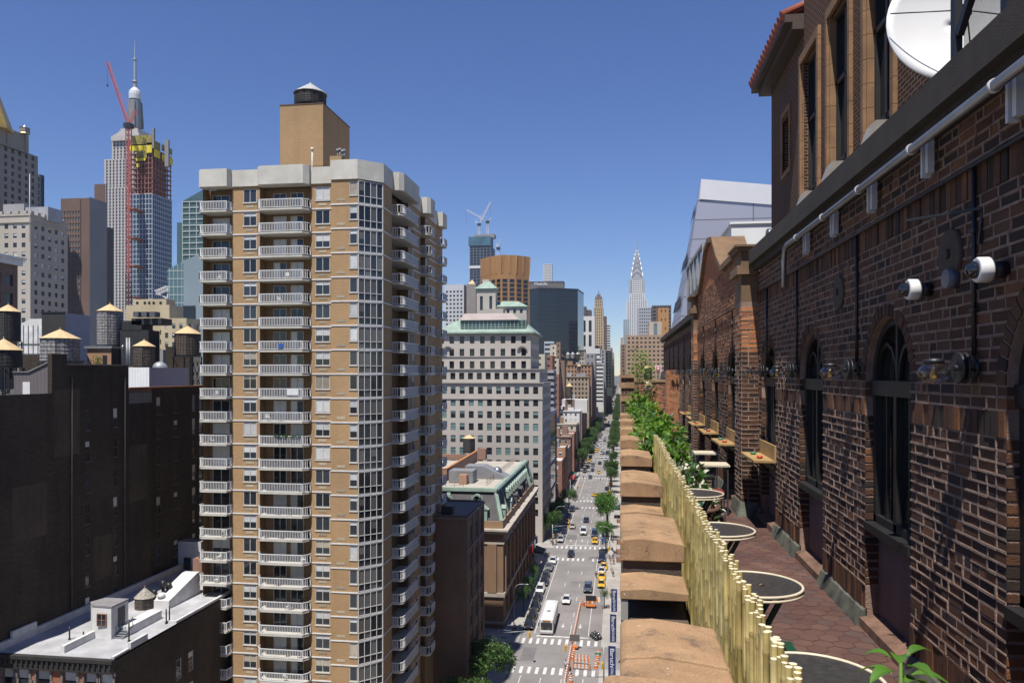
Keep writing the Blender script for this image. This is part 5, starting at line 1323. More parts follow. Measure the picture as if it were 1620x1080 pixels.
for k, (dx, dy, h, rr_) in enumerate(((-.6, 0, 1.9, .3), (.1, .6, 2.8, .28), (.5, -.3, 1.6, .4), (.2, 1.6, 2.3, .35))):
    b = MB(); b.tube([(X+dx, Y+dy, ZR), (X+dx, Y+dy, ZR+h*.7)], rr_*.7, 10); b.tube([(X+dx, Y+dy, ZR+h*.7), (X+dx, Y+dy, ZR+h)], [rr_*1.2, rr_*.8], 10); b.build('vent', MATS['white_wall'] if k == 2 else IRON, t)
# pale rear building and red sliver
t, x0, x1, y1, zt = box_thing('rear_building', 'pale rear house toned for shadow with three dim windows behind the white roof', 'building', 240, 318, 97.5, 857, 330, 0, mk('shadow_toned_wall', (.55, .54, .56), .85, .15, .6), GREYW)  # white house; the lavender of its shadow is put into the wall colour
for px in (249, 273, 297):
    x = xat(px, 97.5); inst('window', winmesh(1.0, 1.9, 'r0', FDK, G1, BLIND), t, Vector((x, 97.42, zat(903, x, 97.5)))-Vector(wloc(t)))
t, x0, x1, y1, zt = box_thing('red_house', 'narrow red brick house peeking out left of the apartment tower', 'building', 313, 330, 112, 797, 335, 0, RBR, RBR)
# ================================================================ GROUND, ROADS, PAVEMENTS
ASPH = mk('asphalt', (.235, .22, .214), .9, .22, .12, bump=.15)
ASPH2 = mk('asphalt_patch', (.16, .15, .15), .9, .2, .3)
PAVE = mk('pavement', (.38, .36, .33), .9, .22, .25)
PAINT = mk('road_paint', (.66, .65, .63), .7, .3, 1.2)
GRND = mk('city_ground', (.13, .125, .12), .95, .2, .02)
b = MB(); b.face(((-9000, -2000, -.05), (9000, -2000, -.05), (9000, 14000, -.05), (-9000, 14000, -.05))); tag(b.build('ground', GRND), kind='structure')
XC0, XC1, XB0, XB1 = -18.7, -3.5, -22.6, 0.2
YC_ = [-30, 55, 134, 211, 290, 370, 449]+[449+79.5*k for k in range(1, 28)]
b = MB(); b.box(XC0-.05, XC1+.05, -60, 3200, -.2, 0); tag(b.build('road', ASPH), kind='structure')
b = MB(); k2 = MB()
for y in YC_:
    b.box(-400, XC0-.051, y-5.2, y+5.2, -.2, -.004); b.box(XC1+.051, 400, y-5.2, y+5.2, -.2, -.004)
tag(b.build('cross_streets', ASPH), kind='structure')
for a, c in zip(YC_[:-1], YC_[1:]):
    for x0, x1, s in ((-400, XC0, 1), (XC1, 400, -1)):
        k2.box(x0, x1, a+5.2, c-5.2, -.2, .13)
tag(k2.build('pavement', PAVE), kind='structure')
m = MB(); zp = .006
def strip(x0, x1, y0, y1, z=zp): m.face(((x0, y0, z), (x1, y0, z), (x1, y1, z), (x0, y1, z)))
for y in YC_[2:16]:
    for yy in (y-8.4, y+5.6):
        x = XC0+.5
        while x < XC1-.6:
            if rnd.random() > .06: strip(x, x+.55, yy, yy+3.0*rnd.uniform(.9, 1))
            x += 1.35
    strip(-15.8, XC1-2.4, y+9.6, y+10.1)
for i, (a, c) in enumerate(zip(YC_[1:16], YC_[2:17])):
    strip(-16.36, -16.24, a+11, c-9.5); strip(-6.06, -5.94, a+11, c-9.5)
    for x in (-12.9, -9.5):
        strip(x-.06, x+.06, a+10.2, a+17)
        y = a+22
        while y < c-12: strip(x-.06, x+.06, y, y+3); y += 11
    for x in (-14.6, -11.2, -7.8):
        y = a+15; q = zp
        m.face(((x-.1, y+1.2, q), (x+.1, y+1.2, q), (x+.1, y+2.6, q), (x-.1, y+2.6, q))); m.face(((x, y, q), (x+.4, y+1.2, q), (x-.4, y+1.2, q)))
tag(m.build('road_markings', PAINT), kind='structure')
b = MB()
for x0, x1, y0, y1 in ((-17.4, -15.0, 131.5, 137.5), (-8.5, -5.6, 204, 208), (-11.6, -8.6, 181, 182.4), (-15.5, -12.5, 165.0, 165.8), (-17.2, -13.0, 228, 235), (-12, -9, 241, 242.2)):
    b.face(((x0, y0, .005), (x1, y0, .005), (x1, y1, .005), (x0, y1, .005)))
tag(b.build('road_patches', ASPH2), kind='structure')
def gp(px, py, z=0):
    """the place on the street under a reading of the photo"""
    d = (H-z)*F/(py-590); r = (px-810)/F*d
    return r*CT-d*ST, d*CT+r*ST

# ================================================================ VEHICLES (nose to -Y, origin under the nose)
TYRE = mk('tyre', (.016, .016, .016), .85, .1, 5); RIM = mk('rim', (.35, .35, .36), .35, .1, 5, metal=.7)
CGL = glass('car_glass', (.012, .014, .017), .03, .8, .3); HLT = mk('headlight', (.7, .7, .68), .1, 0, coat=.8); TLT = mk('taillight', (.35, .02, .015), .2, 0); TRIM = mk('car_trim', (.02, .02, .022), .5, .1, 4)
PAINTS = {}
def cpaint(n, c):
    if n not in PAINTS: PAINTS[n] = mk('paint_'+n, c, .3, .06, 1, coat=1.0, spec=.5)
    return PAINTS[n]
SHAPE = {
 'car': dict(L=4.7, st=[(0, .66, .60), (.1, .80, .68), (.45, .88, .78), (1.2, .91, .92), (1.5, .92, .95), (3.7, .92, .98), (4.3, .88, 1.0), (4.62, .80, .93), (4.7, .72, .80)], cab=((1.15, 4.25, .80), (1.95, 3.55, .60), .94, 1.44), wr=.32),
 'suv': dict(L=4.8, st=[(0, .72, .74), (.08, .86, .86), (.4, .93, .98), (1.1, .96, 1.08), (1.4, .96, 1.12), (4.2, .96, 1.14), (4.7, .93, 1.1), (4.8, .86, .95)], cab=((1.15, 4.7, .85), (1.85, 4.35, .68), 1.08, 1.76), wr=.37),
 'van': dict(L=5.3, st=[(0, .78, .85), (.06, .92, 1.0), (.35, .98, 1.12), (.9, 1.0, 1.25), (1.2, 1.0, 1.3), (4.9, 1.0, 1.3), (5.2, .98, 1.25), (5.3, .92, 1.1)], cab=((.75, 5.25, .92), (1.6, 5.1, .82), 1.24, 2.1), wr=.37),
 'pickup': dict(L=5.6, st=[(0, .8, .85), (.08, .92, .98), (.4, .98, 1.08), (1.3, 1.0, 1.15), (1.5, 1.0, 1.18), (3.4, 1.0, 1.18), (5.5, .99, 1.15), (5.6, .95, 1.0)], cab=((1.3, 3.4, .88), (1.95, 3.2, .72), 1.14, 1.85), wr=.4)}
VM = {}
def vmesh(kind):
    if kind in VM: return VM[kind]
    s = SHAPE[kind]; zb = .26 if kind == 'car' else .34
    b = MB(); prof = []
    for (y, w, zt) in s['st']:
        zl = zb+(.14 if y < .12 or y > s['L']-.12 else 0)
        prof.append([(-w*.9, y, zl), (-w, y, zl+.15), (-w, y, (zl+zt)/2+.08), (-w*.95, y, zt-.07), (-w*.78, y, zt), (0, y, zt+.025), (w*.78, y, zt), (w*.95, y, zt-.07), (w, y, (zl+zt)/2+.08), (w, y, zl+.15), (w*.9, y, zl)])
    n = len(prof[0]); b.v = [p for r in prof for p in r]
    for i in range(len(prof)-1):
        for j in range(n):
            k = (j+1) % n; b.f.append((i*n+j, i*n+k, (i+1)*n+k, (i+1)*n+j)); b.m.append(0); b.sm.append(j != n-1)
    b.f.append(tuple(range(n))); b.f.append(tuple((len(prof)-1)*n+j for j in reversed(range(n)))); b.m += [0, 0]; b.sm += [False]*2
    (c0, c1, cw), (r0, r1, rw), zc, zr = s['cab']
    w = s['st'][4][1]
    # pillars, roof, mirrors, sills in paint; grille and plate in trim
    b.prism([(-rw, r0), (rw, r0), (rw, r1), (-rw, r1)], zr-.03, zr+.035, taper=[(-rw*.9, r0+.12), (rw*.9, r0+.12), (rw*.9, r1-.12), (-rw*.9, r1-.12)])
    for sx in (-1, 1):
        b.bar((sx*cw, c0, zc), (sx*rw, r0, zr), .07); b.bar((sx*cw, c1, zc), (sx*rw, r1, zr), .12)
        ym = (c0+c1)/2+.15; b.bar((sx*cw*1.005, ym, zc), (sx*rw*1.01, ym, zr), .06)
        if kind in ('van', 'suv'): b.bar((sx*cw*1.005, c1-1.1, zc), (sx*rw*1.01, c1-1.05, zr), .1)
        b.box(sx*w, sx*(w+.17), c0+.35, c0+.5, zc-.02, zc+.14)
    body = b
    g = MB(); g.prism([(-cw, c0), (cw, c0), (cw, c1), (-cw, c1)], zc-.03, zr-.01, taper=[(-rw, r0), (rw, r0), (rw, r1), (-rw, r1)])
    wh = MB(); r = s['wr']; wh.tube([(-.11, 0, 0), (.11, 0, 0)], r, 16, 0); wh.tube([(-.118, 0, 0), (.118, 0, 0)], r*.6, 10, 1)
    hl = MB(); hl.box(-.16, .16, -.02, .12, -.07, .07)
    gr = MB(); f = s['st'][1]; gr.box(-.45, .45, -.025, .05, f[2]-.32, f[2]-.14); gr.box(-.62, .62, -.03, .05, zb+.12, zb+.24); gr.box(-.16, .16, -.04, -.026, zb+.26, zb+.37)
    VM[kind] = dict(body=body, glass=g.mesh('cabin_glass', CGL), wheel=wh.mesh('wheel', [TYRE, RIM]), head=hl.mesh('headlight', HLT), tail=hl.mesh('taillight', TLT), grille=gr.mesh('grille', TRIM), paint={}, s=s, f=f)
    return VM[kind]
TAXI = mk('paint_taxi', (.72, .42, .015), .3, .05, 1, coat=1.0)
sg = MB(); sg.prism([(-.28, -.1), (.28, -.1), (.28, .1), (-.28, .1)], 0, .17, taper=[(-.24, -.06), (.24, -.06), (.24, .06), (-.24, .06)]); SGM = sg.mesh('roof_sign', mk('taxi_sign', (.75, .72, .6), .4, 0))
def vehicle(kind, pname, pm, x, y, label, cat, group=None, name=None, rz=0, taxi=False):
    v = vmesh(kind)
    if pname not in v['paint']: v['paint'][pname] = v['body'].mesh('car_body', pm)
    t = thing(name or {'car': 'sedan', 'suv': 'suv', 'van': 'van', 'pickup': 'pickup_truck'}[kind], label, cat, (x, y, 0), group, rz)
    s = v['s']; z0 = Vector((0, 0, 0))
    inst('body', v['paint'][pname], t, z0); inst('cabin_glass', v['glass'], t, z0); inst('grille', v['grille'], t, z0)
    w = s['st'][4][1]-.1
    for sx in (-1, 1):
        for yy in (.9, s['L']-.95): inst('wheel', v['wheel'], t, (sx*w, yy, s['wr']))
        inst('headlight', v['head'], t, (sx*(v['f'][1]-.2), .02, v['f'][2]-.16)); inst('taillight', v['tail'], t, (sx*(v['f'][1]-.2), s['L']-.1, v['f'][2]+.02))
    if taxi: inst('roof_sign', SGM, t, (0, s['cab'][1][0]+.45, s['cab'][3]+.03))
    return t
PC = {'white': (.72, .72, .71), 'black': (.014, .014, .016), 'navy': (.015, .022, .05), 'grey': (.16, .165, .17), 'silver': (.42, .43, .44), 'slate': (.07, .08, .1), 'beige': (.45, .40, .32)}
PK = 'cars parked in the shade along the left kerb'; LV = 'cars driving towards the viewer'; TX = 'yellow taxis on the right side of the avenue'
veh = [
 ('car', 'white', 895, 957, 'white sedan driving just behind the white bus', LV), ('suv', 'slate', 929.5, 939, 'dark grey sport utility car nearing the striped barrier', LV),
 ('car', 'taxi', 951, 931, 'yellow taxi at the front of the taxi row by the barrier', TX), ('car', 'taxi', 952, 919, 'yellow taxi second in the row, bumper to bumper', TX),
 ('car', 'white', 951.5, 910, 'white car standing between two yellow taxis', None), ('car', 'taxi', 955, 903, 'yellow taxi third in the row, behind a white car', TX),
 ('van', 'navy', 952, 891, 'dark blue van parked behind the row of taxis', None), ('car', 'black', 902.5, 882, 'black car crossing the second crosswalk', LV),
 ('car', 'white', 873.7, 893, 'white car parked at the crosswalk, last in the left row', PK), ('pickup', 'grey', 867, 905, 'grey pickup truck parked on the left before a white car', PK),
 ('car', 'slate', 862, 917, 'slate grey car parked behind a black sport utility car', PK), ('suv', 'black', 859.7, 928, 'black sport utility car parked between slate and white cars', PK),
 ('suv', 'white', 853, 941, 'white sport utility car parked in the left kerb row', PK), ('car', 'black', 849.5, 953, 'black sedan parked just in front of the white sport utility car', PK),
 ('suv', 'black', 845, 968, 'black sport utility car parked beside the rear of the bus', PK), ('car', 'black', 840.5, 982.5, 'black car parked second from the corner by the bus', PK),
 ('suv', 'black', 835.5, 997.5, 'black car parked first at the corner by the bus', PK), ('van', 'white', 922.7, 847, 'white van driving in the middle of the second block', LV),
 ('van', 'navy', 940.5, 851, 'navy van driving right behind a yellow taxi', LV), ('car', 'taxi', 941, 861, 'yellow taxi waiting at the second stop line', TX),
 ('car', 'navy', 927, 827, 'navy car driving behind the white van', LV), ('car', 'beige', 905, 837, 'beige car driving in the left lane of the second block', LV),
 ('suv', 'silver', 886, 859, 'silver sport utility car parked at the second corner', PK), ('car', 'navy', 891.5, 845, 'navy car parked behind the silver sport utility car', PK),
 ('car', 'taxi', 896, 830, 'yellow taxi parked under trees on the left kerb', PK), ('car', 'black', 899.5, 821, 'black car parked behind the left yellow taxi', PK),
 ('suv', 'navy', 904.5, 810, 'dark blue sport utility car parked near the third crosswalk', PK), ('car', 'taxi', 953.8, 786, 'yellow taxi turning at the third crossing', TX),
 ('car', 'taxi', 964, 783, 'yellow taxi parked under the right trees', TX), ('car', 'taxi', 966, 769, 'yellow taxi parked farther under the right trees', TX),
 ('car', 'slate', 933.5, 757.5, 'slate blue car crossing the fourth crosswalk', LV), ('car', 'taxi', 947, 749.5, 'yellow taxi behind the fourth crosswalk', TX),
 ('suv', 'slate', 924.7, 748, 'slate sport utility car waiting left behind the fourth crosswalk', LV), ('car', 'black', 937, 746, 'black car waiting in the middle behind the fourth crosswalk', LV),
 ('car', 'black', 960, 776, 'black car parked between right hand yellow taxis', None), ('car', 'black', 930, 741, 'black car queuing left in the fifth block', LV),
 ('car', 'black', 954, 719, 'black car alone in the middle of the sixth block', LV), ('van', 'white', 951, 707, 'white van driving in the sixth block', LV),
 ('car', 'taxi', 932.5, 726, 'yellow taxi turning left at the fifth crossing', None), ('car', 'taxi', 939.5, 715, 'yellow taxi at the left kerb under big trees', None)]
for kind, col, px, py, lab, grp in veh:
    x, y = gp(px, py)
    tx_ = col == 'taxi'
    vehicle(kind, col, TAXI if tx_ else cpaint(col, PC[col]), x, y, lab, 'taxi' if tx_ else {'car': 'car', 'suv': 'car', 'van': 'van', 'pickup': 'pickup truck'}[kind], grp, 'taxi' if tx_ else None, R(75) if 'turning' in lab else 0, tx_)
# far traffic: small whole-mesh cars
far = {}
def farmesh(n, mt, kind='car'):
    if (n, kind) in far: return far[(n, kind)]
    v = vmesh(kind); b = MB(); b.v = list(v['body'].v); b.f = list(v['body'].f); b.m = [0]*len(b.f); b.sm = list(v['body'].sm)
    (c0, c1, cw), (r0, r1, rw), zc, zr = v['s']['cab']
    b.prism([(-cw, c0), (cw, c0), (cw, c1), (-cw, c1)], zc-.03, zr-.01, 1, taper=[(-rw, r0), (rw, r0), (rw, r1), (-rw, r1)])
    for sx in (-1, 1):
        for yy in (.9, v['s']['L']-.95): b.tube([(sx*.72, yy, .33), (sx*.93, yy, .33)], .33, 10, 2)
    far[(n, kind)] = b.mesh('distant_car', [mt, CGL, TYRE]); return far[(n, kind)]
cols = ['white', 'black', 'silver', 'grey', 'navy', 'taxi', 'white', 'black']
y = 405.0
while y < 1600:
    for x in (-17.5, -14.6, -11.2, -7.8, -4.8):
        if rnd.random() < (.55 if x in (-17.5, -4.8) else .40):
            c = rnd.choice(cols); k = rnd.choice(('car', 'car', 'suv', 'van'))
            if c == 'taxi': k = 'car'
            o = bpy.data.objects.new('distant_car', farmesh(c, TAXI if c == 'taxi' else cpaint(c, PC[c]), k)); COL.objects.link(o); o.location = (x+rnd.uniform(-.3, .3), y+rnd.uniform(-2, 2), 0)
            cn = 'yellow taxi' if c == 'taxi' else c+' '+('van' if k == 'van' else 'car')
            tag(o, f'tiny distant {cn} in traffic far up the avenue', 'taxi' if c == 'taxi' else 'car', f'distant {cn}s far up the avenue')
    y += rnd.uniform(8, 13)*(1+(y-405)/900)
# the bus
x, y = gp(864.5, 1004.5)
t = thing('city_bus', 'long white city bus with dark windscreen and amber route sign', 'bus', (x, y, 0))
BW = mk('bus_white', (.78, .78, .77), .35, .08, .8, coat=.5); Lb = 12.3
b = MB()
b.prism([(x-1.2, y+.12), (x-.9, y), (x+.9, y), (x+1.2, y+.12), (x+1.27, y+.5), (x+1.27, y+Lb), (x-1.27, y+Lb), (x-1.27, y+.5)], .32, 2.95)
b.prism([(x-1.27, y+.35), (x+1.27, y+.35), (x+1.27, y+Lb), (x-1.27, y+Lb)], 2.951, 3.12, taper=[(x-1.0, y+.6), (x+1.0, y+.6), (x+1.0, y+Lb-.2), (x-1.0, y+Lb-.2)])
b.build('body', BW, t)
b = MB(); b.box(x-1.08, x+1.08, y-.03, y+.1, 1.05, 2.45); b.build('windscreen', CGL, t)
b = MB(); b.box(x-.75, x+.75, y-.035, y+.05, 2.55, 2.86); b.build('route_sign', BLACK, t)
b = MB(); 
for k in range(9): b.box(x-.62+k*.14, x-.53+k*.14, y-.045, y-.036, 2.63, 2.79)
b.build('sign_letters', mk('amber_led', (.8, .28, .02), .5, 0), t)
for s in (-1, 1):
    b = MB()
    for k in range(7): b.box(x+s*1.255, x+s*1.285, y+.9+k*1.58, y+.9+k*1.58+1.42, 1.35, 2.4)
    b.build('side_windows', CGL, t)
    b = MB(); b.tube([(x+s*.8, y+.02, .7), (x+s*.8, y-.03, .7)], .13, 12); b.build('headlight', HLT, t)
    b = MB(); b.bar((x+s*1.2, y+.1, 2.35), (x+s*1.5, y-.15, 2.3), .04); b.box(x+s*1.4, x+s*1.6, y-.2, y-.12, 1.85, 2.3); b.build('mirror', BLACK, t)
    for yy in (2.6, 9.2):
        b = MB(); b.tube([(x+s*1.02, y+yy, .48), (x+s*1.29, y+yy, .48)], .48, 18); b.tube([(x+s*1.285, y+yy, .48), (x+s*1.3, y+yy, .48)], .27, 12, 0); b.build('wheel', TYRE, t)
b = MB(); b.box(x-1.2, x+1.2, y-.08, y+.1, .33, .62); b.build('bumper', mk('bus_bumper', (.35, .33, .36), .5, .1, 3), t)
b = MB(); b.box(x-1.18, x+1.18, y-.02, y+.13, .63, .98); b.build('front_band', BW, t)
b = MB(); b.box(x-.35, x+.35, y+4.4, y+5.1, 3.12, 3.26); b.build('roof_hatch', mk('hatch', (.25, .25, .26), .6, .1, 3), t)
b = MB(); b.box(x-.75, x+.75, y+9.2, y+11.6, 3.12, 3.3); b.build('roof_unit', BW, t)

# ================================================================ STREET FURNITURE
GALV = mk('lamp_steel', (.40, .41, .41), .5, .1, 2, metal=.4)
SIGY = mk('signal_yellow', (.75, .45, .02), .5, .1, 3); ORG = mk('safety_orange', (.66, .19, .04), .5, .12, 3); SWHT = mk('stripe_white', (.74, .73, .70), .5, .12, 3)
def street_lamp(x, y, s, lab, h=9.4):
    t = thing('street_lamp', lab, 'street lamp', (x, y, .13), 'curved street lamps along the avenue')
    b = MB(); b.tube([(x, y, .13), (x, y, .9), (x, y, h-1.6)], [.14, .1, .07], 10)
    pts = [(x, y, h-1.6)]+[(x+s*(1.3-1.3*math.cos(a)), y, h-1.6+1.45*math.sin(a)) for a in (R(25), R(50), R(75), R(90))]+[(x+s*2.5, y, h-.13)]
    b.tube(pts, .055, 8); b.build('pole', GALV, t)
    b = MB(); b.tube([(x+s*2.3, y, h-.14), (x+s*2.5, y, h-.16), (x+s*2.9, y, h-.18)], [.07, .15, .09], 10); b.build('lamp_head', GALV, t)
    return t
lx, ly = gp(812.4, 1000); ly += .5
street_lamp(lx, ly, 1, 'tall curved street lamp at the near corner beside the parked cars')
for i, yy in enumerate((232, 302, 384)): street_lamp(-19.6, yy, 1, f'curved street lamp on the left kerb, {["second", "third", "fourth"][i]} up the avenue')
for i, yy in enumerate((203, 275, 355, 432)): street_lamp(-2.6, yy, -1, f'curved street lamp on the right kerb, {["nearest", "second", "third", "farthest"][i]} of that side')
def signal(x, y, s, arm, lab, two=False):
    t = thing('traffic_signal', lab, 'traffic light', (x, y, .13), 'traffic signals on mast arms')
    b = MB(); b.tube([(x, y, .13), (x, y, 6.1)], [.13, .09], 10); b.build('pole', GALV, t)
    b = MB(); b.tube([(x, y, 5.4), (x+s*arm, y, 6.1)], [.07, .04], 8); b.tube([(x, y, 6.05), (x+s*arm*.55, y, 5.85)], .025, 6); b.build('mast_arm', GALV, t)
    for xx, zz in ((x+s*arm, 5.95), (x+s*.25, 3.4)):
        b = MB(); b.box(xx-.17, xx+.17, y-.17, y+.17, zz-1.1, zz); 
        for k in range(3): b.tube([(xx, y-.17, zz-.2-.34*k), (xx, y-.3, zz-.2-.34*k)], .11, 8)
        h = b.build('signal_head', SIGY, t)
        b = MB()
        for k in range(3): b.tube([(xx, y-.172, zz-.2-.34*k), (xx, y-.2, zz-.2-.34*k)], .09, 10)
        b.build('lens', BLACK, h)
    b = MB(); b.box(x+s*.9-.55, x+s*.9+.55, y-.03, y-.01, 4.6, 4.9); b.build('street_sign', mk('sign_green', (.02, .22, .12), .5, .1, 3), t)
signal(-20.6, 128.6, 1, 5.3, 'yellow traffic signal on a mast arm at the near left corner')
signal(-2.6, 123.2, -1, 6.2, 'yellow traffic signal on a long arm by the works zone')
signal(-19.4, 219.5, 1, 4.5, 'yellow traffic signal at the second crossing, left side')
signal(-2.8, 205, -1, 4.0, 'yellow traffic signal at the second crossing, right side')
signal(-2.8, 283, -1, 5.5, 'yellow traffic signal at the third crossing, right side')
signal(-19.4, 298, 1, 4.0, 'yellow traffic signal at the third crossing, left side')
def diamond(x, y, z, lab):
    t = thing('road_sign', lab, 'road sign', (x, y, .13), 'diamond road signs seen from behind')
    b = MB(); b.tube([(x, y, .13), (x, y, z+.4)], .04, 8); b.build('post', ORG, t)
    b = MB(); b.extr([(x, z-.85), (x+.85, z), (x, z+.85), (x-.85, z)], lambda u, w, v: (u, w, v), y-.06, y-.04); b.build('panel', SWHT, t)
x, y = gp(852.5, 907); diamond(x, y, zat(888, x, y), 'pale diamond sign on the left pavement by the parked cars')
y = 199; x = xat(966, y); diamond(x, y, zat(873.5, x, y), 'pale diamond sign on the right pavement above the taxis')
# works zone: barriers, barrels, trestles, bags
def barrier(x0, y0, x1, y1, lab):
    t = thing('water_barrier', lab, 'barrier', ((x0+x1)/2, (y0+y1)/2, 0), 'orange and white barrier segments')
    d = Vector((x1-x0, y1-y0, 0)); L = d.length; d.normalize(); n = max(1, int(L/.5)); s = Vector((-d.y, d.x, 0))
    b = MB()
    for k in range(n):
        a = Vector((x0, y0, 0))+d*(L*k/n); c = Vector((x0, y0, 0))+d*(L*(k+.86)/n)
        P = [a+s*.28, c+s*.28, c-s*.28, a-s*.28]; Q = [a+s*.1, c+s*.1, c-s*.1, a-s*.1]
        b.prism([(p.x, p.y) for p in P], 0.0, .95, k % 2, taper=[(q.x, q.y) for q in Q])
    b.build('barrier_segment', [ORG, SWHT], t)
p = [gp(*q) for q in ((923, 959), (932, 954), (941, 952), (949.5, 951))]
for i in range(3): barrier(*p[i], *p[i+1], f'orange and white striped barrier closing the lane, {["left", "middle", "right"][i]} piece')
q = [gp(*v) for v in ((917.5, 960), (911, 992), (904.5, 1022), (898, 1058), (893, 1085))]
for i in range(4): barrier(*q[i], *q[i+1], f'long pale striped barrier along the closed lane, {["farthest", "second farthest", "second nearest", "nearest"][i]} stretch')
bl = MB(); bl.lathe((0, 0, 0), [(.38, 0), (.38, .06), (.29, .06), (.27, .3)], 14, 1, smooth=False)
bl.lathe((0, 0, .3), [(.27, 0), (.26, .2)], 14, 0); bl.lathe((0, 0, .5), [(.26, 0), (.255, .12)], 14, 1); bl.lathe((0, 0, .62), [(.255, 0), (.25, .2)], 14, 0); bl.lathe((0, 0, .82), [(.25, 0), (.24, .14), (.12, .2)], 14, 1)
BM = bl.mesh('traffic_barrel', [SWHT, ORG])
for i, (px, py, lab) in enumerate(((906, 1042, 'orange striped barrel left of the works trestles'), (907.5, 1036, 'orange striped barrel behind the left works barrel'), (942.5, 1056, 'nearest orange striped barrel right of the trestles'), (944.5, 1050, 'second orange striped barrel right of the trestles'), (945.5, 1043, 'third orange striped barrel right of the trestles'), (947, 1038, 'farthest orange striped barrel right of the trestles'), (903, 1079, 'orange striped barrel at the bottom edge'), (919, 956, 'orange barrel at the corner of the striped barrier'))):
    o = bpy.data.objects.new('traffic_barrel', BM); COL.objects.link(o); x, y = gp(px, py); o.location = (x, y, 0); o.scale = (1.15, 1.15, 1.25); tag(o, lab, 'traffic barrel', 'striped orange barrels in the works zone')
def trestle(px0, py0, px1, py1, lab):
    (x0, y0), (x1, y1) = gp(px0, py0), gp(px1, py1)
    t = thing('works_trestle', lab, 'barricade', (x0, y0, 0), 'striped trestles in the works zone')
    for z in (.45, .85):
        b = MB(); n = 9
        for k in range(n):
            f0, f1 = k/n, (k+1)/n
            b.bar((x0+(x1-x0)*f0, y0+(y1-y0)*f0, z), (x0+(x1-x0)*f1, y0+(y1-y0)*f1, z), .05, .24, k % 2)
        b.build('board', [ORG, SWHT], t)
    for (x, y) in ((x0, y0), (x1, y1)):
        b = MB(); b.bar((x, y-.3, 0), (x, y, 1.05), .06); b.bar((x, y+.3, 0), (x, y, 1.05), .06); b.build('leg', ORG, t)
trestle(906, 1058, 932, 1060, 'orange and white trestle across the works, nearest'); trestle(906.5, 1049, 932, 1051, 'orange and white trestle across the works, middle'); trestle(907, 1043, 931, 1045, 'orange and white trestle across the works, farthest'); trestle(933, 1060, 932, 1045, 'orange and white trestle closing the right end of the works')
x, y = gp(909, 1026); t = thing('arrow_board', 'small grey board on wheels beside the long barrier', 'sign board', (x, y, 0))
b = MB(); b.box(x-.9, x+.9, y-.05, y+.05, 1.4, 2.6); b.build('panel', mk('board_grey', (.13, .12, .11), .6, .1, 3), t)
b = MB(); b.box(x-.6, x+.6, y-.5, y+.5, .35, .55); b.bar((x, y, .5), (x, y, 1.5), .1); b.build('frame', ORG, t)
for s in (-1, 1):
    b = MB(); b.tube([(x+s*.6, y, .28), (x+s*.75, y, .28)], .28, 12); b.build('wheel', TYRE, t)
x, y = gp(935, 961); t = thing('arrow_trailer', 'orange lit arrow trailer standing behind the striped barrier', 'trailer', (x, y, 0))
b = MB(); b.box(x-.9, x+.9, y-.5, y+.5, .4, .7); b.bar((x-.5, y, .6), (x-.5, y, 1.6), .08); b.bar((x+.5, y, .6), (x+.5, y, 1.6), .08); b.build('frame', ORG, t)
b = MB(); b.box(x-1.1, x+1.1, y-.06, y+.06, 1.5, 2.6); b.build('panel', TRIM, t)
for s in (-1, 1):
    b = MB(); b.tube([(x+s*.9, y, .3), (x+s*1.05, y, .3)], .3, 12); b.build('wheel', TYRE, t)
bagm = mk('bag_black', (.025, .025, .027), .4, .2, 3, coat=.3)
for i, (px, py) in enumerate(((937, 1007), (940, 1010), (943.5, 1012), (941.5, 1005), (946, 1007), (949, 1011))):
    x, y = gp(px, py); b = MB(); b.lathe((x, y, .0), [(.35, 0), (.48, .25), (.42, .55), (.18, .75), (.1, .85), (.16, .95)], 10)
    for k in range(len(b.v)): v = b.v[k]; b.v[k] = (v[0]+rnd.uniform(-.05, .05), v[1]+rnd.uniform(-.05, .05), v[2])
    o = b.build('rubbish_bag', bagm, org=(x, y, 0)); tag(o, 'black rubbish bag heaped at the right kerb', 'rubbish bag', 'black rubbish bags heaped at the right kerb')
# bike share dock along the right lane
BL = mk('bike_blue', (.02, .10, .38), .4, .1, 3)
def bike_parts():
    f = MB()
    f.bar((0, .5, .75), (0, -.1, .45), .05); f.bar((0, -.1, .45), (0, -.42, .95), .04); f.bar((0, .5, .35), (0, .5, 1.0), .045); f.bar((-.28, .52, 1.05), (.28, .52, 1.05), .035); f.box(-.18, .18, .56, .8, .75, 1.0)
    f.bar((0, -.42, .34), (0, -.1, .45), .03); f.box(-.05, .05, -.75, -.2, .66, .70); f.box(-.09, .09, -.52, -.28, .95, 1.0)
    w = MB()
    for k in range(14):
        a0, a1 = 2*math.pi*k/14, 2*math.pi*(k+1)/14; w.bar((0, .31*math.cos(a0), .31*math.sin(a0)), (0, .31*math.cos(a1), .31*math.sin(a1)), .045)
    return f.mesh('frame', BL), w.mesh('wheel', TYRE)
bfm, bwm = bike_parts()
for k in range(26):
    y = 223+k*.78; x = -4.6
    t = thing('hire_bicycle', 'blue hire bicycle docked in the long rack on the right', 'bicycle', (x, y, 0), 'blue hire bicycles in the dock', R(90))
    inst('frame', bfm, t, (0, 0, 0)); inst('wheel', bwm, t, (0, .5, .33)); inst('wheel', bwm, t, (0, -.45, .33))
b = MB(); b.box(-4.0, -3.6, 222, 244, 0, .12)
for k in range(26): b.box(-3.95, -3.65, 222.9+k*.78, 223.1+k*.78, .12, .9)
o = b.build('bicycle_dock', GALV, org=(-3.8, 233, 0)); tag(o, 'long steel dock holding the blue hire bicycles', 'bicycle rack')
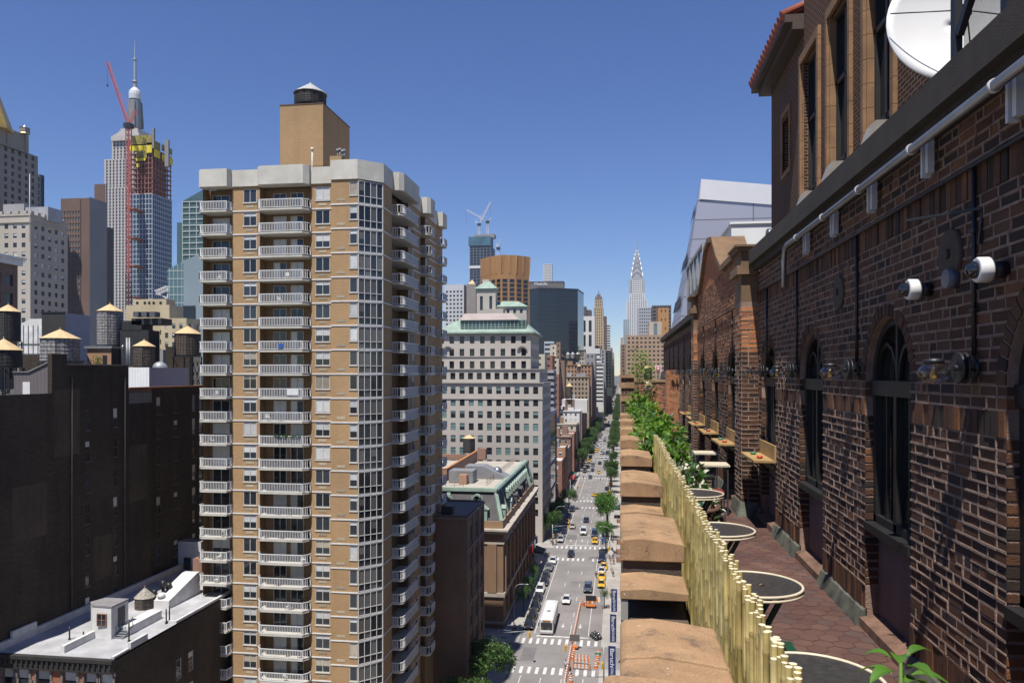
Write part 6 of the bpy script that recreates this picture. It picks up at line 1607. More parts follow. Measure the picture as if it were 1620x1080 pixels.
# blue college banners on the right
def text_mesh(s, size, mt, name, ext=.01):
    """lettering as a mesh object"""
    c = bpy.data.curves.new(name, 'FONT'); c.body = s; c.size = size; c.extrude = ext; c.align_x = 'LEFT'; c.align_y = 'CENTER'
    tmp = bpy.data.objects.new('tmp', c); COL.objects.link(tmp); bpy.context.view_layer.update()
    me = bpy.data.meshes.new_from_object(tmp.evaluated_get(bpy.context.evaluated_depsgraph_get())); me.name = name
    bpy.data.objects.remove(tmp); me.materials.clear(); me.materials.append(mt)
    o = bpy.data.objects.new(name, me); COL.objects.link(o)
    o['w'] = max(v.co.x for v in me.vertices); del o['w']
    return o, max(v.co.x for v in me.vertices)
BBL = mk('banner_blue', (.012, .028, .13), .7, .12, .8)
for i, (pl, pr, y0_, yt, yb2_, lab) in enumerate(((962.3, 974, 88, 1021, 1077, 'nearest blue college banner, lowest on the right'), (965, 975, 108, 971, 1015, 'middle blue college banner on the right'), (967, 976.4, 128, 931, 967, 'farthest blue college banner, highest on the right'))):
    xl, xr = xat(pl, y0_), xat(pr, y0_); zt, zb_ = zat(yt, xl, y0_), zat(yb2_, xl, y0_)
    t = thing('street_banner', lab, 'banner', (.3, y0_, zb_), 'vertical blue banners on the right')
    b = MB(); b.box(xl, xr, y0_-.02, y0_+.02, zb_, zt); b.build('cloth', BBL, t)
    b = MB(); b.tube([(.45, y0_, zt+.02), (xl-.1, y0_, zt+.02)], .035, 8); b.tube([(.45, y0_, zb_-.02), (xl-.1, y0_, zb_-.02)], .035, 8); b.build('bracket', GALV, t)
    w = xr-xl; hh = zt-zb_
    for s, sz, off, frac in (('Baruch', w*.78, .06, .52), ('COLLEGE', w*.5, .585, .38)):
        o, L = text_mesh(s, sz, mk('letter_white', (.8, .8, .8), .6, 0), 'lettering')
        sc_ = hh*frac/L
        o.scale = (sc_, 1, 1); o.rotation_euler = (R(90), R(90), 0); o.parent = t
        o.location = Vector(((xl+xr)/2, y0_-.025, zt-hh*off))-Vector(t.location)
# ---- people
def person_mesh():
    def skin(verts, edges, name):
        me = bpy.data.meshes.new(name); me.from_pydata([v[:3] for v in verts], edges, []); return me
    V = [(0, 0, .95, .15), (0, .01, 1.15, .15), (0, .02, 1.38, .17), (0, .02, 1.5, .06), (0, 0, 1.56, .06), (0, -.01, 1.66, .1), (0, -.01, 1.74, .085),
         (.19, .02, 1.42, .06), (.25, 0, 1.15, .045), (.25, -.1, .92, .035), (-.19, .02, 1.42, .06), (-.25, .02, 1.15, .045), (-.24, .08, .9, .035),
         (.1, 0, .88, .09), (.11, -.12, .5, .06), (.11, -.08, .09, .045), (.11, -.22, .04, .035), (-.1, 0, .88, .09), (-.11, .06, .5, .06), (-.11, .24, .13, .045), (-.11, .14, .05, .035), (0, -.115, 1.65, .015)]
    E = [(0, 1), (1, 2), (2, 3), (3, 4), (4, 5), (5, 6), (2, 7), (7, 8), (8, 9), (2, 10), (10, 11), (11, 12), (0, 13), (13, 14), (14, 15), (15, 16), (0, 17), (17, 18), (18, 19), (19, 20), (5, 21)]
    for w in (9, 12):
        for k in range(5):
            i = len(V); x, y, z, _ = V[w]; sx = 1 if x > 0 else -1
            a = (k-1.5)*.02 if k < 4 else 0; L = (.07, .085, .08, .065, .045)[k]
            V.append((x+(0 if k < 4 else -sx*.02), y+a-(.03 if k == 4 else 0), z-.07 if k < 4 else z-.03, .012)); V.append((x-(.012 if k < 4 else .02)*sx, y+a*1.15-(.035 if k == 4 else 0), z-.07-L if k < 4 else z-.07, .009)); E += [(w, i), (i, i+1)]
    return V, E
PV, PE = person_mesh()
def skinned(name, idx, grow, mt, parent=None):
    mp = {o: i for i, o in enumerate(idx)}
    me = bpy.data.meshes.new(name); me.from_pydata([PV[i][:3] for i in idx], [(mp[a], mp[b_]) for a, b_ in PE if a in mp and b_ in mp], [])
    me.materials.append(mt)
    o = bpy.data.objects.new(name, me); COL.objects.link(o)
    s = o.modifiers.new('skin', 'SKIN')
    for k, i in enumerate(idx):
        r = PV[i][3]*grow; me.skin_vertices[0].data[k].radius = (r, r)
    me.skin_vertices[0].data[0].use_root = True
    o.modifiers.new('sub', 'SUBSURF').levels = 1; o.modifiers['sub'].render_levels = 1
    if parent: o.parent = parent
    return o
SKIN = mk('skin', (.42, .25, .17), .6, .05, 5)
def person(x, y, rz, shirt, trous, hair, lab, z=0):
    sh = mk('cloth_%s' % str(shirt), shirt, .85, .1, 5); tr = mk('cloth_%s' % str(trous), trous, .85, .1, 5); hr = mk('cloth_%s' % str(hair), hair, .7, .1, 5)
    o = skinned('person', list(range(len(PV))), 1.0, SKIN); o.location = (x, y, z); o.rotation_euler = (0, 0, rz); tag(o, lab, 'person', 'people on foot along the avenue')
    skinned('shirt', [1, 0, 2, 7, 8, 10, 11], 1.14, sh, o); skinned('trousers', [0, 13, 14, 15, 17, 18, 19], 1.16, tr, o)
    b = MB(); b.lathe((0, .012, 1.66), [(.098, .0), (.1, .05), (.085, .1), (.05, .13), (.001, .135)], 12); h = b.build('hair', hr); h.parent = o
    return o
Wt, Bk, Bl, Gr, Rd, Jn, Br = (.7, .7, .68), (.02, .02, .022), (.08, .16, .38), (.2, .2, .2), (.4, .05, .04), (.06, .08, .13), (.05, .03, .02)
for px, py, rz, sh, tr, hr, lab, z in ((895, 1059, 0, (.55, .62, .75), Jn, Br, 'person in pale blue shirt walking by the long barrier', 0), (901.5, 1067, .9, Bk, Bk, Bk, 'person in black clothes striding on the near crosswalk', 0),
    (815, 1000, .3, Bl, Bk, Br, 'person in blue shirt waiting at the left corner', .13), (811.5, 1004, .5, Bk, Bk, Bk, 'person in black standing at the left corner', .13),
    (943, 914, 0, Bk, Jn, Br, 'person in dark clothes between lane and taxis', 0), (970, 884, 3, Bl, Jn, Bk, 'person in bright blue on the right pavement', .13),
    (967.5, 905, .2, Wt, Gr, Br, 'person in white shirt on the right pavement by the taxis', .13), (970, 912, .4, Gr, Bk, Bk, 'person in grey on the right pavement by the taxis', .13),
    (949, 832, 0, (.5, .3, .1), Bk, Br, 'person in orange top by the bicycle dock', 0), (872, 860, .8, Wt, Jn, Br, 'person in white shirt at the second left corner', .13),
    (875, 863, .2, Bk, Bk, Bk, 'person in black at the second left corner', .13), (880, 861, 2.5, Rd, Jn, Br, 'person in red top at the second left corner', .13),
    (907, 772, .2, Wt, Bk, Bk, 'person in white on the shaded left pavement', .13), (911, 766, 1.4, Rd, Jn, Bk, 'person in red on the shaded left pavement', .13),
    (905, 779, .3, Gr, Gr, Br, 'person in grey on the shaded left pavement', .13), (913, 760, 2.2, Bl, Bk, Br, 'person in blue near the red awning', .13),
    (923, 757, 1.5, Bk, Jn, Bk, 'person in black crossing the fourth crosswalk', 0), (949.5, 760, 1.2, Wt, Jn, Br, 'person in white on the fourth crosswalk', 0), (936, 746.5, 1.5, Wt, Gr, Br, 'person in white walking before waiting cars', 0), (966, 945, .1, (.5, .45, .2), Jn, Bk, 'person in mustard top on the right pavement near the small tree', .13), (968.5, 874, 2.9, Wt, Bk, Br, 'person in white and black by the right diamond sign', .13), (971, 893, .3, Rd, Gr, Bk, 'person in red on the right pavement above the banners', .13), (969, 858, .2, Gr, Jn, Br, 'person in grey beside the bicycle dock end', .13), (885, 846, .2, Bl, Bk, Br, 'person in blue under the left corner trees', .13), (868, 883, 3, Gr, Bk, Bk, 'person in grey crossing at the hall corner', 0), (862, 880, 2.8, Wt, Jn, Br, 'person in white crossing at the hall corner', 0), (917, 752, .4, Gr, Jn, Bk, 'person in grey jeans at the fourth left corner', .13), (914, 775, .2, Bk, Gr, Br, 'person in black walking the shaded left pavement', .13), (900, 792, .6, Wt, Bl, Br, 'person in white top at the third left corner', .13)):
    x, y = gp(px, py, z); person(x, y, rz, sh, tr, hr, lab, z)
# ---- trees
def canopy(seed, n, dens=1):
    r_ = random.Random(seed); b = MB(); cl = []
    for k in range(16):
        a = r_.uniform(0, 6.28); rr = r_.random()**.5*.72; z = r_.uniform(-.5, .62)
        s = math.sqrt(max(.1, 1-z*z)); cl.append((rr*math.cos(a)*s, rr*math.sin(a)*s, z*.8, r_.uniform(.26, .42)))
    for k in range(n):
        c = r_.choice(cl); v = Vector((r_.gauss(0, 1), r_.gauss(0, 1), r_.gauss(0, 1))).normalized()*(r_.random()**.33)
        p = Vector((c[0], c[1], c[2]))+v*c[3]
        d = (v+Vector((r_.gauss(0, .6), r_.gauss(0, .6), r_.gauss(0, .6)))).normalized()
        s = d.cross(Vector((r_.gauss(0, 1), r_.gauss(0, 1), r_.gauss(0, 1)))).normalized(); L = r_.uniform(.05, .085)
        b.face((p-s*L*.4, p+d*L*.6-s*L*.35, p+d*L*1.2, p+d*L*.6+s*L*.45), 0 if r_.random() < .7 else 1)
    return b, cl
TL = [leafmat('street_leaf', (.045, .095, .022), .25), leafmat('street_leaf_pale', (.07, .125, .03), .25)]
TL2 = [leafmat('street_leaf_fresh', (.065, .16, .025), .3), leafmat('street_leaf_fresh2', (.09, .19, .035), .3)]
CAN = []
for sd in range(4):
    b, cl = canopy(sd, 4200); CAN.append((b.mesh('crown', TL), b.mesh('crown', TL2), cl))
SPARSE = []
for sd in (11, 12):
    b, cl = canopy(sd, 1500); SPARSE.append((b.mesh('crown', TL), b.mesh('crown', TL2), cl))
TRK = {}
def tree(x, y, h, r, lab, fresh=0, sparse=False, z=.13, rz=None):
    lst = SPARSE if sparse else CAN; i = rnd.randrange(len(lst)); cr = lst[i]
    t = thing('street_tree', lab, 'tree', (x, y, z), 'trees along the avenue', rnd.uniform(0, 6.28) if rz is None else rz)
    rzv = h*.40 if sparse and fresh else min(r*.95, h*.42)
    inst('crown', cr[fresh], t, (0, 0, h-rzv*.95), 0, (r, r, rzv))
    k = (id(lst), i, round(h, 1), round(r, 1))
    if k not in TRK:
        b = MB(); hz = h-rzv*.95
        b.tube([(0, 0, 0), (.03, 0, hz*.4), (0, .05, hz*.8)], [.05*r+.04, .04*r+.03, .03*r+.03], 8)
        for c in cr[2][:9]: b.tube([(0, .05, hz*.75), (c[0]*r*.4, c[1]*r*.4, hz+c[2]*rzv*.4-.1), (c[0]*r, c[1]*r, hz+c[2]*rzv)], [.025*r+.015, .015*r+.01, .01], 6)
        TRK[k] = b.mesh('trunk', BARK)
    inst('trunk', TRK[k], t, (0, 0, 0)); return t
tree(-20.2, 114, 9.8, 5.0, 'big leafy street tree at the bottom beside the apartment tower')
tree(-21.6, 105, 8.0, 4.0, 'second big street tree cut by the bottom edge')
for px, py, h, r, lab in ((829, 968, 6.4, 1.9, 'slender fresh green tree on the left pavement, nearest'), (835, 948, 6.2, 1.9, 'slender fresh green tree on the left pavement, second'), (840, 930, 6.8, 2.0, 'slender fresh green tree on the left pavement, third')):
    x, y = gp(px, py); tree(-20.0, y, h, r, lab, 1, True)
for y, x, h, r, lab in ((228, -20.0, 9, 4.0, 'green tree at the second left corner by the cream building'), (245, -20.0, 9, 3.8, 'green tree along the dark glass building, left'), (262, -20.2, 8, 3, 'green tree before the third left corner'), (279, -18.6, 8, 3.6, 'grey green tree at the third left corner')): tree(x, y, h, r, lab)
tree(-3.3, 162, 4.6, 1.6, 'small tree at the right kerb beside the striped barrier', 0, True)
for i, (y, h, r) in enumerate(((212, 10, 3.3), (227, 14, 4.2), (244, 13, 4.2), (318, 12, 4.0), (334, 13, 4.2), (351, 10, 3.6), (398, 10, 3.4), (455, 11, 4.2), (476, 13, 4.6), (496, 13, 4.6))):
    tree(-3.9, y, h, r, f'street tree on the right kerb, {["first", "second", "third", "fourth", "fifth", "sixth", "seventh", "eighth", "ninth", "tenth"][i]} up the avenue', 1 if i < 3 else 0)
y = 384; k = 0
while y < 640:
    tree(-20.0+rnd.uniform(-.5, .8), y, rnd.uniform(10, 13.5), rnd.uniform(3.8, 5.2), 'large dark green tree in the leafy left row of the avenue'); y += rnd.uniform(9, 14)
y = 515
while y < 1500:
    for x in (-19.5, -3.6):
        if rnd.random() < .85: tree(x, y+rnd.uniform(-5, 5), rnd.uniform(9, 13), rnd.uniform(3.5, 5), 'distant street tree far up the avenue')
    y += rnd.uniform(14, 26)
# ================================================================ THE CITY
GW = {k: glass('city_glass_'+k, c, .06, .6, .3) for k, c in dict(dark=(.022, .026, .03), blue=(.03, .055, .09), teal=(.07, .12, .125), black=(.008, .011, .016), pale=(.16, .2, .22)).items()}
ROOFM = mk('city_roof', (.25, .24, .225), .95, .25, .1)
def stone(n, c, v=.16, s=.05): return mk(n, c, .88, v, s)
def bld(name, lab, cat, x0, x1, y0, y1, zt, mat, faces='SE', pu=3.0, fw=.5, pv=3.5, fh=.55, gl='dark', z0=0, zw=None, root=None, wname='wall', dp=.35, roof=None, obj=False, edge=None, parapet=.8, top=1.5, group=None, wst='r', fr=None, mort=None):
    """a building of real walls with real openings; windows are objects (obj=True) or glazing seen through the holes"""
    t = root or thing(name, lab, cat, ((x0+x1)/2, (y0+y1)/2, z0), group)
    zw = z0 if zw is None else zw
    mb = MB(); Z = zt-zw
    nr = max(0, int((Z-top-.3)/pv)); vs = [(Z-top-pv*k-pv*fh, Z-top-pv*k) for k in reversed(range(nr))]
    wins = []
    for f, T, U, rz, off in (('S', TS(x0, y0, zw), x1-x0, 0, (0, dp*.5)), ('E', TE(x1, y0, zw), y1-y0, R(90), (-dp*.5, 0)), ('W', TW(x0, y1, zw), y1-y0, R(-90), (dp*.5, 0))):
        if f not in faces:
            if f in 'EW': mb.face((T(0, 0, -zw+z0), T(U, 0, -zw+z0), T(U, 0, Z), T(0, 0, Z)))
            else: mb.face((T(0, 0, -zw+z0), T(U, 0, -zw+z0), T(U, 0, Z), T(0, 0, Z)))
            continue
        n = max(1, int(U/pu)); us = spread(n, U, pu*fw, edge)
        facade(mb, T, U, Z, us, vs, dp)
        if zw > z0: mb.face((T(0, 0, z0-zw), T(U, 0, z0-zw), T(U, 0, 0), T(0, 0, 0)))
        for v in reversed(vs):
            for u in us: wins.append((T((u[0]+u[1])/2, dp*.45, v[0]), rz))
    mb.face(((x0, y1, z0), (x1, y1, z0), (x1, y1, zt), (x0, y1, zt)))
    mb.face(((x0, y0, zt-parapet), (x1, y0, zt-parapet), (x1, y1, zt-parapet), (x0, y1, zt-parapet)), 1)
    e = .3
    for a in (((x0+e, y0+e), (x1-e, y0+e)), ((x1-e, y0+e), (x1-e, y1-e)), ((x1-e, y1-e), (x0+e, y1-e)), ((x0+e, y1-e), (x0+e, y0+e))):
        mb.face(((*a[0], zt-parapet), (*a[1], zt-parapet), (*a[1], zt), (*a[0], zt)))
    for q in ((x0, x1, y0, y0+e), (x0, x1, y1-e, y1), (x0, x0+e, y0+e, y1-e), (x1-e, x1, y0+e, y1-e)):
        mb.face(((q[0], q[2], zt), (q[1], q[2], zt), (q[1], q[3], zt), (q[0], q[3], zt)))
    mb.build(wname, [mat, roof or ROOFM], t)
    c = MB(); d = dp*1.02+.02; c.box(x0+d, x1-d, y0+d, y1-d, z0+.1, zt-parapet-.05); c.build('glazing', GW[gl], t)
    if obj:
        w, h = pu*fw, pv*fh
        fr = fr or FDK
        for p, rz in wins[:98]:
            inst('window', winmesh(w, h, wst+rnd.choice('0000112233'), fr, GW['dark'], obj if obj is not True else BLIND), t, Vector(p)-Vector(wloc(t)), rz)
    return t
def pb(name, lab, cat, px0, px1, Y, pyt, pxe, mat, side='E', depth=None, **k):
    """bld() from readings: south face px0..px1 at Y, side face running back to pxe"""
    x0, x1 = xat(px0, Y), xat(px1, Y)
    xs = x1 if side == 'E' else x0
    y1 = yat(pxe, xs) if pxe else Y+(depth or 20)
    return bld(name, lab, cat, x0, x1, Y, y1, zat(pyt, xs, Y), mat, faces=k.pop('faces', 'S'+side), **k), (x0, x1, Y, y1, zat(pyt, xs, Y))
def addbox(t, nm, m, x0, x1, y0, y1, z0, z1, taper=0, tx=None):
    b = MB(); P = [(x0, y0), (x1, y0), (x1, y1), (x0, y1)]; tx = taper if tx is None else tx
    b.prism(P, z0, z1, taper=[(x0+tx, y0+taper), (x1-tx, y0+taper), (x1-tx, y1-taper), (x0+tx, y1-taper)]); return b.build(nm, m, t)
COPPER = mk('copper_green', (.29, .385, .315), .75, .22, .5); SLATE = mk('slate_roof', (.085, .08, .082), .8, .3, .6, bump=.3, bscale=8)
CREAMS = stone('cream_stone', (.50, .455, .40), .12, .06)
GBLIND = mk('green_blind', (.16, .27, .25), .35, .1, 1, coat=.5, obj_rand=.2)
# ---- the cream office building with the green roof
cY = 222.0; X1 = -22.6; xl = xat(650, cY)
zl, zm, zt = zat(605, X1, cY), zat(584, X1, cY), zat(527, X1-2.5, cY+2)
cb = bld('office_building', 'cream stone office building with green copper roof and many square windows', 'building', xl, X1, cY, cY+27, zl, CREAMS, 'SE', pu=2.72, fw=.55, pv=3.6, fh=.58, obj=GBLIND, zw=4, top=1.3)
x2 = xat(853.5, cY+1); bld('', '', '', xl, x2, cY+1, cY+26.5, zm, CREAMS, 'SE', pu=2.75, fw=.55, pv=3.0, fh=.66, z0=zl-.8, root=cb, wname='upper_wall', top=1.0)
x3 = xat(839.5, cY+2.5); bld('', '', '', xat(688, cY+2.5), x3, cY+2.5, cY+26, zt, CREAMS, 'SE', pu=3.05, fw=.46, pv=3.75, fh=.58, z0=zm-2.6, root=cb, wname='tower_wall', top=.75, edge=1.4)
b = MB()
for z, o, h in ((zl-.25, .45, .3), (zl-5.0, .2, .3), (zm-.1, .35, .25), (zm-4.3, .12, .2)):
    xr, yy = (X1, cY) if z < zl+.2 else (x2, cY+1); b.box(xl, xr+o, yy-o, yy+26.5, z, z+h)
for z, o in ((zm+3.7, .25), (zt-.25, .6)): b.box(xat(688, cY+2.5)-o, x3+o, cY+2.5-o, cY+26+o, z, z+.28)
b.build('cornice', stone('cornice_grey', (.36, .33, .29)), cb)
b = MB()
for px in (709, 826):
    x = xat(px, cY+2.4); z = zat(548, x, cY+2.4)
    for k in range(8):
        a0, a1 = math.pi*k/8, math.pi*(k+1)/8; b.bar((x-1.25*math.cos(a0), cY+2.15, z-.9+.95*math.sin(a0)), (x-1.25*math.cos(a1), cY+2.15, z-.9+.95*math.sin(a1)), .6, .35)
b.build('window_pediment', MATS['cornice_grey'], cb)
b = MB(); xa, xb, ya, yb_ = xat(688, cY+2.5)-.9, x3+1.1, cY+1.5, cY+27
zr = zat(499, X1, cY+6)
b.box(xa, xb, ya, yb_, zt+.03, zt+.5); b.prism([(xa+.2, ya+.2), (xb-.2, ya+.2), (xb-.2, yb_), (xa+.2, yb_)], zt+.5, zr, taper=[(xat(738, cY+6), ya+5), (xat(816, cY+6), ya+5), (xat(816, cY+6), yb_-4), (xat(738, cY+6), yb_-4)]); b.build('copper_roof', COPPER, cb)
gx0, gx1 = xat(729, cY+2.6), xat(832, cY+2.6)
b = MB(); b.box(gx0, gx1, ya+1.0, ya+6, zt+.5, zat(506, X1, cY+3)); b.build('clerestory_glazing', GW['teal'], cb)
b = MB(); n = 17
for k in range(n+1): x = gx0+(gx1-gx0)*k/n; b.box(x-.1, x+.1, ya+.93, ya+1.0, zt+.5, zat(506, X1, cY+3))
for z in (zt+.6, zt+1.9, zat(506, X1, cY+3)): b.box(gx0, gx1, ya+.92, ya+.99, z-.08, z+.08)
b.build('clerestory_frame', COPPER, cb)
zq = zat(506, X1, cY+3); b = MB(); b.prism([(gx0-.3, ya+.5), (gx1-2, ya+.5), (gx1-2, ya+8), (gx0-.3, ya+8)], zq+.1, zat(495, X1, cY+6), taper=[(gx0+.7, ya+3.5), (gx1-4.5, ya+3.5), (gx1-4.5, ya+7), (gx0+.7, ya+7)])
b.build('metal_roof', corr('brown_metal_roof', (.36, .30, .27), .5), cb)
# its taller neighbour with the green pyramid
tY = 262.0
t, (x0, x1, y0, y1, z1) = pb('tower_house', 'cream stone tower with green pyramid roof behind the office building', 'building', 754, 784, tY, 458, 787, CREAMS, pu=3, fw=.34, pv=11, fh=.45, zw=65, top=2.2, edge=1.2)
b = MB(); b.box(x0-.4, x1+.4, y0-.4, y1+.4, z1, z1+.4); b.prism([(x0-.7, y0-.7), (x1+.7, y0-.7), (x1+.7, y1+.7), (x0-.7, y1+.7)], z1+.4, zat(444, x1, tY), taper=[(x0+2.4, y0+2.4), (x1-2.4, y0+2.4), (x1-2.4, y1-.8), (x0+2.4, y1-.8)]); b.build('pyramid_roof', COPPER, t)
addbox(t, 'chimney', CREAMS, x0+1.5, x0+4, y0+3, y0+5, z1+1, zat(440, x1, tY))
t, (x0, x1, y0, y1, z1) = pb('wing_house', 'cream wing with low green hipped roof under the brown tower', 'building', 785, 833, tY+1, 485, 836, CREAMS, pu=2.4, fw=.4, pv=12, fh=.12, zw=60, top=.8)
b = MB(); b.prism([(x0-1.4, y0-.6), (x1+.6, y0-.6), (x1+.6, y1), (x0-1.4, y1)], z1+.05, zat(474, x1, tY), taper=[(x0-.5, y0+4), (x1-3.5, y0+4), (x1-3.5, y1), (x0-.5, y1)]); b.build('hip_roof', COPPER, t)
addbox(t, 'terrace_block', CREAMS, xat(764, tY-3), xat(796, tY-3), tY-3, tY+.9, 50, zat(489, x1, tY))
# ---- dark brick loft beside the tower (in its shadow)
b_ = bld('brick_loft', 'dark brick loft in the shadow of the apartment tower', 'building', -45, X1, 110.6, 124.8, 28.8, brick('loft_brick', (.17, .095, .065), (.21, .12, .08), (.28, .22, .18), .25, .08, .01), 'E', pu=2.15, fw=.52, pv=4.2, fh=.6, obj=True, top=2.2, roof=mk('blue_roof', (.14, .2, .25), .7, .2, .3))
b = MB(); b.box(-45, X1+.25, 110.4, 125.05, 28.3, 28.55); b.box(X1, X1+.15, 110.6, 124.8, 23.4, 23.7); b.box(X1, X1+.15, 110.6, 124.8, 15, 15.3)
for k in range(4): y = 111.2+k*4.35; b.box(X1, X1+.18, y-.3, y+.3, 1, 28.2)
b.build('stone_trim', stone('loft_trim', (.22, .17, .14)), b_)
b = MB(); b.box(X1-7.5, X1-7.2, 111.5, 111.8, 28, 31.2); b.box(X1-4.3, X1-2.6, 112.5, 114.2, 27.9, 29.8); b.build('roof_vent', IRON, b_)
# ---- brownstone hall with green trimmed mansard
aY0, aY1 = 146.5, 201.0; ax0 = -66
HB = brick('hall_brick', (.26, .15, .085), (.30, .175, .10), (.34, .27, .2), .3, .09, .01, var=.18); HST = stone('hall_stone', (.46, .41, .34), .2, .4)
t = thing('mansard_hall', 'brown brick hall with slate mansard and green copper trim at the street corner', 'building', (-40, 170, 0))
mb = MB(); T = TE(X1, aY0, 0); U = aY1-aY0; hz = 18.6
ucols = [(3.5+i*5.6, 3.5+i*5.6+2.6) for i in range(9)]
facade(mb, T, U, hz, ucols, [(2.2, 5.6), (8.0, 15.6)], .7)
facade(mb, TS(ax0, aY0, 0), X1-ax0, hz, [(X1-ax0-14-8*k, X1-ax0-12.4-8*k) for k in reversed(range(4))], [(2.2, 5), (8, 14)], .5)
mb.build('wall', HB, t)
b = MB(); b.box(ax0+.8, X1-.8, aY0+.8, aY1, .1, 18); b.build('glazing', GW['black'], t)
b = MB()
for z, h, o in ((18.6, .35, .5), (18.95, .3, .9), (19.25, .35, 1.15), (6.3, .8, .35), (1.0, .5, .3), (16.6, .35, .2)): b.box(ax0, X1+o, aY0-o, aY1+o, z, z+h)
for i in range(12): y = aY0+1.2+i*4.7; b.box(X1+.003, X1+.85, y-.35, y+.35, 17.6, 18.59)
b.build('cornice', HST, t)
b = MB()
for i in range(10): y = aY0+1.6+i*5.6; b.box(X1+.003, X1+.45, y-.7, y+.7, 7.1, 16.59)
for x in (X1-2.2, X1-7.5): b.box(x-.9, x+.9, aY0-.4, aY0-.003, 7.1, 16.59)
b.build('pilaster', HB, t)
for u0, u1 in ucols:
    b = MB(); m_ = aY0+(u0+u1)/2
    for k in range(8):
        a0, a1 = math.pi*k/8, math.pi*(k+1)/8; b.bar((X1+.15, m_-1.5*math.cos(a0), 15.0+1.3*math.sin(a0)), (X1+.15, m_-1.5*math.cos(a1), 15.0+1.3*math.sin(a1)), .35, .35)
    b.build('window_hood', stone('hood_dark', (.14, .10, .08)), t); b = MB(); b.box(X1+.003, X1+.5, m_-1.4, m_+1.4, 7.7, 8.0); b.build('window_sill', MATS['hood_dark'], t)
b = MB(); b.box(ax0, X1-.1, aY0+.1, aY1-.1, 19.6, 21.0); b.build('attic', stone('attic_brown', (.34, .215, .12)), t)
b = MB(); b.prism([(ax0, aY0+.5), (X1-.5, aY0+.5), (X1-.5, aY1-.5), (ax0, aY1-.5)], 21.003, 26.6, taper=[(ax0, aY0+3.2), (X1-2.2, aY0+3.2), (X1-2.2, aY1-2.2), (ax0, aY1-2.2)]); b.build('mansard_roof', SLATE, t)
b = MB()
b.bar((X1-.45, aY0+.45, 21.0), (X1-2.1, aY0+3.1, 26.6), .7, .5); b.bar((X1-.45, aY1-.6, 21.0), (X1-2.1, aY1-2.3, 26.6), .9, .6); b.bar((X1-.42, aY0+9.5, 21), (X1-2.1, aY0+9.5, 26.6), .35, .4); b.bar((X1-.42, aY1-7.5, 21), (X1-2.1, aY1-7.5, 26.6), 1.2, .5)
for x in (X1-11.5, X1-22): b.bar((x, aY0+.45, 21), (x, aY0+3.1, 26.6), .7, .4)
zc = 26.6
b.box(ax0, X1-1.7, aY0+2.7, aY0+3.5, zc, zc+.42); b.box(X1-2.6, X1-1.7, aY0+3.5, aY1-1.8, zc, zc+.42); b.box(ax0, X1-1.5, aY0+2.5, aY0+2.699, zc-.25, zc+.2); b.box(X1-1.699, X1-1.5, aY0+2.5, aY1-1.8, zc-.25, zc+.2)
b.build('copper_trim', COPPER, t)
for i in range(11):
    y = aY0+12.5+i*3.15; d = MB()
    d.box(X1-1.7, X1-.75, y-.55, y+.55, 23.6, 25.0); d.extr([(y-.65, 25.0), (y+.65, 25.0), (y+.45, 25.55), (y, 25.8), (y-.45, 25.55)], lambda u, w, v: (w, u, v), X1-2.4, X1-.65); d.build('dormer', COPPER, t)
    d = MB(); d.face(((X1-.74, y-.35, 23.75), (X1-.74, y+.35, 23.75), (X1-.74, y+.35, 24.9), (X1-.74, y-.35, 24.9))); d.build('dormer_pane', GW['black'], t)
for i in range(6):
    y = aY0+5+i*8.5; d = MB(); d.box(X1-1.2, X1-.2, y-.6, y+.6, 21.0, 22.8); d.extr([(y-.75, 22.8), (y+.75, 22.8), (y, 23.5)], lambda u, w, v: (w, u, v), X1-1.8, X1-.1); d.build('dormer', SLATE if i > 1 else COPPER, t)
for px in (707, 755):
    yq = aY0+1.4; x = xat(px, yq); z = zat(788, x, yq); d = MB()
    for k in range(16):
        a0, a1 = 2*math.pi*k/16, 2*math.pi*(k+1)/16; d.bar((x+.75*math.cos(a0), yq-.2, z+.75*math.sin(a0)), (x+.75*math.cos(a1), yq-.2, z+.75*math.sin(a1)), .9, .3)
    d.build('round_dormer', COPPER, t)
    d = MB(); d.tube([(x, yq+.1, z), (x, yq-.3, z)], .62, 16); d.build('dormer_pane', GW['black'], t)
yq = aY0+.6; x = xat(764, yq); d = MB(); d.box(x-.9, x+.9, yq-.4, yq+1.2, 21.0, 23.2); d.extr([(x-1.2, 23.2), (x+1.2, 23.2), (x, 24.0)], lambda u, w, v: (u, w, v), yq-.55, yq+2); d.build('gable_dormer', COPPER, t)
b = MB(); b.box(ax0, X1-2.61, aY0+3.51, aY1-2.2, 26.3, 26.62); b.build('roof_deck', mk('roof_tan', (.44, .40, .33), .95, .15, .2), t)
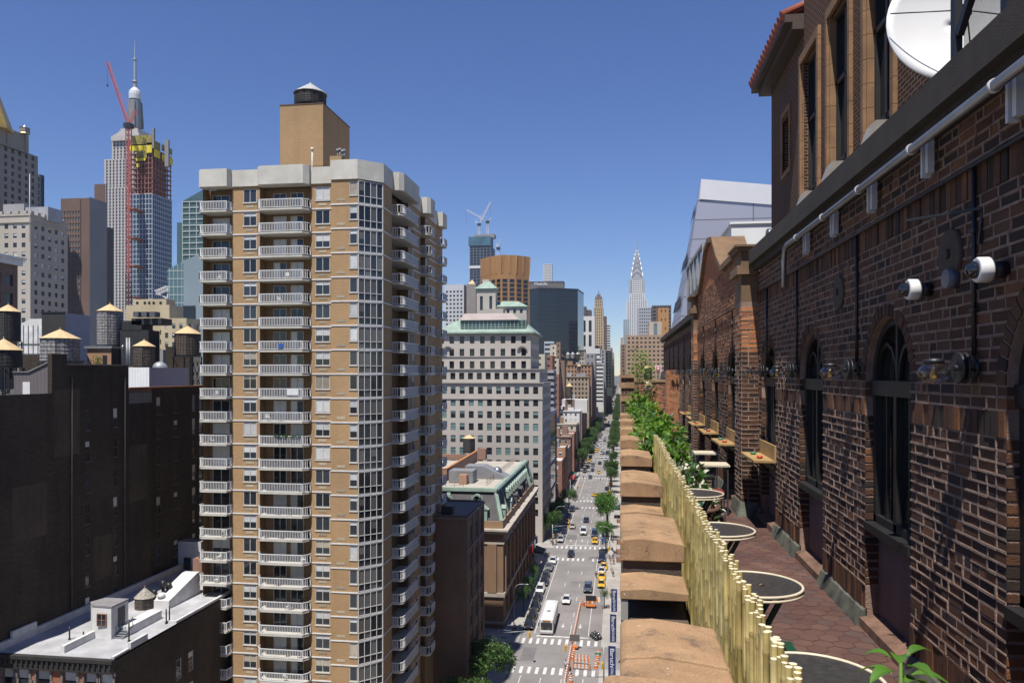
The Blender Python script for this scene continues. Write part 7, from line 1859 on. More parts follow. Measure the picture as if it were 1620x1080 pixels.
# roof furniture of the hall, read off the photo
def hp(px, py, z=26.65):
    d = (H-z)*F/(py-590); r = (px-810)/F*d; return r*CT-d*ST, d*CT+r*ST
b = MB()
(xa, ya), (xb, yb_) = hp(706, 760), hp(754, 728)
for (p, q, h) in (((xa-8, ya), (xa+.2, ya), 2.6), ((xa, ya), (xb, yb_), 2.6), ((xb-14, yb_+.4), (xb, yb_+.4), 1.5)):
    b.bar((p[0], p[1], 26.65+h/2), (q[0], q[1], 26.65+h/2), .45, h)
o = b.build('roof_parapet_wall', MATS['red_parapet'], t)
b = MB(); 
for (p, q, h) in (((xa-8, ya), (xa+.25, ya), 2.6), ((xa, ya), (xb, yb_), 2.6)): b.bar((p[0], p[1], 26.68+h), (q[0], q[1], 26.68+h), .6, .1)
b.build('roof_coping', ORC, t)
for px, py, w, l, h, lab, nm, mt in ((762, 727, 2.2, 2.2, 3.0, 'stout brick chimney on the mansard hall roof', 'chimney', MATS['red_parapet']), (729, 764, 5.2, 4.6, 2.6, 'grey box skylight on the mansard hall roof', 'skylight_box', mk('zinc', (.24, .24, .25), .6, .15, .6)), (732, 766, 1.6, 1.6, 2.0, 'small brick stack before the grey skylight box', 'brick_stack', brick('stack_brick', (.42, .22, .13), (.5, .27, .16), (.4, .33, .26), .25, .08, .01))):
    x, y = hp(px, py); b = MB(); b.box(x-w/2, x+w/2, y, y+l, 26.65, 26.65+h); o = b.build(nm, mt, org=(x, y, 26.65)); tag(o, lab, nm.replace('_', ' '))
x, y = hp(760, 757); t2 = thing('sloped_skylight', 'grey sloped skylight house with round vent on the mansard hall roof', 'skylight', (x, y, 26.65))
b = MB(); b.extr([(x-3.5, 26.65), (x+6, 26.65), (x+6, 27.0), (x+.6, 29.4), (x-3.5, 29.4)], lambda u, w, v: (u, w, v), y, y+5); b.build('wall', MATS['zinc'], t2)
b = MB(); b.lathe((x+3.4, y+2.6, 27.2), [(1.0, 0), (1.0, 1.2), (.6, 1.7), (.1, 1.9)], 14); b.build('vent_drum', SILV, t2)
t2 = thing('roof_railing', 'thin rusty safety railing round the mansard hall roof edge', 'railing', (X1-4, 150, 26.65))
for x0_, y0_, x1_, y1_ in ((-52, aY0+5, X1-9, aY0+5), (X1-5, aY0+9, X1-5, aY1-5)):
    b = MB(); L = math.hypot(x1_-x0_, y1_-y0_); n = int(L/1.8)
    for k in range(n+1): f = k/n; b.bar((x0_+(x1_-x0_)*f, y0_+(y1_-y0_)*f, 26.65), (x0_+(x1_-x0_)*f, y0_+(y1_-y0_)*f, 27.75), .06)
    for z in (27.2, 27.75): b.bar((x0_, y0_, z), (x1_, y1_, z), .06)
    b.build('rail', mk('rail_rust', (.22, .12, .07), .8, .2, 2), t2)
t2 = tank('dark water tank on the roof of the mansard hall before cream windows', 742, 203, 9.5, 687, 692.5, 714, WD, PLY, 26.6)
b = MB(); b.extr([(X1, 3.4), (X1+3.2, 3.0), (X1+3.2, 3.2), (X1, 4.3)], lambda u, w, v: (u, w, v), 196, 201.5); o = b.build('door_awning', mk('awning_green', (.03, .05, .045), .8, .1, 2), org=(X1, 198, 3)); tag(o, 'dark green awning over the pavement at the hall corner', 'awning')
for i, yy in enumerate((158, 163, 168)):
    t2 = thing('flag', f'flag hanging on a slanted pole from the mansard hall, {["nearest", "middle", "farthest"][i]}', 'flag', (X1, yy+18, 8), 'flags along the hall')
    b = MB(); b.tube([(X1, yy+18, 8), (X1+2.6, yy+18, 10.2)], .04, 6); b.build('pole', GALV, t2)
    b = MB(); b.extr([(X1+2.5, 10.1), (X1+1.3, 9.0), (X1+1.4, 7.5), (X1+2.5, 8.2)], lambda u, w, v: (u, w, v), yy+18, yy+18.03); b.build('cloth', mk('flag_%d' % i, [(.4, .05, .06), (.5, .5, .5), (.1, .1, .3)][i], .8, .2, 3), t2)
# ---- black glass office and the west side of the avenue, block after block
t = bld('glass_office', 'black glass office with pale floor bands next to the cream building', 'building', -50, X1-.3, 250, 277, 37, mk('black_band', (.30, .31, .34), .5, .1, .1), 'SE', pu=27, fw=.985, pv=8.6, fh=.93, gl='black', top=1.2, dp=.25)
def redb(n, a, b2): return brick(n, a, b2, (.34, .28, .23), .6, .18, .02, var=.2)
RB1 = redb('row_red', (.30, .11, .07), (.34, .14, .09)); RB2 = redb('row_brown', (.25, .145, .095), (.29, .17, .115)); RB3 = redb('row_tan', (.40, .31, .225), (.44, .35, .25)); RB4 = redb('row_orange', (.38, .20, .11), (.42, .235, .13))
WHW = stone('row_white', (.66, .65, .63), .1); GRS = stone('row_grey', (.34, .335, .34)); CRM = stone('row_cream', (.52, .46, .36)); BEI = stone('row_beige', (.44, .385, .31))
west = [(298, 316, 15.5, RB1, 'red brick walkup at the corner behind the black glass office', 18), (316.2, 332, 19, RB4, 'orange brick walkup second behind the black glass office', 18), (332.2, 350, 17, GRS, 'grey walkup with cluttered white roof left of the avenue', 20), (350.2, 362, 21, RB2, 'brown brick walkup with red shop awning', 18),
 (377, 392, 20, RB1, 'red brick walkup beside the large roadside trees', 16), (392.2, 408, 24, CRM, 'cream walkup behind the large roadside trees', 18), (408.2, 426, 22, RB2, 'brown walkup before the white building', 18), (428, 441, 29, WHW, 'plain white building with few windows left of the avenue', 12.5), (457, 478, 27, RB2, 'brown building with arched top windows behind the white building', 30),
 (478.2, 500, 33, GRS, 'grey building with white roof box left of the avenue', 16), (500.2, 522, 30, RB1, 'red building half way up the left side', 20), (560, 586, 47.5, RB3, 'tan apartment block with balcony strip left of the avenue', 19.5), (586.2, 604, 40, RB2, 'brown narrow building next to the tan apartment block', 18), (615, 640, 57, RB4, 'broad brown brick block with grey tanks on its roof', 34), (640.2, 682, 44, CRM, 'narrow cream building squeezed past the brown block', 22),
 (693, 722, 56, RB1, 'deep red brick tower left of the avenue', 18), (722.2, 760, 50, RB2, 'dark brown brick building in the far left row', 24), (772, 800, 66, CRM, 'cream stone building in the far left row', 22), (800.2, 840, 58, RB1, 'far red brick building with white cornice in the left row', 24), (852, 890, 76, BEI, 'beige stone slab in the far left row', 26), (890.2, 920, 64, RB2, 'far brown building below the art deco tower', 26)]
for i, (y0, y1, z, m, lab, w) in enumerate(west):
    near = y0 < 460
    t = bld('avenue_building', lab, 'building', X1-w, X1, y0, y1, z, m, 'SE', pu=2.7 if z > 26 else 3.0, fw=.42, pv=3.3, fh=.52, obj=BLIND if near else False, group='buildings along the left side of the avenue', roof=mk('pale_roof', (.55, .54, .52), .9, .25, .1) if y0 < 480 else ROOFM, fr=FRAME)
    for k in range(3 if y0 < 620 else 1):
        hx, hy = X1-rnd.uniform(3, w-2), rnd.uniform(y0+3, y1-3); s = rnd.uniform(.8, 2.2)
        addbox(t, 'roof_hut', rnd.choice((GRS, WHW, RB2, m)), hx-s, hx+s, hy-s, hy+s, z-.8, z+rnd.uniform(1.2, 3.5))
    if z > 20 and i % 2: b = MB(); b.box(X1-w-.1, X1+.5, y0-.5, y0-.003, z-.6, z); b.box(X1+.003, X1+.5, y0, y1, z-.6, z); b.build('cornice', CRM if m is RB1 else m, t)
wy = 460; xw0, xw1 = xat(889, wy), xat(929, wy); t = thing('white_roof_box', 'big bright white roof house above the white building', 'roof house', (-33, wy, 27))
addbox(t, 'wall', WHW, xw0, xw1, wy, wy+14, 26, zat(632, xw1, wy))
tt = [('small dark tank with plywood cone roof on a brown stair tower', 900.5, 440, 5.0, 605, 611, 628, WB_, PLY, 26), ('left of three grey roof tanks in a row', 898.5, 624, 3.2, 556.5, 560, 566.5, WG, TROOF, 57), ('middle of three grey roof tanks in a row', 906, 624, 3.2, 556.5, 560, 566.5, WG, TROOF, 57), ('right of three grey roof tanks in a row', 914, 624, 3.2, 556.5, 560, 567.5, WD, TROOF, 57), ('tiny tank with pale roof over the tan apartment block', 916, 590, 3, 575.5, 579, 585, WD, PLY, 46)]
for a in tt: tank(a[0], *a[1:7], *a[7:])
t = thing('stair_tower', 'brown brick stair tower carrying a small dark tank', 'tower', (xat(901, 440), 441, 0)); addbox(t, 'wall', RB2, xat(894, 440), xat(908, 440), 440, 446, 0, zat(632, xat(908, 440), 440)); xx = xat(901, 440); addbox(t, 'window', WHW, xx-.7, xx-.2, 439.9, 440, 25, 27); addbox(t, 'window', WHW, xx+.3, xx+.8, 439.9, 440, 25, 27)
for i, (px0, px1, y, c, lab) in enumerate(((904, 914, 346, (.5, .06, .04), 'red shop awning on the left pavement in the third block'), (902, 909, 352, (.02, .2, .12), 'green shop awning on the left pavement'), (905, 912, 338, (.45, .05, .05), 'lower dark red shop awning on the left pavement'))):
    b = MB(); z = 3.4; b.extr([(X1, z+.9), (X1+2.4, z), (X1+2.4, z-.25), (X1, z-.25)], lambda u, w, v: (u, w, v), y-3.5, y+3.5); o = b.build('shop_awning', mk('awning_%d' % i, c, .8, .15, 1), org=(X1, y, 3)); tag(o, lab, 'awning', 'shop awnings on the left pavement')
b = MB(); b.extr([(.1, 4.2), (-2.4, 3.4), (-2.4, 3.15), (.1, 3.15)], lambda u, w, v: (u, w, v), 262, 268); o = b.build('shop_awning', MATS['awning_green'], org=(-1, 265, 3)); tag(o, 'dark green shop awning on the right pavement', 'awning')
# farther rows on both sides closing the vista
y = 932; k = 0
fl = ['far brick block in the hazy left row of the avenue', 'far pale block in the hazy left row of the avenue', 'far dark glass block in the hazy left row of the avenue']
while y < 3000:
    L = rnd.uniform(28, 48); j = k % 3
    z = rnd.uniform(60, 95) if y < 1500 else rnd.uniform(70, 130)
    if y < 1350 and y > 1240: z = 92
    bld('avenue_building', fl[j], 'building', X1-rnd.uniform(26, 40), X1, y, y+L, z, (RB2, CRM, GRS)[j], 'SE', pu=4.2, fw=.5 if j < 2 else .8, pv=4, fh=.5, gl='dark' if j < 2 else 'black', group=['far brick blocks in the left row', 'far pale blocks in the left row', 'far glass blocks in the left row'][j])
    y += L+(12 if k % 2 else .3); k += 1
y = 300; k = 0
while y < 3000:
    L = rnd.uniform(26, 46); j = k % 2
    z = 34 if y < 560 else rnd.uniform(36, 50) if y < 780 else rnd.uniform(50, 85) if y < 1500 else rnd.uniform(70, 130)
    bld('avenue_building', ['brick block in the right row of the avenue', 'pale block in the right row of the avenue'][j], 'building', .4 if y < 1000 else .8, 28, y, y+L, z, (RB2, CRM)[j], 'SW', pu=4.2, fw=.5, pv=3.8, fh=.5, group=['brick blocks in the right row', 'pale blocks in the right row'][j])
    y += L+(14 if k % 2 else .3); k += 1
for y0, y1, z, m, lab in ((46, 80, 34, RB2, 'brown brick block right below the silver campus tower'), (82, 127, 30, GRS, 'grey college block carrying the blue banners'), (143, 203, 26, RB1, 'red brick block behind the college block on the right'), (218, 283, 30, RB2, 'brown brick block on the right past the second crossing')):
    t = bld('avenue_building', lab, 'building', .45, 30, y0, y1, z, m, 'SW', pu=3, fw=.45, pv=3.5, fh=.5, group='near blocks on the right side')
for i, (y, z) in enumerate(((150, 15), (158, 11.5), (172, 12), (181, 15))):
    t2 = thing('fire_escape', f'brown iron fire escape balcony on the right facade, {["lowest near", "second", "third", "last"][i]} one', 'fire escape', (.4, y, z), 'fire escapes on the right side'); m_ = mk('escape_brown', (.22, .10, .06), .7, .2, 2)
    b = MB(); b.box(-.75, .43, y-2, y+2, z, z+.1); b.build('platform', m_, t2)
    b = MB()
    for k in range(9): b.bar((-.72, y-1.95+k*.49, z), (-.72, y-1.95+k*.49, z+1), .05)
    for q in (.5, 1.0): b.bar((-.72, y-2, z+q), (-.72, y+2, z+q), .06); b.bar((-.72, y-2, z+q), (.43, y-2, z+q), .06)
    b.build('rail', m_, t2)
# ---- silver campus tower right of the avenue
def panelm():
    m, n, l, b = newmat('silver_panel'); g = n.new('ShaderNodeNewGeometry'); sp = n.new('ShaderNodeSeparateXYZ'); l.new(g.outputs['Position'], sp.inputs[0])
    ad = n.new('ShaderNodeMath'); l.new(sp.outputs[0], ad.inputs[0]); l.new(sp.outputs[1], ad.inputs[1]); cb2 = n.new('ShaderNodeCombineXYZ'); l.new(ad.outputs[0], cb2.inputs[0]); l.new(sp.outputs[2], cb2.inputs[1])
    t_ = n.new('ShaderNodeTexBrick'); t_.offset = 0; l.new(cb2.outputs[0], t_.inputs['Vector']); t_.inputs['Scale'].default_value = 1; t_.inputs['Brick Width'].default_value = 7.3; t_.inputs['Row Height'].default_value = 1.85; t_.inputs['Mortar Size'].default_value = .055
    t_.inputs['Color1'].default_value = (.40, .40, .45, 1); t_.inputs['Color2'].default_value = (.37, .37, .42, 1); t_.inputs['Mortar'].default_value = (.17, .17, .19, 1)
    l.new(t_.outputs[0], b.inputs['Base Color']); b.inputs['Roughness'].default_value = .45; b.inputs['Metallic'].default_value = .55; return m
PAN = panelm()
sY = 75.0
t = thing('campus_tower', 'silver metal clad campus tower leaning over the brick gable', 'building', (16, 85, 0))
xa, xb = xat(1109, sY), xat(1083, sY); za, zb_ = zat(284, xa, sY), zat(500, xb, sY); xf, xg = xat(1101, sY+6), xat(1058, 96.)
xb = xat(1050, sY)+1.4; xg = xat(1033, 99)+.3
A, B, Bk_, D = (xa, sY, za), (34, sY, za-3.2), (34, sY, 30), (xb-1.4, sY, 44)
A2, D2 = (xa+.35, sY+6.5, za), (xg-.3, 99, 44); B2, Bk2 = (34, 105, za-3.2), (34, 105, 30)
b = MB(); b.face((D, Bk_, B, A)); b.face((D2, D, A, A2)); b.face((A, B, B2, A2)); b.face((Bk2, D2, A2, B2)); b.face((D, Bk_, (34, sY, 0), (xb-1.4, sY, 0))); b.face((D2, D, (xb-1.4, sY, 0), (xg-.3, 99, 0))); b.build('metal_skin', PAN, t)
b = MB()
def wp(f, g): # a place on the west face: f down from the top, g back from the front
    p0 = Vector(A).lerp(Vector(D), f); p1 = Vector(A2).lerp(Vector(D2), f); return p0.lerp(p1, g)+Vector((-.16, -.04, 0))
for f in (.1, .29, .46, .62, .78, .93): b.face((wp(f-.026, .3), wp(f-.026, .97), wp(f+.022, .97), wp(f+.026, .1)))
b.build('window_ribbon', mk('ribbon_dark', (.04, .045, .055), .6, .2, .5), t)
b = MB(); b.extr([(A[0], A[2]+.02), (B[0], B[2]+.02), (B[0], B[2]-1.7), (A[0]-.15, A[2]-1.9)], lambda u, w, v: (u, w, v), sY-.12, sY-.01); b.build('roof_band', mk('white_band', (.66, .66, .68), .5, .06, .3), t)
gY = 45.0; gx = xat(1112, gY); gxe = yat(1087, gx); zt_ = zat(384, gx, gY)
t = thing('glass_bulkhead', 'glass topped brown ribbed block between the brick gable and silver tower', 'building', (gx+3, gY+5, 0))
b = MB(); b.box(gx, gx+8, gY, gxe, 0, zt_-2.2); b.build('wall', corr('ribbed_brown', (.20, .175, .16)), t)
b = MB(); b.box(gx+.04, gx+8, gY+.04, gxe-.04, zt_-2.199, zt_-.2); b.build('glazing', GW['pale'], t)
b = MB(); b.box(gx-.05, gx+8, gY-.05, gxe+.05, zt_-.2, zt_)
for k in range(5): yy = gY+(gxe-gY)*k/4; b.box(gx-.05, gx+.1, yy-.07, yy+.07, zt_-2.2, zt_-.2)
for k in range(4): b.box(gx+k*2, gx+k*2+.12, gY-.05, gY+.1, zt_-2.2, zt_-.2)
b.build('frame', GRS, t)
x = xat(1041.5, 41); z0, z1 = zat(587.5, x, 41), zat(578, x, 41); t = thing('warning_sign', 'small white sign with red symbol on a post beyond the terrace end', 'sign', (x, 41, 34))
b = MB(); b.box(x-.16, x+.16, 41, 41.03, z0, z1); b.build('panel', WHITE, t)
b = MB(); b.box(x-.11, x+.11, 40.985, 40.999, z0+.04, z1-.04); b.build('symbol', mk('sign_red', (.6, .05, .06), .5, 0), t)
b = MB(); b.box(x-.05, x+.05, 40.97, 40.984, (z0+z1)/2-.06, (z0+z1)/2+.09); b.build('glyph', WHITE, t)
b = MB(); b.tube([(x, 41.06, 34), (x, 41.06, z0+.2)], .04, 8); b.build('post', BLACK, t)
tank('dark water tank with pale cone roof beyond the terrace end wall', 1025, 290, 6.5, 577.5, 582, 600, WD, PLY, 30)

# ================================================================ SKYLINE, LEFT TO RIGHT
STN = stone('nylife_stone', (.30, .265, .23), .2, .04); GOLD = mk('gold_leaf', (.75, .50, .12), .3, .15, .3, metal=.6)
xx = xat(60, 372); t = bld('gothic_tower', 'grey stone gothic skyscraper with gold finials cut by the left edge', 'building', xx-70, xx, 310, 372, zat(248, xx, 372), STN, 'SE', pu=4.6, fw=.42, pv=3.9, fh=.58, zw=60, top=1.0)
z1 = zat(248, xx, 372); xe = xat(50, 366); bld('', '', '', xe-50, xe, 312, 364, zat(216, xe, 364), STN, 'SE', pu=5.2, fw=.4, pv=11, fh=.62, z0=z1-1, root=t, wname='upper_wall', top=3)
for yy in (318, 334, 350, 362):
    b = MB(); b.box(xe-1.2, xe+.5, yy-.9, yy+.9, z1, zat(207, xe, 364)); b.prism([(xe-1.2, yy-.9), (xe+.5, yy-.9), (xe+.5, yy+.9), (xe-1.2, yy+.9)], zat(207, xe, 364), zat(199, xe, 364), taper=[(xe-.4, yy-.1), (xe-.3, yy-.1), (xe-.3, yy+.1), (xe-.4, yy+.1)]); b.build('pinnacle', STN, t)
gx_ = xat(39, 360); b = MB(); b.lathe((gx_, 360, zat(216, xe, 364)), [(2.4, 0), (2.4, 3), (2.6, 3.1)], 8, smooth=False); b.build('turret', STN, t)
b = MB(); b.lathe((gx_, 360, zat(212, gx_, 360)), [(2.5, 0), (2.0, 1.0), (.9, 3.0), (.1, 4.6)], 8, smooth=False); b.build('gold_finial', GOLD, t)
gx_ = xat(-22, 345); b = MB(); zb0, zb1 = zat(205, gx_, 345), zat(100, gx_, 345); b.lathe((gx_, 345, zb0), [(12, 0), (11.5, 2), (.4, zb1-zb0)], 8, smooth=False); b.build('gold_spire', GOLD, t)
t, q = pb('dark_glass_slab', 'thin dark glass slab right of the gothic skyscraper', 'building', 50, 64, 420, 276, 70, stone('slab_dark', (.06, .075, .09)), pu=3, fw=.8, pv=4, fh=.85, gl='black', zw=90)
BEG = stone('beige_stone', (.46, .41, .345), .14, .05)
t, (x0, x1, y0, y1, z1) = pb('stone_office', 'beige stone office block with arched top windows and crenellated roof', 'building', -14, 48, 236, 338, 107, BEG, pu=3.4, fw=.42, pv=3.25, fh=.5, obj=True, zw=45, top=3.4)
b = MB(); b.box(x0, x1+.4, y0-.4, y1, z1-3.0, z1-2.6); b.box(x0, x1+.25, y0-.25, y1, z1-.6, z1)
yy = y0
while yy < y1: b.box(x1-.6, x1+.3, yy, yy+1.4, z1, z1+1.0); yy += 3.1
xx = x0
while xx < x1: b.box(xx, xx+1.4, y0-.3, y0+.5, z1, z1+1.0); xx += 3.1
b.build('cornice', BEG, t)
for px0, px1, pt, m_ in ((5, 38, 321, GRS), (40, 76, 327, mk('zinc2', (.35, .36, .38), .5, .2, .3))): addbox(t, 'roof_unit', m_, xat(px0, 243), xat(px1, 243), 243, 250, z1-1, zat(pt, x1, 243))
xx = xat(28, 152); t = bld('brick_block', 'dark red brick block with white cornice at the left edge', 'building', xx-40, xx, 110, 152, zat(412, xx, 152), redb('block_brick', (.17, .10, .08), (.20, .12, .1)), 'SE', pu=3.4, fw=.62, pv=4.1, fh=.6, obj=True, top=3.4, zw=30, wst='rm', fr=FRAME)
b = MB(); z1 = zat(412, xx, 152); b.box(xx-40, xx+1.2, 108.8, 153.2, z1+.1, z1+.6); b.box(xx-40, xx+.7, 109.3, 152.7, z1-1.2, z1+.1); b.build('cornice', WHITE, t)
BRS = stone('brown_slab', (.155, .10, .08)); GRC = stone('grey_slab', (.27, .265, .27), .1, .08)
t, (x0, x1, y0, y1, z1) = pb('slab_tower', 'dark brown striped slab tower with plain grey side', 'building', 97, 141, 390, 313, 169, BRS, faces='', pu=3, zw=60)
xm = xat(128, 390); mb = MB(); facade(mb, TS(x0, y0-.4, 60), xm-x0, z1-60, spread(7, xm-x0, .95, .4), rows(int((z1-64)/3.4), 3.4, 2.2, 1.2), .38); mb.build('window_wall', BRS, t)
b = MB(); b.face(((x0, y0-.03, 60), (xm, y0-.03, 60), (xm, y0-.03, z1-1), (x0, y0-.03, z1-1))); b.build('window_glazing', GW['pale'], t)
b = MB(); b.box(x1-.1, x1+.15, y0+.15, y1, 50, z1+.5); xk = xat(125, 391)
b.box(xk, x1+.16, y0+14, y1, z1-1, zat(291, x1, 404)); b.build('side_wall', GRC, t)
b = MB(); b.box(xk-.1, xk+6.6, y0+13.8, y0+14, z1-1, zat(291, x1, 404)); b.build('plant_front', BRS, t)
t, q = pb('brown_block', 'plain dark block tucked behind the grey slab side', 'building', 150, 163, 520, 357, 180, stone('dark_block', (.085, .075, .075)), faces='', zw=60)
# the tall limestone skyscraper with the spire
LIM = stone('limestone', (.47, .44, .41), .08, .02); eY = 850.0; MET = mk('spire_metal', (.45, .46, .47), .4, .15, .05, metal=.5)
t = thing('spire_skyscraper', 'tall limestone skyscraper with stepped top and needle spire, far left', 'building', (xat(205, eY), eY+20, 0))
def tier(px0, px1, pxe, pyt, z0, dy, **k):
    x0, x1 = xat(px0, eY+dy), xat(px1, eY+dy); z = zat(pyt, x1, eY+dy); bld('', '', '', x0, x1, eY+dy, yat(pxe, x1), z, LIM, 'SE', pu=4.4, fw=.48, pv=3.9, fh=.76, root=t, z0=z0, wname='tier', gl='dark', **k); return x0, x1, z
tier(160, 240, 262, 294, 0, 0, zw=90)
tier(165, 238, 256, 249, 190, 4); a = tier(177, 233, 250, 219, 220, 8)
MX = xat(213.5, eY+24)
b = MB()
for r0, z0_, z1_ in ((19, 212, 212), (17, 209, 212), (15, 206, 209), (13, 202, 206), (11.5, 198, 202)):
    b.box(MX-r0, MX+r0, eY+24-r0, eY+24+r0, zat(z0_+8, MX, eY), zat(z0_, MX, eY))
b.build('setback', LIM, t)
q = lambda py: zat(py, MX, eY+24)
b = MB(); b.lathe((MX, eY+24, q(203)), [(8.2, 0), (7.2, q(160)-q(203))], 12, smooth=False)
for k in range(4):
    a_ = k*math.pi/2+.5; b.bar((MX+9*math.cos(a_), eY+24+9*math.sin(a_), q(203)), (MX+7*math.cos(a_), eY+24+7*math.sin(a_), q(162)), 2.0, 2.0)
b.build('mooring_mast', mk('mast_grey', (.25, .26, .27), .5, .25, .08, metal=.3), t)
b = MB(); b.lathe((MX, eY+24, q(158)), [(7.0, 0), (7.2, q(150)-q(158)), (6.6, q(145)-q(158)), (4, q(141)-q(158)), (2.4, q(139)-q(158))], 16, smooth=False); b.build('drum', mk('drum_white', (.66, .68, .70), .4, .1, .05), t)
b = MB(); 
for z0_, z1_, r in ((141, 130, 2.6), (130, 128, 3.6), (128, 95, 1.9), (95, 93, 2.6), (93, 75, 1.0), (75, 64, .45)): b.lathe((MX, eY+24, q(z0_)), [(r, 0), (r*.92, q(z1_)-q(z0_))], 8, smooth=False)
b.build('spire', MET, t)
# tower under construction with its red crane
kY = 560.0; kx0, kx1 = xat(205, kY), xat(241, kY); ky1 = yat(272, kx1)
t = thing('unfinished_tower', 'unfinished glass tower wrapped in yellow netting at its top', 'building', ((kx0+kx1)/2, kY+10, 0))
z1 = zat(306, kx1, kY)
bld('', '', '', kx0, kx1, kY, ky1, z1, mk('mullion_pale', (.42, .47, .52), .4, .1, .1), 'SE', pu=2.6, fw=.84, pv=4.0, fh=.84, gl='blue', root=t, zw=95, top=.6)
STL = mk('primer_red', (.42, .11, .05), .8, .3, .2); zT = zat(258, kx1, kY)
b = MB(); z = z1
while z < zT+12:
    b.box(kx0, kx1, kY, ky1, z, z+.5); z += 4.0
for i in range(7):
    x = kx0+.4+(kx1-kx0-.8)*i/6; b.box(x-.35, x+.35, kY+.3, kY+1, z1, zT+12)
for i in range(7):
    y = kY+1+(ky1-kY-2)*i/6; b.box(kx1-1, kx1-.3, y-.35, y+.35, z1, zT+12)
b.build('steel_frame', mk('frame_rust', (.30, .15, .12), .8, .3, .2), t)
b = MB(); b.box(kx0+3, kx1-3, kY+3, ky1-3, z1, zT+8); b.build('core', STL, t)
YEL = mk('yellow_net', (.85, .68, .02), .7, .3, .15); YEL2 = mk('olive_net', (.30, .25, .05), .8, .4, .3)
def net(px0, px1, pt, pb_, face, m_, o=.6):
    b = MB()
    if face == 'S': b.box(xat(px0, kY), xat(px1, kY), kY-o-.25, kY-o, zat(pb_, kx1, kY), zat(pt, kx1, kY))
    else: y0_, y1_ = yat(px0, kx1), yat(px1, kx1); b.box(kx1+o, kx1+o+.25, y0_, y1_, zat(pb_, kx1, y1_), zat(pt, kx1, y0_))
    b.build('safety_net', m_, t)
for a in ((208, 241, 214, 230, 'S', YEL2), (206, 232, 228, 238, 'S', YEL), (217, 233, 238, 250, 'S', YEL2), (216, 231, 249, 254, 'S', YEL), (217, 222, 258, 264, 'S', YEL), (233, 241, 226, 242, 'S', YEL), (242, 252, 222, 240, 'E', YEL2), (243, 252, 235, 252, 'E', YEL), (254, 271, 228, 246, 'E', YEL2), (256, 272, 244, 262, 'E', YEL)): net(*a)
b = MB()
for px, py in ((243, 203), (263, 221), (266, 222)):
    x = xat(px, kY+12); b.box(x-.8, x+.8, kY+11, kY+13, zT, zat(py, x, kY+12))
b.build('core_post', GRC, t)
def lattice(mb, p, q, w, m=0, seg=None):
    p, q = Vector(p), Vector(q); d = q-p; L = d.length; d.normalize(); n = seg or max(3, int(L/(w*1.3)))
    up = Vector((0, 1, 0)) if abs(d.y) < .9 else Vector((1, 0, 0)); a = d.cross(up).normalized()*w/2; c = a.cross(d).normalized()*w/2
    cs = [a+c, a-c, -a-c, c-a]
    for k in cs: mb.bar(p+k, q+k, w*.16, w*.16, m)
    for i in range(n):
        u, v = p+d*(L*i/n), p+d*(L*(i+1)/n)
        for j in range(4): mb.bar(u+cs[j], v+cs[(j+1) % 4], w*.1, w*.1, m)
def crane(lab, m, px, Y, pbase, pcab, jib, back, w, group=None):
    x = xat(px, Y); zb_, zc_ = zat(pbase, x, Y), zat(pcab, x, Y)
    t = thing('tower_crane', lab, 'crane', (x, Y, zb_), group)
    b = MB(); lattice(b, (x, Y, zb_), (x, Y, zc_), w); b.build('mast', m, t)
    b = MB(); b.box(x-w*.9, x+w*.9, Y-w*.9, Y+w*.9, zc_-w*.3, zc_+w*.9); b.build('cab', BLACK, t)
    xj = xat(jib[0], Y-3); b = MB(); lattice(b, (x, Y, zc_+w*.5), (xj, Y-3, zat(jib[1], xj, Y-3)), w*.62); b.build('jib', m, t)
    xk_ = xat(back[0], Y+2); b = MB(); lattice(b, (x, Y, zc_+w*.4), (xk_, Y+2, zat(back[1], xk_, Y+2)), w*.62); b.bar((xk_, Y+2, zat(back[1], xk_, Y+2)), Vector((x, Y, zc_)).lerp(Vector((xj, Y-3, zat(jib[1], xj, Y-3))), .6), w*.07); b.build('counter_jib', m, t)
    b = MB(); b.bar((xj, Y-3, zat(jib[1], xj, Y-3)), (xj-.1, Y-3, zat(jib[1], xj, Y-3)-w*6), w*.05); b.box(xj-.5, xj+.5, Y-3.5, Y-2.5, zat(jib[1], xj, Y-3)-w*6.4, zat(jib[1], xj, Y-3)-w*6); b.build('hook', BLACK, t)
    return t
CRD = mk('crane_red', (.55, .12, .10), .6, .15, .2); CRW = mk('crane_white', (.70, .69, .68), .6, .1, .1)
t = crane('tall red tower crane climbing the unfinished tower at left', CRD, 203.5, 548, 490, 201, (170, 98), (214, 175), 3.0)
for py in (331, 377, 421, 471): b = MB(); x = xat(203.5, 548); z = zat(py, x, 548); b.box(x-1, x+5.5, 547, 560, z, z+.8); b.build('tie', mk('crane_tie', (.4, .12, .05), .7, .1, .2), t)
TEA = mk('mullion_teal', (.40, .46, .46), .4, .1, .1)
t = bld('glass_tower', 'greenish glass tower with slanted roof line beside the apartment tower', 'building', xat(288, 430), xat(345, 430), 430, 460, zat(318, xat(310, 430), 430), TEA, 'S', pu=4.4, fw=.93, pv=3.6, fh=.8, gl='teal', zw=60, top=.6)
addbox(t, 'lower_step', GW['teal'], xat(280, 431), xat(288, 431), 431, 455, 30, zat(352, xat(284, 431), 431)); x0, x1 = xat(288, 430), xat(345, 430); z1 = zat(318, xat(310, 430), 430)
b = MB(); b.extr([(x0, z1), (x1, z1), (x1, z1+12), (xat(312, 430), z1+5)], lambda u, w, v: (u, w, v), 430.2, 455); b.build('sloped_top', GW['teal'], t)
gY2 = 325.0; x0, x1 = xat(265, gY2), xat(340, gY2); t = thing('faceted_glass_block', 'pale faceted glass block with slanted roof behind the tan building', 'building', ((x0+x1)/2, gY2+10, 0))
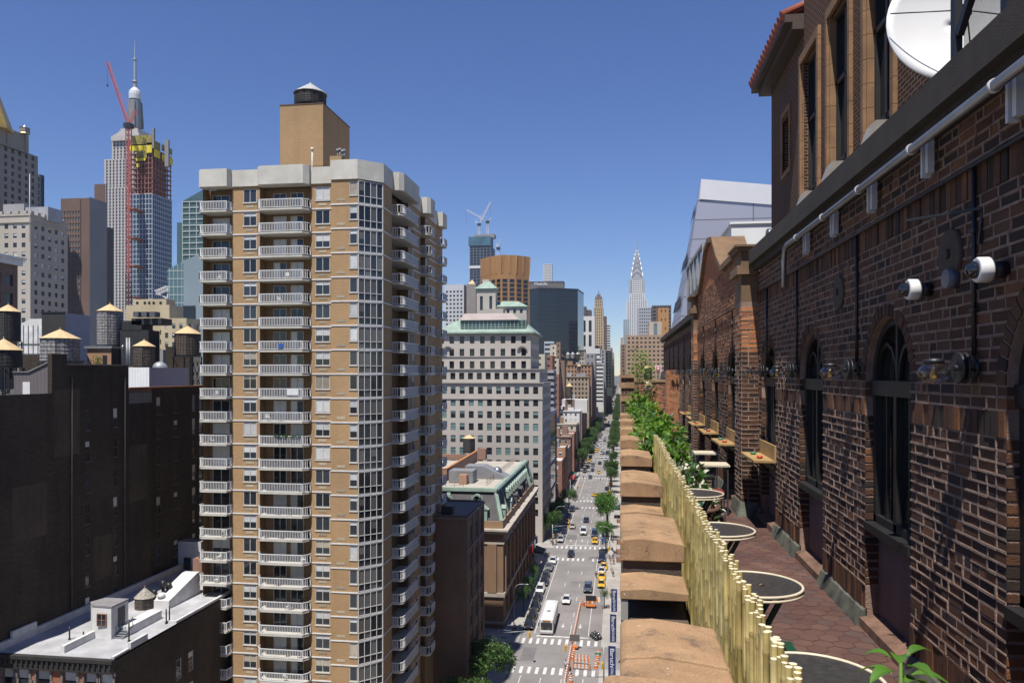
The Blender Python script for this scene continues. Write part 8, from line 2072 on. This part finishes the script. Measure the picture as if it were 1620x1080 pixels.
z0_, z1_ = zat(426, x0, gY2), zat(392, x1, gY2); xm = xat(291, gY2); zm_ = z0_+(z1_-z0_)*.4
b = MB(); b.extr([(x0, 30), (xm, 30), (xm, zm_), (x0, z0_)], lambda u, w, v: (u, w, v), gY2, gY2+30); b.build('wall', GW['teal'], t)
b = MB(); b.extr([(xm+.01, 30), (x1, 30), (x1, z1_), (xm+.01, zm_)], lambda u, w, v: (u, w, v), gY2-.4, gY2+30); b.build('facet', mk('facet_glass', (.24, .29, .31), .12, .08, .05, spec=.8), t)
b = MB(); z = 60
while z < z1_:
    f = max(0, (z-z0_)/(z1_-z0_)); xs = x0+(x1-x0)*f
    if xs < xm: b.box(xs, xm, gY2-.12, gY2-.003, z, z+.4)
    z += 3.7
for k in range(4): xx = x0+(xm-x0)*(k+.5)/4; b.box(xx-.12, xx+.12, gY2-.1, gY2-.004, 40, z0_+(z1_-z0_)*(k+.5)/4*.38)
b.build('mullion', TEA, t)
x = xat(292, gY2-1); addbox(t, 'dark_opening', GW['black'], xat(288, gY2-1), xat(308, gY2-1), gY2-1, gY2-.5, 50, zat(484, x, gY2))
TAN = stone('tan_masonry', (.50, .42, .27), .16, .08)
t, (x0, x1, y0, y1, z1) = pb('tan_building', 'tan masonry building with round holes in its parapet and stepped wings', 'building', 255, 295, 262, 503, 317, TAN, pu=3.0, fw=.44, pv=3.5, fh=.56, obj=BLIND, zw=30, top=1.9)
bld('', '', '', xat(199, 268), xat(268, 268), 268, yat(290, xat(268, 268)), zat(482, x0, 268), TAN, 'SE', pu=4.2, fw=.3, pv=3.6, fh=.5, root=t, z0=20, zw=40, wname='upper_wall', top=6)
ux0, ux1 = xat(211, 269), xat(263, 269); addbox(t, 'parapet', TAN, ux0, ux1, 269, 275, 70, zat(473.5, ux0, 269))
b = MB()
for px in (217, 229, 236, 243, 254): x = xat(px, 268.9); b.tube([(x, 268.9, zat(479, x, 269)), (x, 269.1, zat(479, x, 269))], .55, 12)
b.build('round_opening', BLACK, t)
x = xat(264, 300); t = thing('roof_truss', 'white slanted steel truss sticking up behind the tan building', 'truss', (x, 300, 60)); b = MB(); lattice(b, (xat(247, 300), 300, zat(463, x, 300)), (xat(266, 300), 300, zat(455, x, 300)), 1.6); b.bar((xat(247, 300), 300, zat(463, x, 300)), (xat(265, 300), 300, zat(472, x, 300)), .4); b.bar((xat(265, 300), 300, zat(472, x, 300)), (xat(266, 300), 300, zat(455, x, 300)), .4); b.build('truss', WHITE, t)
# centre
t, q_ = pb('gridded_tower', 'pale grey tower with square windows right of the apartment tower', 'building', 703, 734, 620, 450, 739, stone('grid_pale', (.52, .53, .55), .06), pu=3.3, fw=.5, pv=3.4, fh=.5, zw=60, top=5)
t, q_ = pb('stone_slab', 'grey brown slab with tiny cone roof beside the pale gridded tower', 'building', 738, 753, 600, 449, 756, stone('slab_brownish', (.25, .225, .21)), faces='', zw=60); (x0, x1, y0, y1, z1) = q_
b = MB(); b.prism([(x0+1, y0+1), (x1-1, y0+1), (x1-1, y0+7), (x0+1, y0+7)], z1, z1+4, taper=[((x0+x1)/2, y0+4)]*4); b.build('roof', PLY, t)
vY = 1480.0; x0, x1 = xat(743, vY), xat(776, vY); zt_ = zat(388, x1, vY)
t = thing('netted_tower', 'dark half built supertall with blue netting and two white cranes', 'building', ((x0+x1)/2, vY+20, 0))
bld('', '', '', x0, x1, vY, yat(783, x1), zt_, mk('steel_blue', (.12, .14, .17), .6, .2, .05), 'SE', pu=6.5, fw=.86, pv=5.5, fh=.8, gl='black', root=t, zw=150, top=.5)
addbox(t, 'safety_net', mk('net_blue', (.04, .13, .19), .7, .35, .05), x0-2, x1+.5, vY-2, vY+30, zt_, zat(374, x1, vY)); addbox(t, 'white_band', WHW, x0-1, xat(760, vY), vY-1, vY-.2, zat(424, x1, vY), zat(420, x1, vY)); addbox(t, 'roof_steel', GRC, x0+8, x1+7, vY+4, vY+24, zat(375, x1, vY), zat(369.5, x1, vY))
crane('white tower crane on the netted supertall, jib reaching up right', CRW, 758, vY+8, 374, 356, (776, 320), (752, 350), 3.6, 'white cranes on the supertall'); crane('white tower crane on the netted supertall, jib reaching left', CRW, 771.5, vY+12, 372, 352, (738, 332), (777, 345), 3.6, 'white cranes on the supertall')
crane('tiny white crane behind the bronze tower', CRW, 788.5, 1300, 420, 394, (791, 379), (786, 386), 3.4)
# bronze tower: folded plan seen corner-on
BRZ = mk('bronze_brick', (.36, .185, .065), .75, .14, .04); oY = 598.0
V3 = [(xat(760, 618), 618), (xat(776, 606), 606), (xat(793, oY), oY), (xat(816, 602), 602), (xat(837, 612), 612)]
t = thing('bronze_tower', 'bronze brown tower with folded facade and slanted fins at its crown', 'building', (V3[2][0], oY+20, 0)); z1 = zat(403, V3[2][0], oY); zc_ = zat(431, V3[2][0], oY)
mb = MB(); fm = MB(); gl_ = MB()
for (a0, a1), (c0, c1) in zip(V3[:-1], V3[1:]):
    d = Vector((c0-a0, c1-a1, 0)); L = d.length; d.normalize(); nn = Vector((-d.y, d.x, 0))
    T = lambda u, w, v, a0=a0, a1=a1, d=d, nn=nn: (a0+d.x*u+nn.x*w, a1+d.y*u+nn.y*w, v+60)
    facade(mb, T, L, zc_-60, spread(2, L, L*.35, L*.08), rows(int((zc_-64)/3.6), 3.6, 3.0, 1.0), .6)
    gl_.face((T(0, .65, 0), T(L, .65, 0), T(L, .65, zc_-60), T(0, .65, zc_-60)))
    mb.face((T(0, 0, zc_-60), T(L, 0, zc_-60), T(L, 0, z1-60), T(0, 0, z1-60)))
    for k in range(3):
        u = L*k/2; fm.face((T(u, 0, zc_-62), T(u+.5, -.35, zc_-60), T(u+1.2, -.5, z1-60), T(u, 0, z1-60))); fm.face((T(u+.5, -.35, zc_-60), T(min(L, u+2.6), 0, zc_-61), T(min(L, u+3.4), 0, z1-60), T(u+1.2, -.5, z1-60)))
mb.face([(x, y, z1) for x, y in V3]+[(V3[-1][0]-5, 650, z1), (V3[0][0]+5, 650, z1)])
mb.face(((V3[-1][0], V3[-1][1], 60), (V3[-1][0]-5, 650, 60), (V3[-1][0]-5, 650, z1), (*V3[-1], z1))); mb.face(((*V3[0], 60), (V3[0][0]+5, 650, 60), (V3[0][0]+5, 650, z1), (*V3[0], z1)))
mb.build('wall', BRZ, t); fm.build('crown_fins', BRZ, t); gl_.build('glazing', GW['dark'], t)
# slab with the rooftop name
mY = 1450.0; MG = stone('concrete_slab', (.30, .275, .25), .08, .02)
t, (x0, x1, y0, y1, z1) = pb('named_slab', 'wide grey slab tower carrying a white rooftop name', 'building', 832, 891, mY, 445, None, MG, depth=30, faces='S', pu=75, fw=.98, pv=4.2, fh=.45, gl='dark', zw=100, top=22)
b = MB(); b.box(x0, x1+.5, mY-.6, y1, z1-18, z1-2); b.build('dark_crown', mk('crown_dark', (.13, .115, .11), .8, .1, .02), t)
b = MB(); b.box(x0, x1+1, mY-1, y1, z1-2, z1+.5); b.build('roof_edge', mk('edge_dark', (.05, .05, .055), .8, .1, .02), t)
o, L = text_mesh('MetLife', 10, mk('sign_lit', (.82, .82, .82), .6, 0), 'name_lettering', .4); xa = xat(845, mY-2); s_ = (xat(866, mY-2)-xa)/L; o.scale = (s_, s_*.95, 1); o.rotation_euler = (R(90), 0, 0); o.parent = t; o.location = Vector((xa, mY-1.4, zat(449.5, xa, mY)))-Vector(wloc(t))
t, q_ = pb('slender_grid_tower', 'slender white gridded tower rising far behind the named slab', 'building', 859, 873, 2600, 417.5, None, stone('grid_white', (.66, .66, .65), .04, .01), depth=30, faces='SE', pu=4.9, fw=.6, pv=5.4, fh=.6, zw=200, top=1.5, dp=.8)
t = thing('black_glass_tower', 'faceted black glass tower right of the named slab', 'building', (xat(875, 760), 775, 0))
P = [(xat(838, 765), 765), (xat(853, 752), 752), (xat(881, 757), 757), (xat(914, 768), 768), (xat(914, 768)+4, 810), (xat(838, 765)-4, 810)]
z1 = zat(457, P[2][0], 755); b = MB(); b.prism(P, 0, z1); b.build('curtain_wall', GW['black'], t)
b = MB()
for (a0, a1), (c0, c1) in zip(P[:3], P[1:4]):
    z = 50
    while z < z1-3: b.bar((a0, a1-.12, z), (c0, c1-.12, z), .12, .5); z += 3.9
    for k in range(9): f = k/8; b.bar((a0+(c0-a0)*f, a1+(c1-a1)*f-.1, 40), (a0+(c0-a0)*f, a1+(c1-a1)*f-.1, z1-.5), .14, .14)
b.build('mullion', mk('mullion_navy', (.03, .045, .065), .4, .1, .1), t)
b = MB(); b.prism([(x+(.3 if i else -.3), y-.3) for i, (x, y) in enumerate(P)], z1, z1+1.2); b.build('roof_edge', mk('edge_navy', (.02, .025, .03), .5, .1, .1), t)
WHS = stone('white_stone', (.64, .62, .59), .07, .03)
t, q_ = pb('arched_tower', 'white stone tower with arched window bays right of the black glass', 'building', 917, 941, 900, 500, None, WHS, depth=30, faces='S', pu=6.2, fw=.55, pv=17, fh=.8, gl='dark', zw=60, top=5)
t, q_ = pb('maroon_tower', 'dark maroon tower peeking behind the white arched tower', 'building', 914, 935, 1020, 490, None, stone('maroon', (.11, .085, .10), .08, .02), depth=30, faces='S', pu=6, fw=.5, pv=4, fh=.4, zw=80); (x0, x1, y0, y1, z1) = q_; addbox(t, 'penthouse', MATS['maroon'], x0, xat(927, 1020), y0+3, y1, z1-1, zat(484.5, x0, 1020))
ADT = stone('deco_stone', (.48, .37, .235), .09, .02); dY_ = 980.0
t = thing('deco_tower', 'tan art deco tower with stepped crown left of the vanishing avenue', 'building', (xat(947, dY_), dY_+15, 0))
for px0, px1, pxe, pt, z0_, dy in ((938, 955, 957.5, 508, 0, 0), (939, 954, 956.5, 486, 100, 1), (940.5, 953, 955.5, 474, 130, 2.5)):
    a0, a1 = xat(px0, dY_+dy), xat(px1, dY_+dy); bld('', '', '', a0, a1, dY_+dy, min(dY_+34-dy, yat(pxe, a1)), zat(pt, a1, dY_), ADT, 'SE', pu=2.9, fw=.42, pv=3.7, fh=.62, root=t, z0=z0_, zw=max(z0_, 40), wname='tier', top=1.5)
xx = xat(947, dY_+14); b = MB(); b.box(xx-4.5, xx+4.5, dY_+9, dY_+20, zat(476, xx, dY_), zat(468, xx, dY_)); b.box(xx-2.5, xx+2.5, dY_+11, dY_+18, zat(468, xx, dY_), zat(464, xx, dY_)); b.build('crown', mk('crown_brown', (.20, .15, .11), .8, .1, .1), t)
b = MB(); b.tube([(xx, dY_+14, zat(464, xx, dY_)), (xx, dY_+14, zat(457, xx, dY_))], [.5, .2], 6); b.build('mast', IRON, t)
far_b = [(955, 959.5, 1150, 500, BRS, 'thin dark brown tower right behind the art deco tower', 3, .4, 4, .4, 'dark'), (958, 965, 1280, 513, WHS, 'narrow black and white banded tower right of the art deco tower', 30, .95, 4.2, .5, 'black'), (944, 958, 905, 553, GRS, 'low grey block below the art deco tower', 4, .5, 4, .5, 'dark'),
 (957, 968, 960, 556, mk('green_dark', (.06, .075, .075), .5, .1, .1), 'dark green glass block at the far end of the left row', 4, .8, 4, .8, 'black'), (925, 942, 640, 559, MATS['grey_slab'], 'grey plant roof block behind the white stepped building', 4, .3, 6, .3, 'dark')]
for px0, px1, Y, pt, m, lab, pu, fw, pv, fh, g in far_b: pb('skyline_block', lab, 'building', px0, px1, Y, pt, None, m, depth=30, faces='SE', pu=pu, fw=fw, pv=pv, fh=fh, gl=g, zw=30)
for i, (px0, px1, pt, dy) in enumerate(((927, 949, 551, 0), (927, 952, 566, -6), (935, 955, 575, -12))):
    if i == 0: wt, q_ = pb('stepped_block', 'white stepped building with dark window bands beyond the brown block', 'building', px0, px1, 705, pt, None, WHW, depth=30, faces='SE', pu=30, fw=.93, pv=3.6, fh=.42, gl='black', zw=30, top=5)
    else: (a0, a1) = xat(px0, 705+dy), xat(px1, 705+dy); bld('', '', '', a0, a1, 705+dy, 705+dy+25, zat(pt, a1, 705+dy), WHW, 'SE', pu=30, fw=.93, pv=3.6, fh=.42, gl='black', root=wt, wname='lower_step', zw=20, top=.8)
mids = [(861, 876, 560, 540, stone('bluewhite', (.42, .47, .52)), 'bluish white slab just right of the cream building', 8, .8, 3.4, .5), (870, 881, 540, 545, CRM, 'cream block with grey roof beside the gothic brick tower', 4, .3, 4, .4), (880, 886.5, 500, 541, RB2, 'slim brown gothic brick tower before the black glass tower', 3, .3, 4, .4), (862, 874, 440, 562, RB1, 'bright red brick block left of the cream mid block', 4, .3, 4, .3), (866, 884, 470, 567, CRM, 'cream block with few dark windows in the middle distance', 3.4, .4, 3.6, .4),
 (881, 893, 480, 570, RB2, 'tall brown brick block beside the brown tank roof', 3, .2, 4, .3), (862, 876, 390, 585, GRS, 'grey striped block right of the cream building', 6, .8, 3.2, .5), (876, 884, 420, 592, RB1, 'narrow red brick block with a rooftop tree', 3, .3, 3.6, .4), (846, 862, 420, 560, CRM, 'pale block hidden behind the cream building corner', 3, .4, 3.6, .4)]
for px0, px1, Y, pt, m, lab, pu, fw, pv, fh in mids: pb('mid_block', lab, 'building', px0, px1, Y, pt, None, m, depth=16, faces='SE', pu=pu, fw=fw, pv=pv, fh=fh)
tank('tiny left brown tank among the middle brick blocks', 881, 510, 3.2, 560, 563.5, 569, WB_, PLY, 40); tank('tiny right brown tank among the middle brick blocks', 890, 520, 3.2, 561, 564.5, 569, WB_, PLY, 40)
# right of the avenue
STL2 = mk('crown_steel', (.42, .43, .45), .5, .15, .05, metal=.25); cY_ = 1514.0; CX = xat(1007.5, cY_+15); WBK = stone('white_brick', (.60, .60, .60), .06, .02)
t = thing('crowned_skyscraper', 'tall white skyscraper with arched steel crown and needle spire right of the avenue', 'building', (CX, cY_+15, 0))
def ctier(hw, pt, z0_, dy=0, pu=4.2, m=WBK, **k): bld('', '', '', CX-hw, CX+hw, cY_+15-hw, cY_+15+hw, zat(pt, CX, cY_), m, 'SW', pu=pu, fw=.42, pv=4.2, fh=.6, root=t, z0=z0_, zw=max(z0_, 60), wname='tier', top=1.5, **k)
ctier(20.5, 475, 0); ctier(15.5, 464, 180); ctier(13.4, 443, 195)
b = MB()
for sx in (-1, 1):
    for sy in (-1, 1): b.box(CX+sx*13.4-2, CX+sx*13.4+2, cY_+15+sy*13.4-2, cY_+15+sy*13.4+2, zat(470, CX, cY_), zat(441.5, CX, cY_))
b.build('corner_pier', STL2, t)
# crown: nested sunburst arches on all four sides, shrinking to the spire
lv = [(12.6, 464, 438), (11.3, 445, 428), (9.6, 434, 419.5), (7.9, 426, 412), (6.2, 418.5, 405), (4.4, 411, 399), (2.7, 404.5, 394)]
b = MB(); g = MB()
for i, (hw, pb_, pt) in enumerate(lv):
    zb_, zt_ = zat(pb_, CX, cY_), zat(pt, CX, cY_); N = 12
    out = [(hw, zb_)]+[(hw*math.cos(math.pi*k/N)**1, zb_+(zt_-zb_)*(.25+.75*math.sin(math.pi*k/N))) for k in range(N+1)]+[(-hw, zb_)]
    b.extr(out, lambda u, w, v: (CX+u, cY_+15+w, v), -hw-.4+.8*i/7, hw+.4-.8*i/7); b.extr(out, lambda u, w, v: (CX+w, cY_+15+u, v), -hw-.4+.8*i/7, hw+.4-.8*i/7)
    for k in range(1, 8):
        a = math.pi*k/8; u, v = hw*.78*math.cos(a), zb_+(zt_-zb_)*(.22+.6*math.sin(a)); s = hw*.1
        for T_ in (lambda u_, v_: (CX+u_, cY_+15-hw-.55, v_), lambda u_, v_: (CX-hw-.55, cY_+15+u_, v_)): g.face((T_(u-s, v-s*1.2), T_(u+s, v-s*1.2), T_(u, v+s*2)))
b.build('crown', STL2, t); g.build('crown_window', GW['black'], t)
b = MB(); b.lathe((CX, cY_+15, zat(400, CX, cY_)), [(2.6, 0), (1.2, zat(390, CX, cY_)-zat(400, CX, cY_)), (.6, zat(380, CX, cY_)-zat(400, CX, cY_)), (.1, zat(370, CX, cY_)-zat(400, CX, cY_))], 8, smooth=False); b.build('spire', STL2, t)
rt = [(986, 996, 1300, 505, stone('pale_blue', (.40, .46, .50)), 'pale blue glass tower left of the crowned skyscraper', 3, .7, 4, .6, 'pale', 'W', None), (1010, 1033, 900, 486, stone('grid_grey', (.42, .43, .46), .05), 'grey gridded office tower before the crowned skyscraper', 2.7, .5, 3.8, .5, 'dark', 'W', None), (1032, 1062, 850, 483, stone('brown_glass', (.12, .10, .10)), 'dark brown tower right of the grey gridded tower', 4, .8, 4, .5, 'black', 'W', None),
 (1041, 1058, 700, 487, stone('orange_brick_far', (.42, .22, .08), .08), 'orange brick tower right of the avenue', 4, .25, 8, .3, 'dark', 'W', None), (1027, 1047, 640, 509, stone('pale_pier', (.50, .42, .33)), 'pale tower with tan recesses before the orange tower', 6, .5, 30, .9, 'pale', 'W', None), (990, 1053, 520, 530, stone('tan_apartment', (.38, .26, .17), .08), 'broad tan apartment slab with many windows beyond the terrace', 2.9, .5, 2.9, .45, 'dark', 'W', None)]
for px0, px1, Y, pt, m, lab, pu, fw, pv, fh, g, sd, _ in rt: pb('skyline_tower', lab, 'building', px0, px1, Y, pt, None, m, side=sd, depth=30, pu=pu, fw=fw, pv=pv, fh=fh, gl=g, zw=20)
# ================================================================ THE AIR
b = MB(); b.box(-3000, 3000, -120, 3600, -1.2, 480)
m = bpy.data.materials.new('haze'); m.use_nodes = True; n = m.node_tree.nodes; n.remove(n['Principled BSDF'])
v = n.new('ShaderNodeVolumePrincipled'); v.inputs['Color'].default_value = (.72, .84, 1, 1); v.inputs['Density'].default_value = .00006; v.inputs['Anisotropy'].default_value = .3
m.node_tree.links.new(v.outputs[0], n['Material Output'].inputs['Volume'])
tag(b.build('haze', m), kind='stuff')
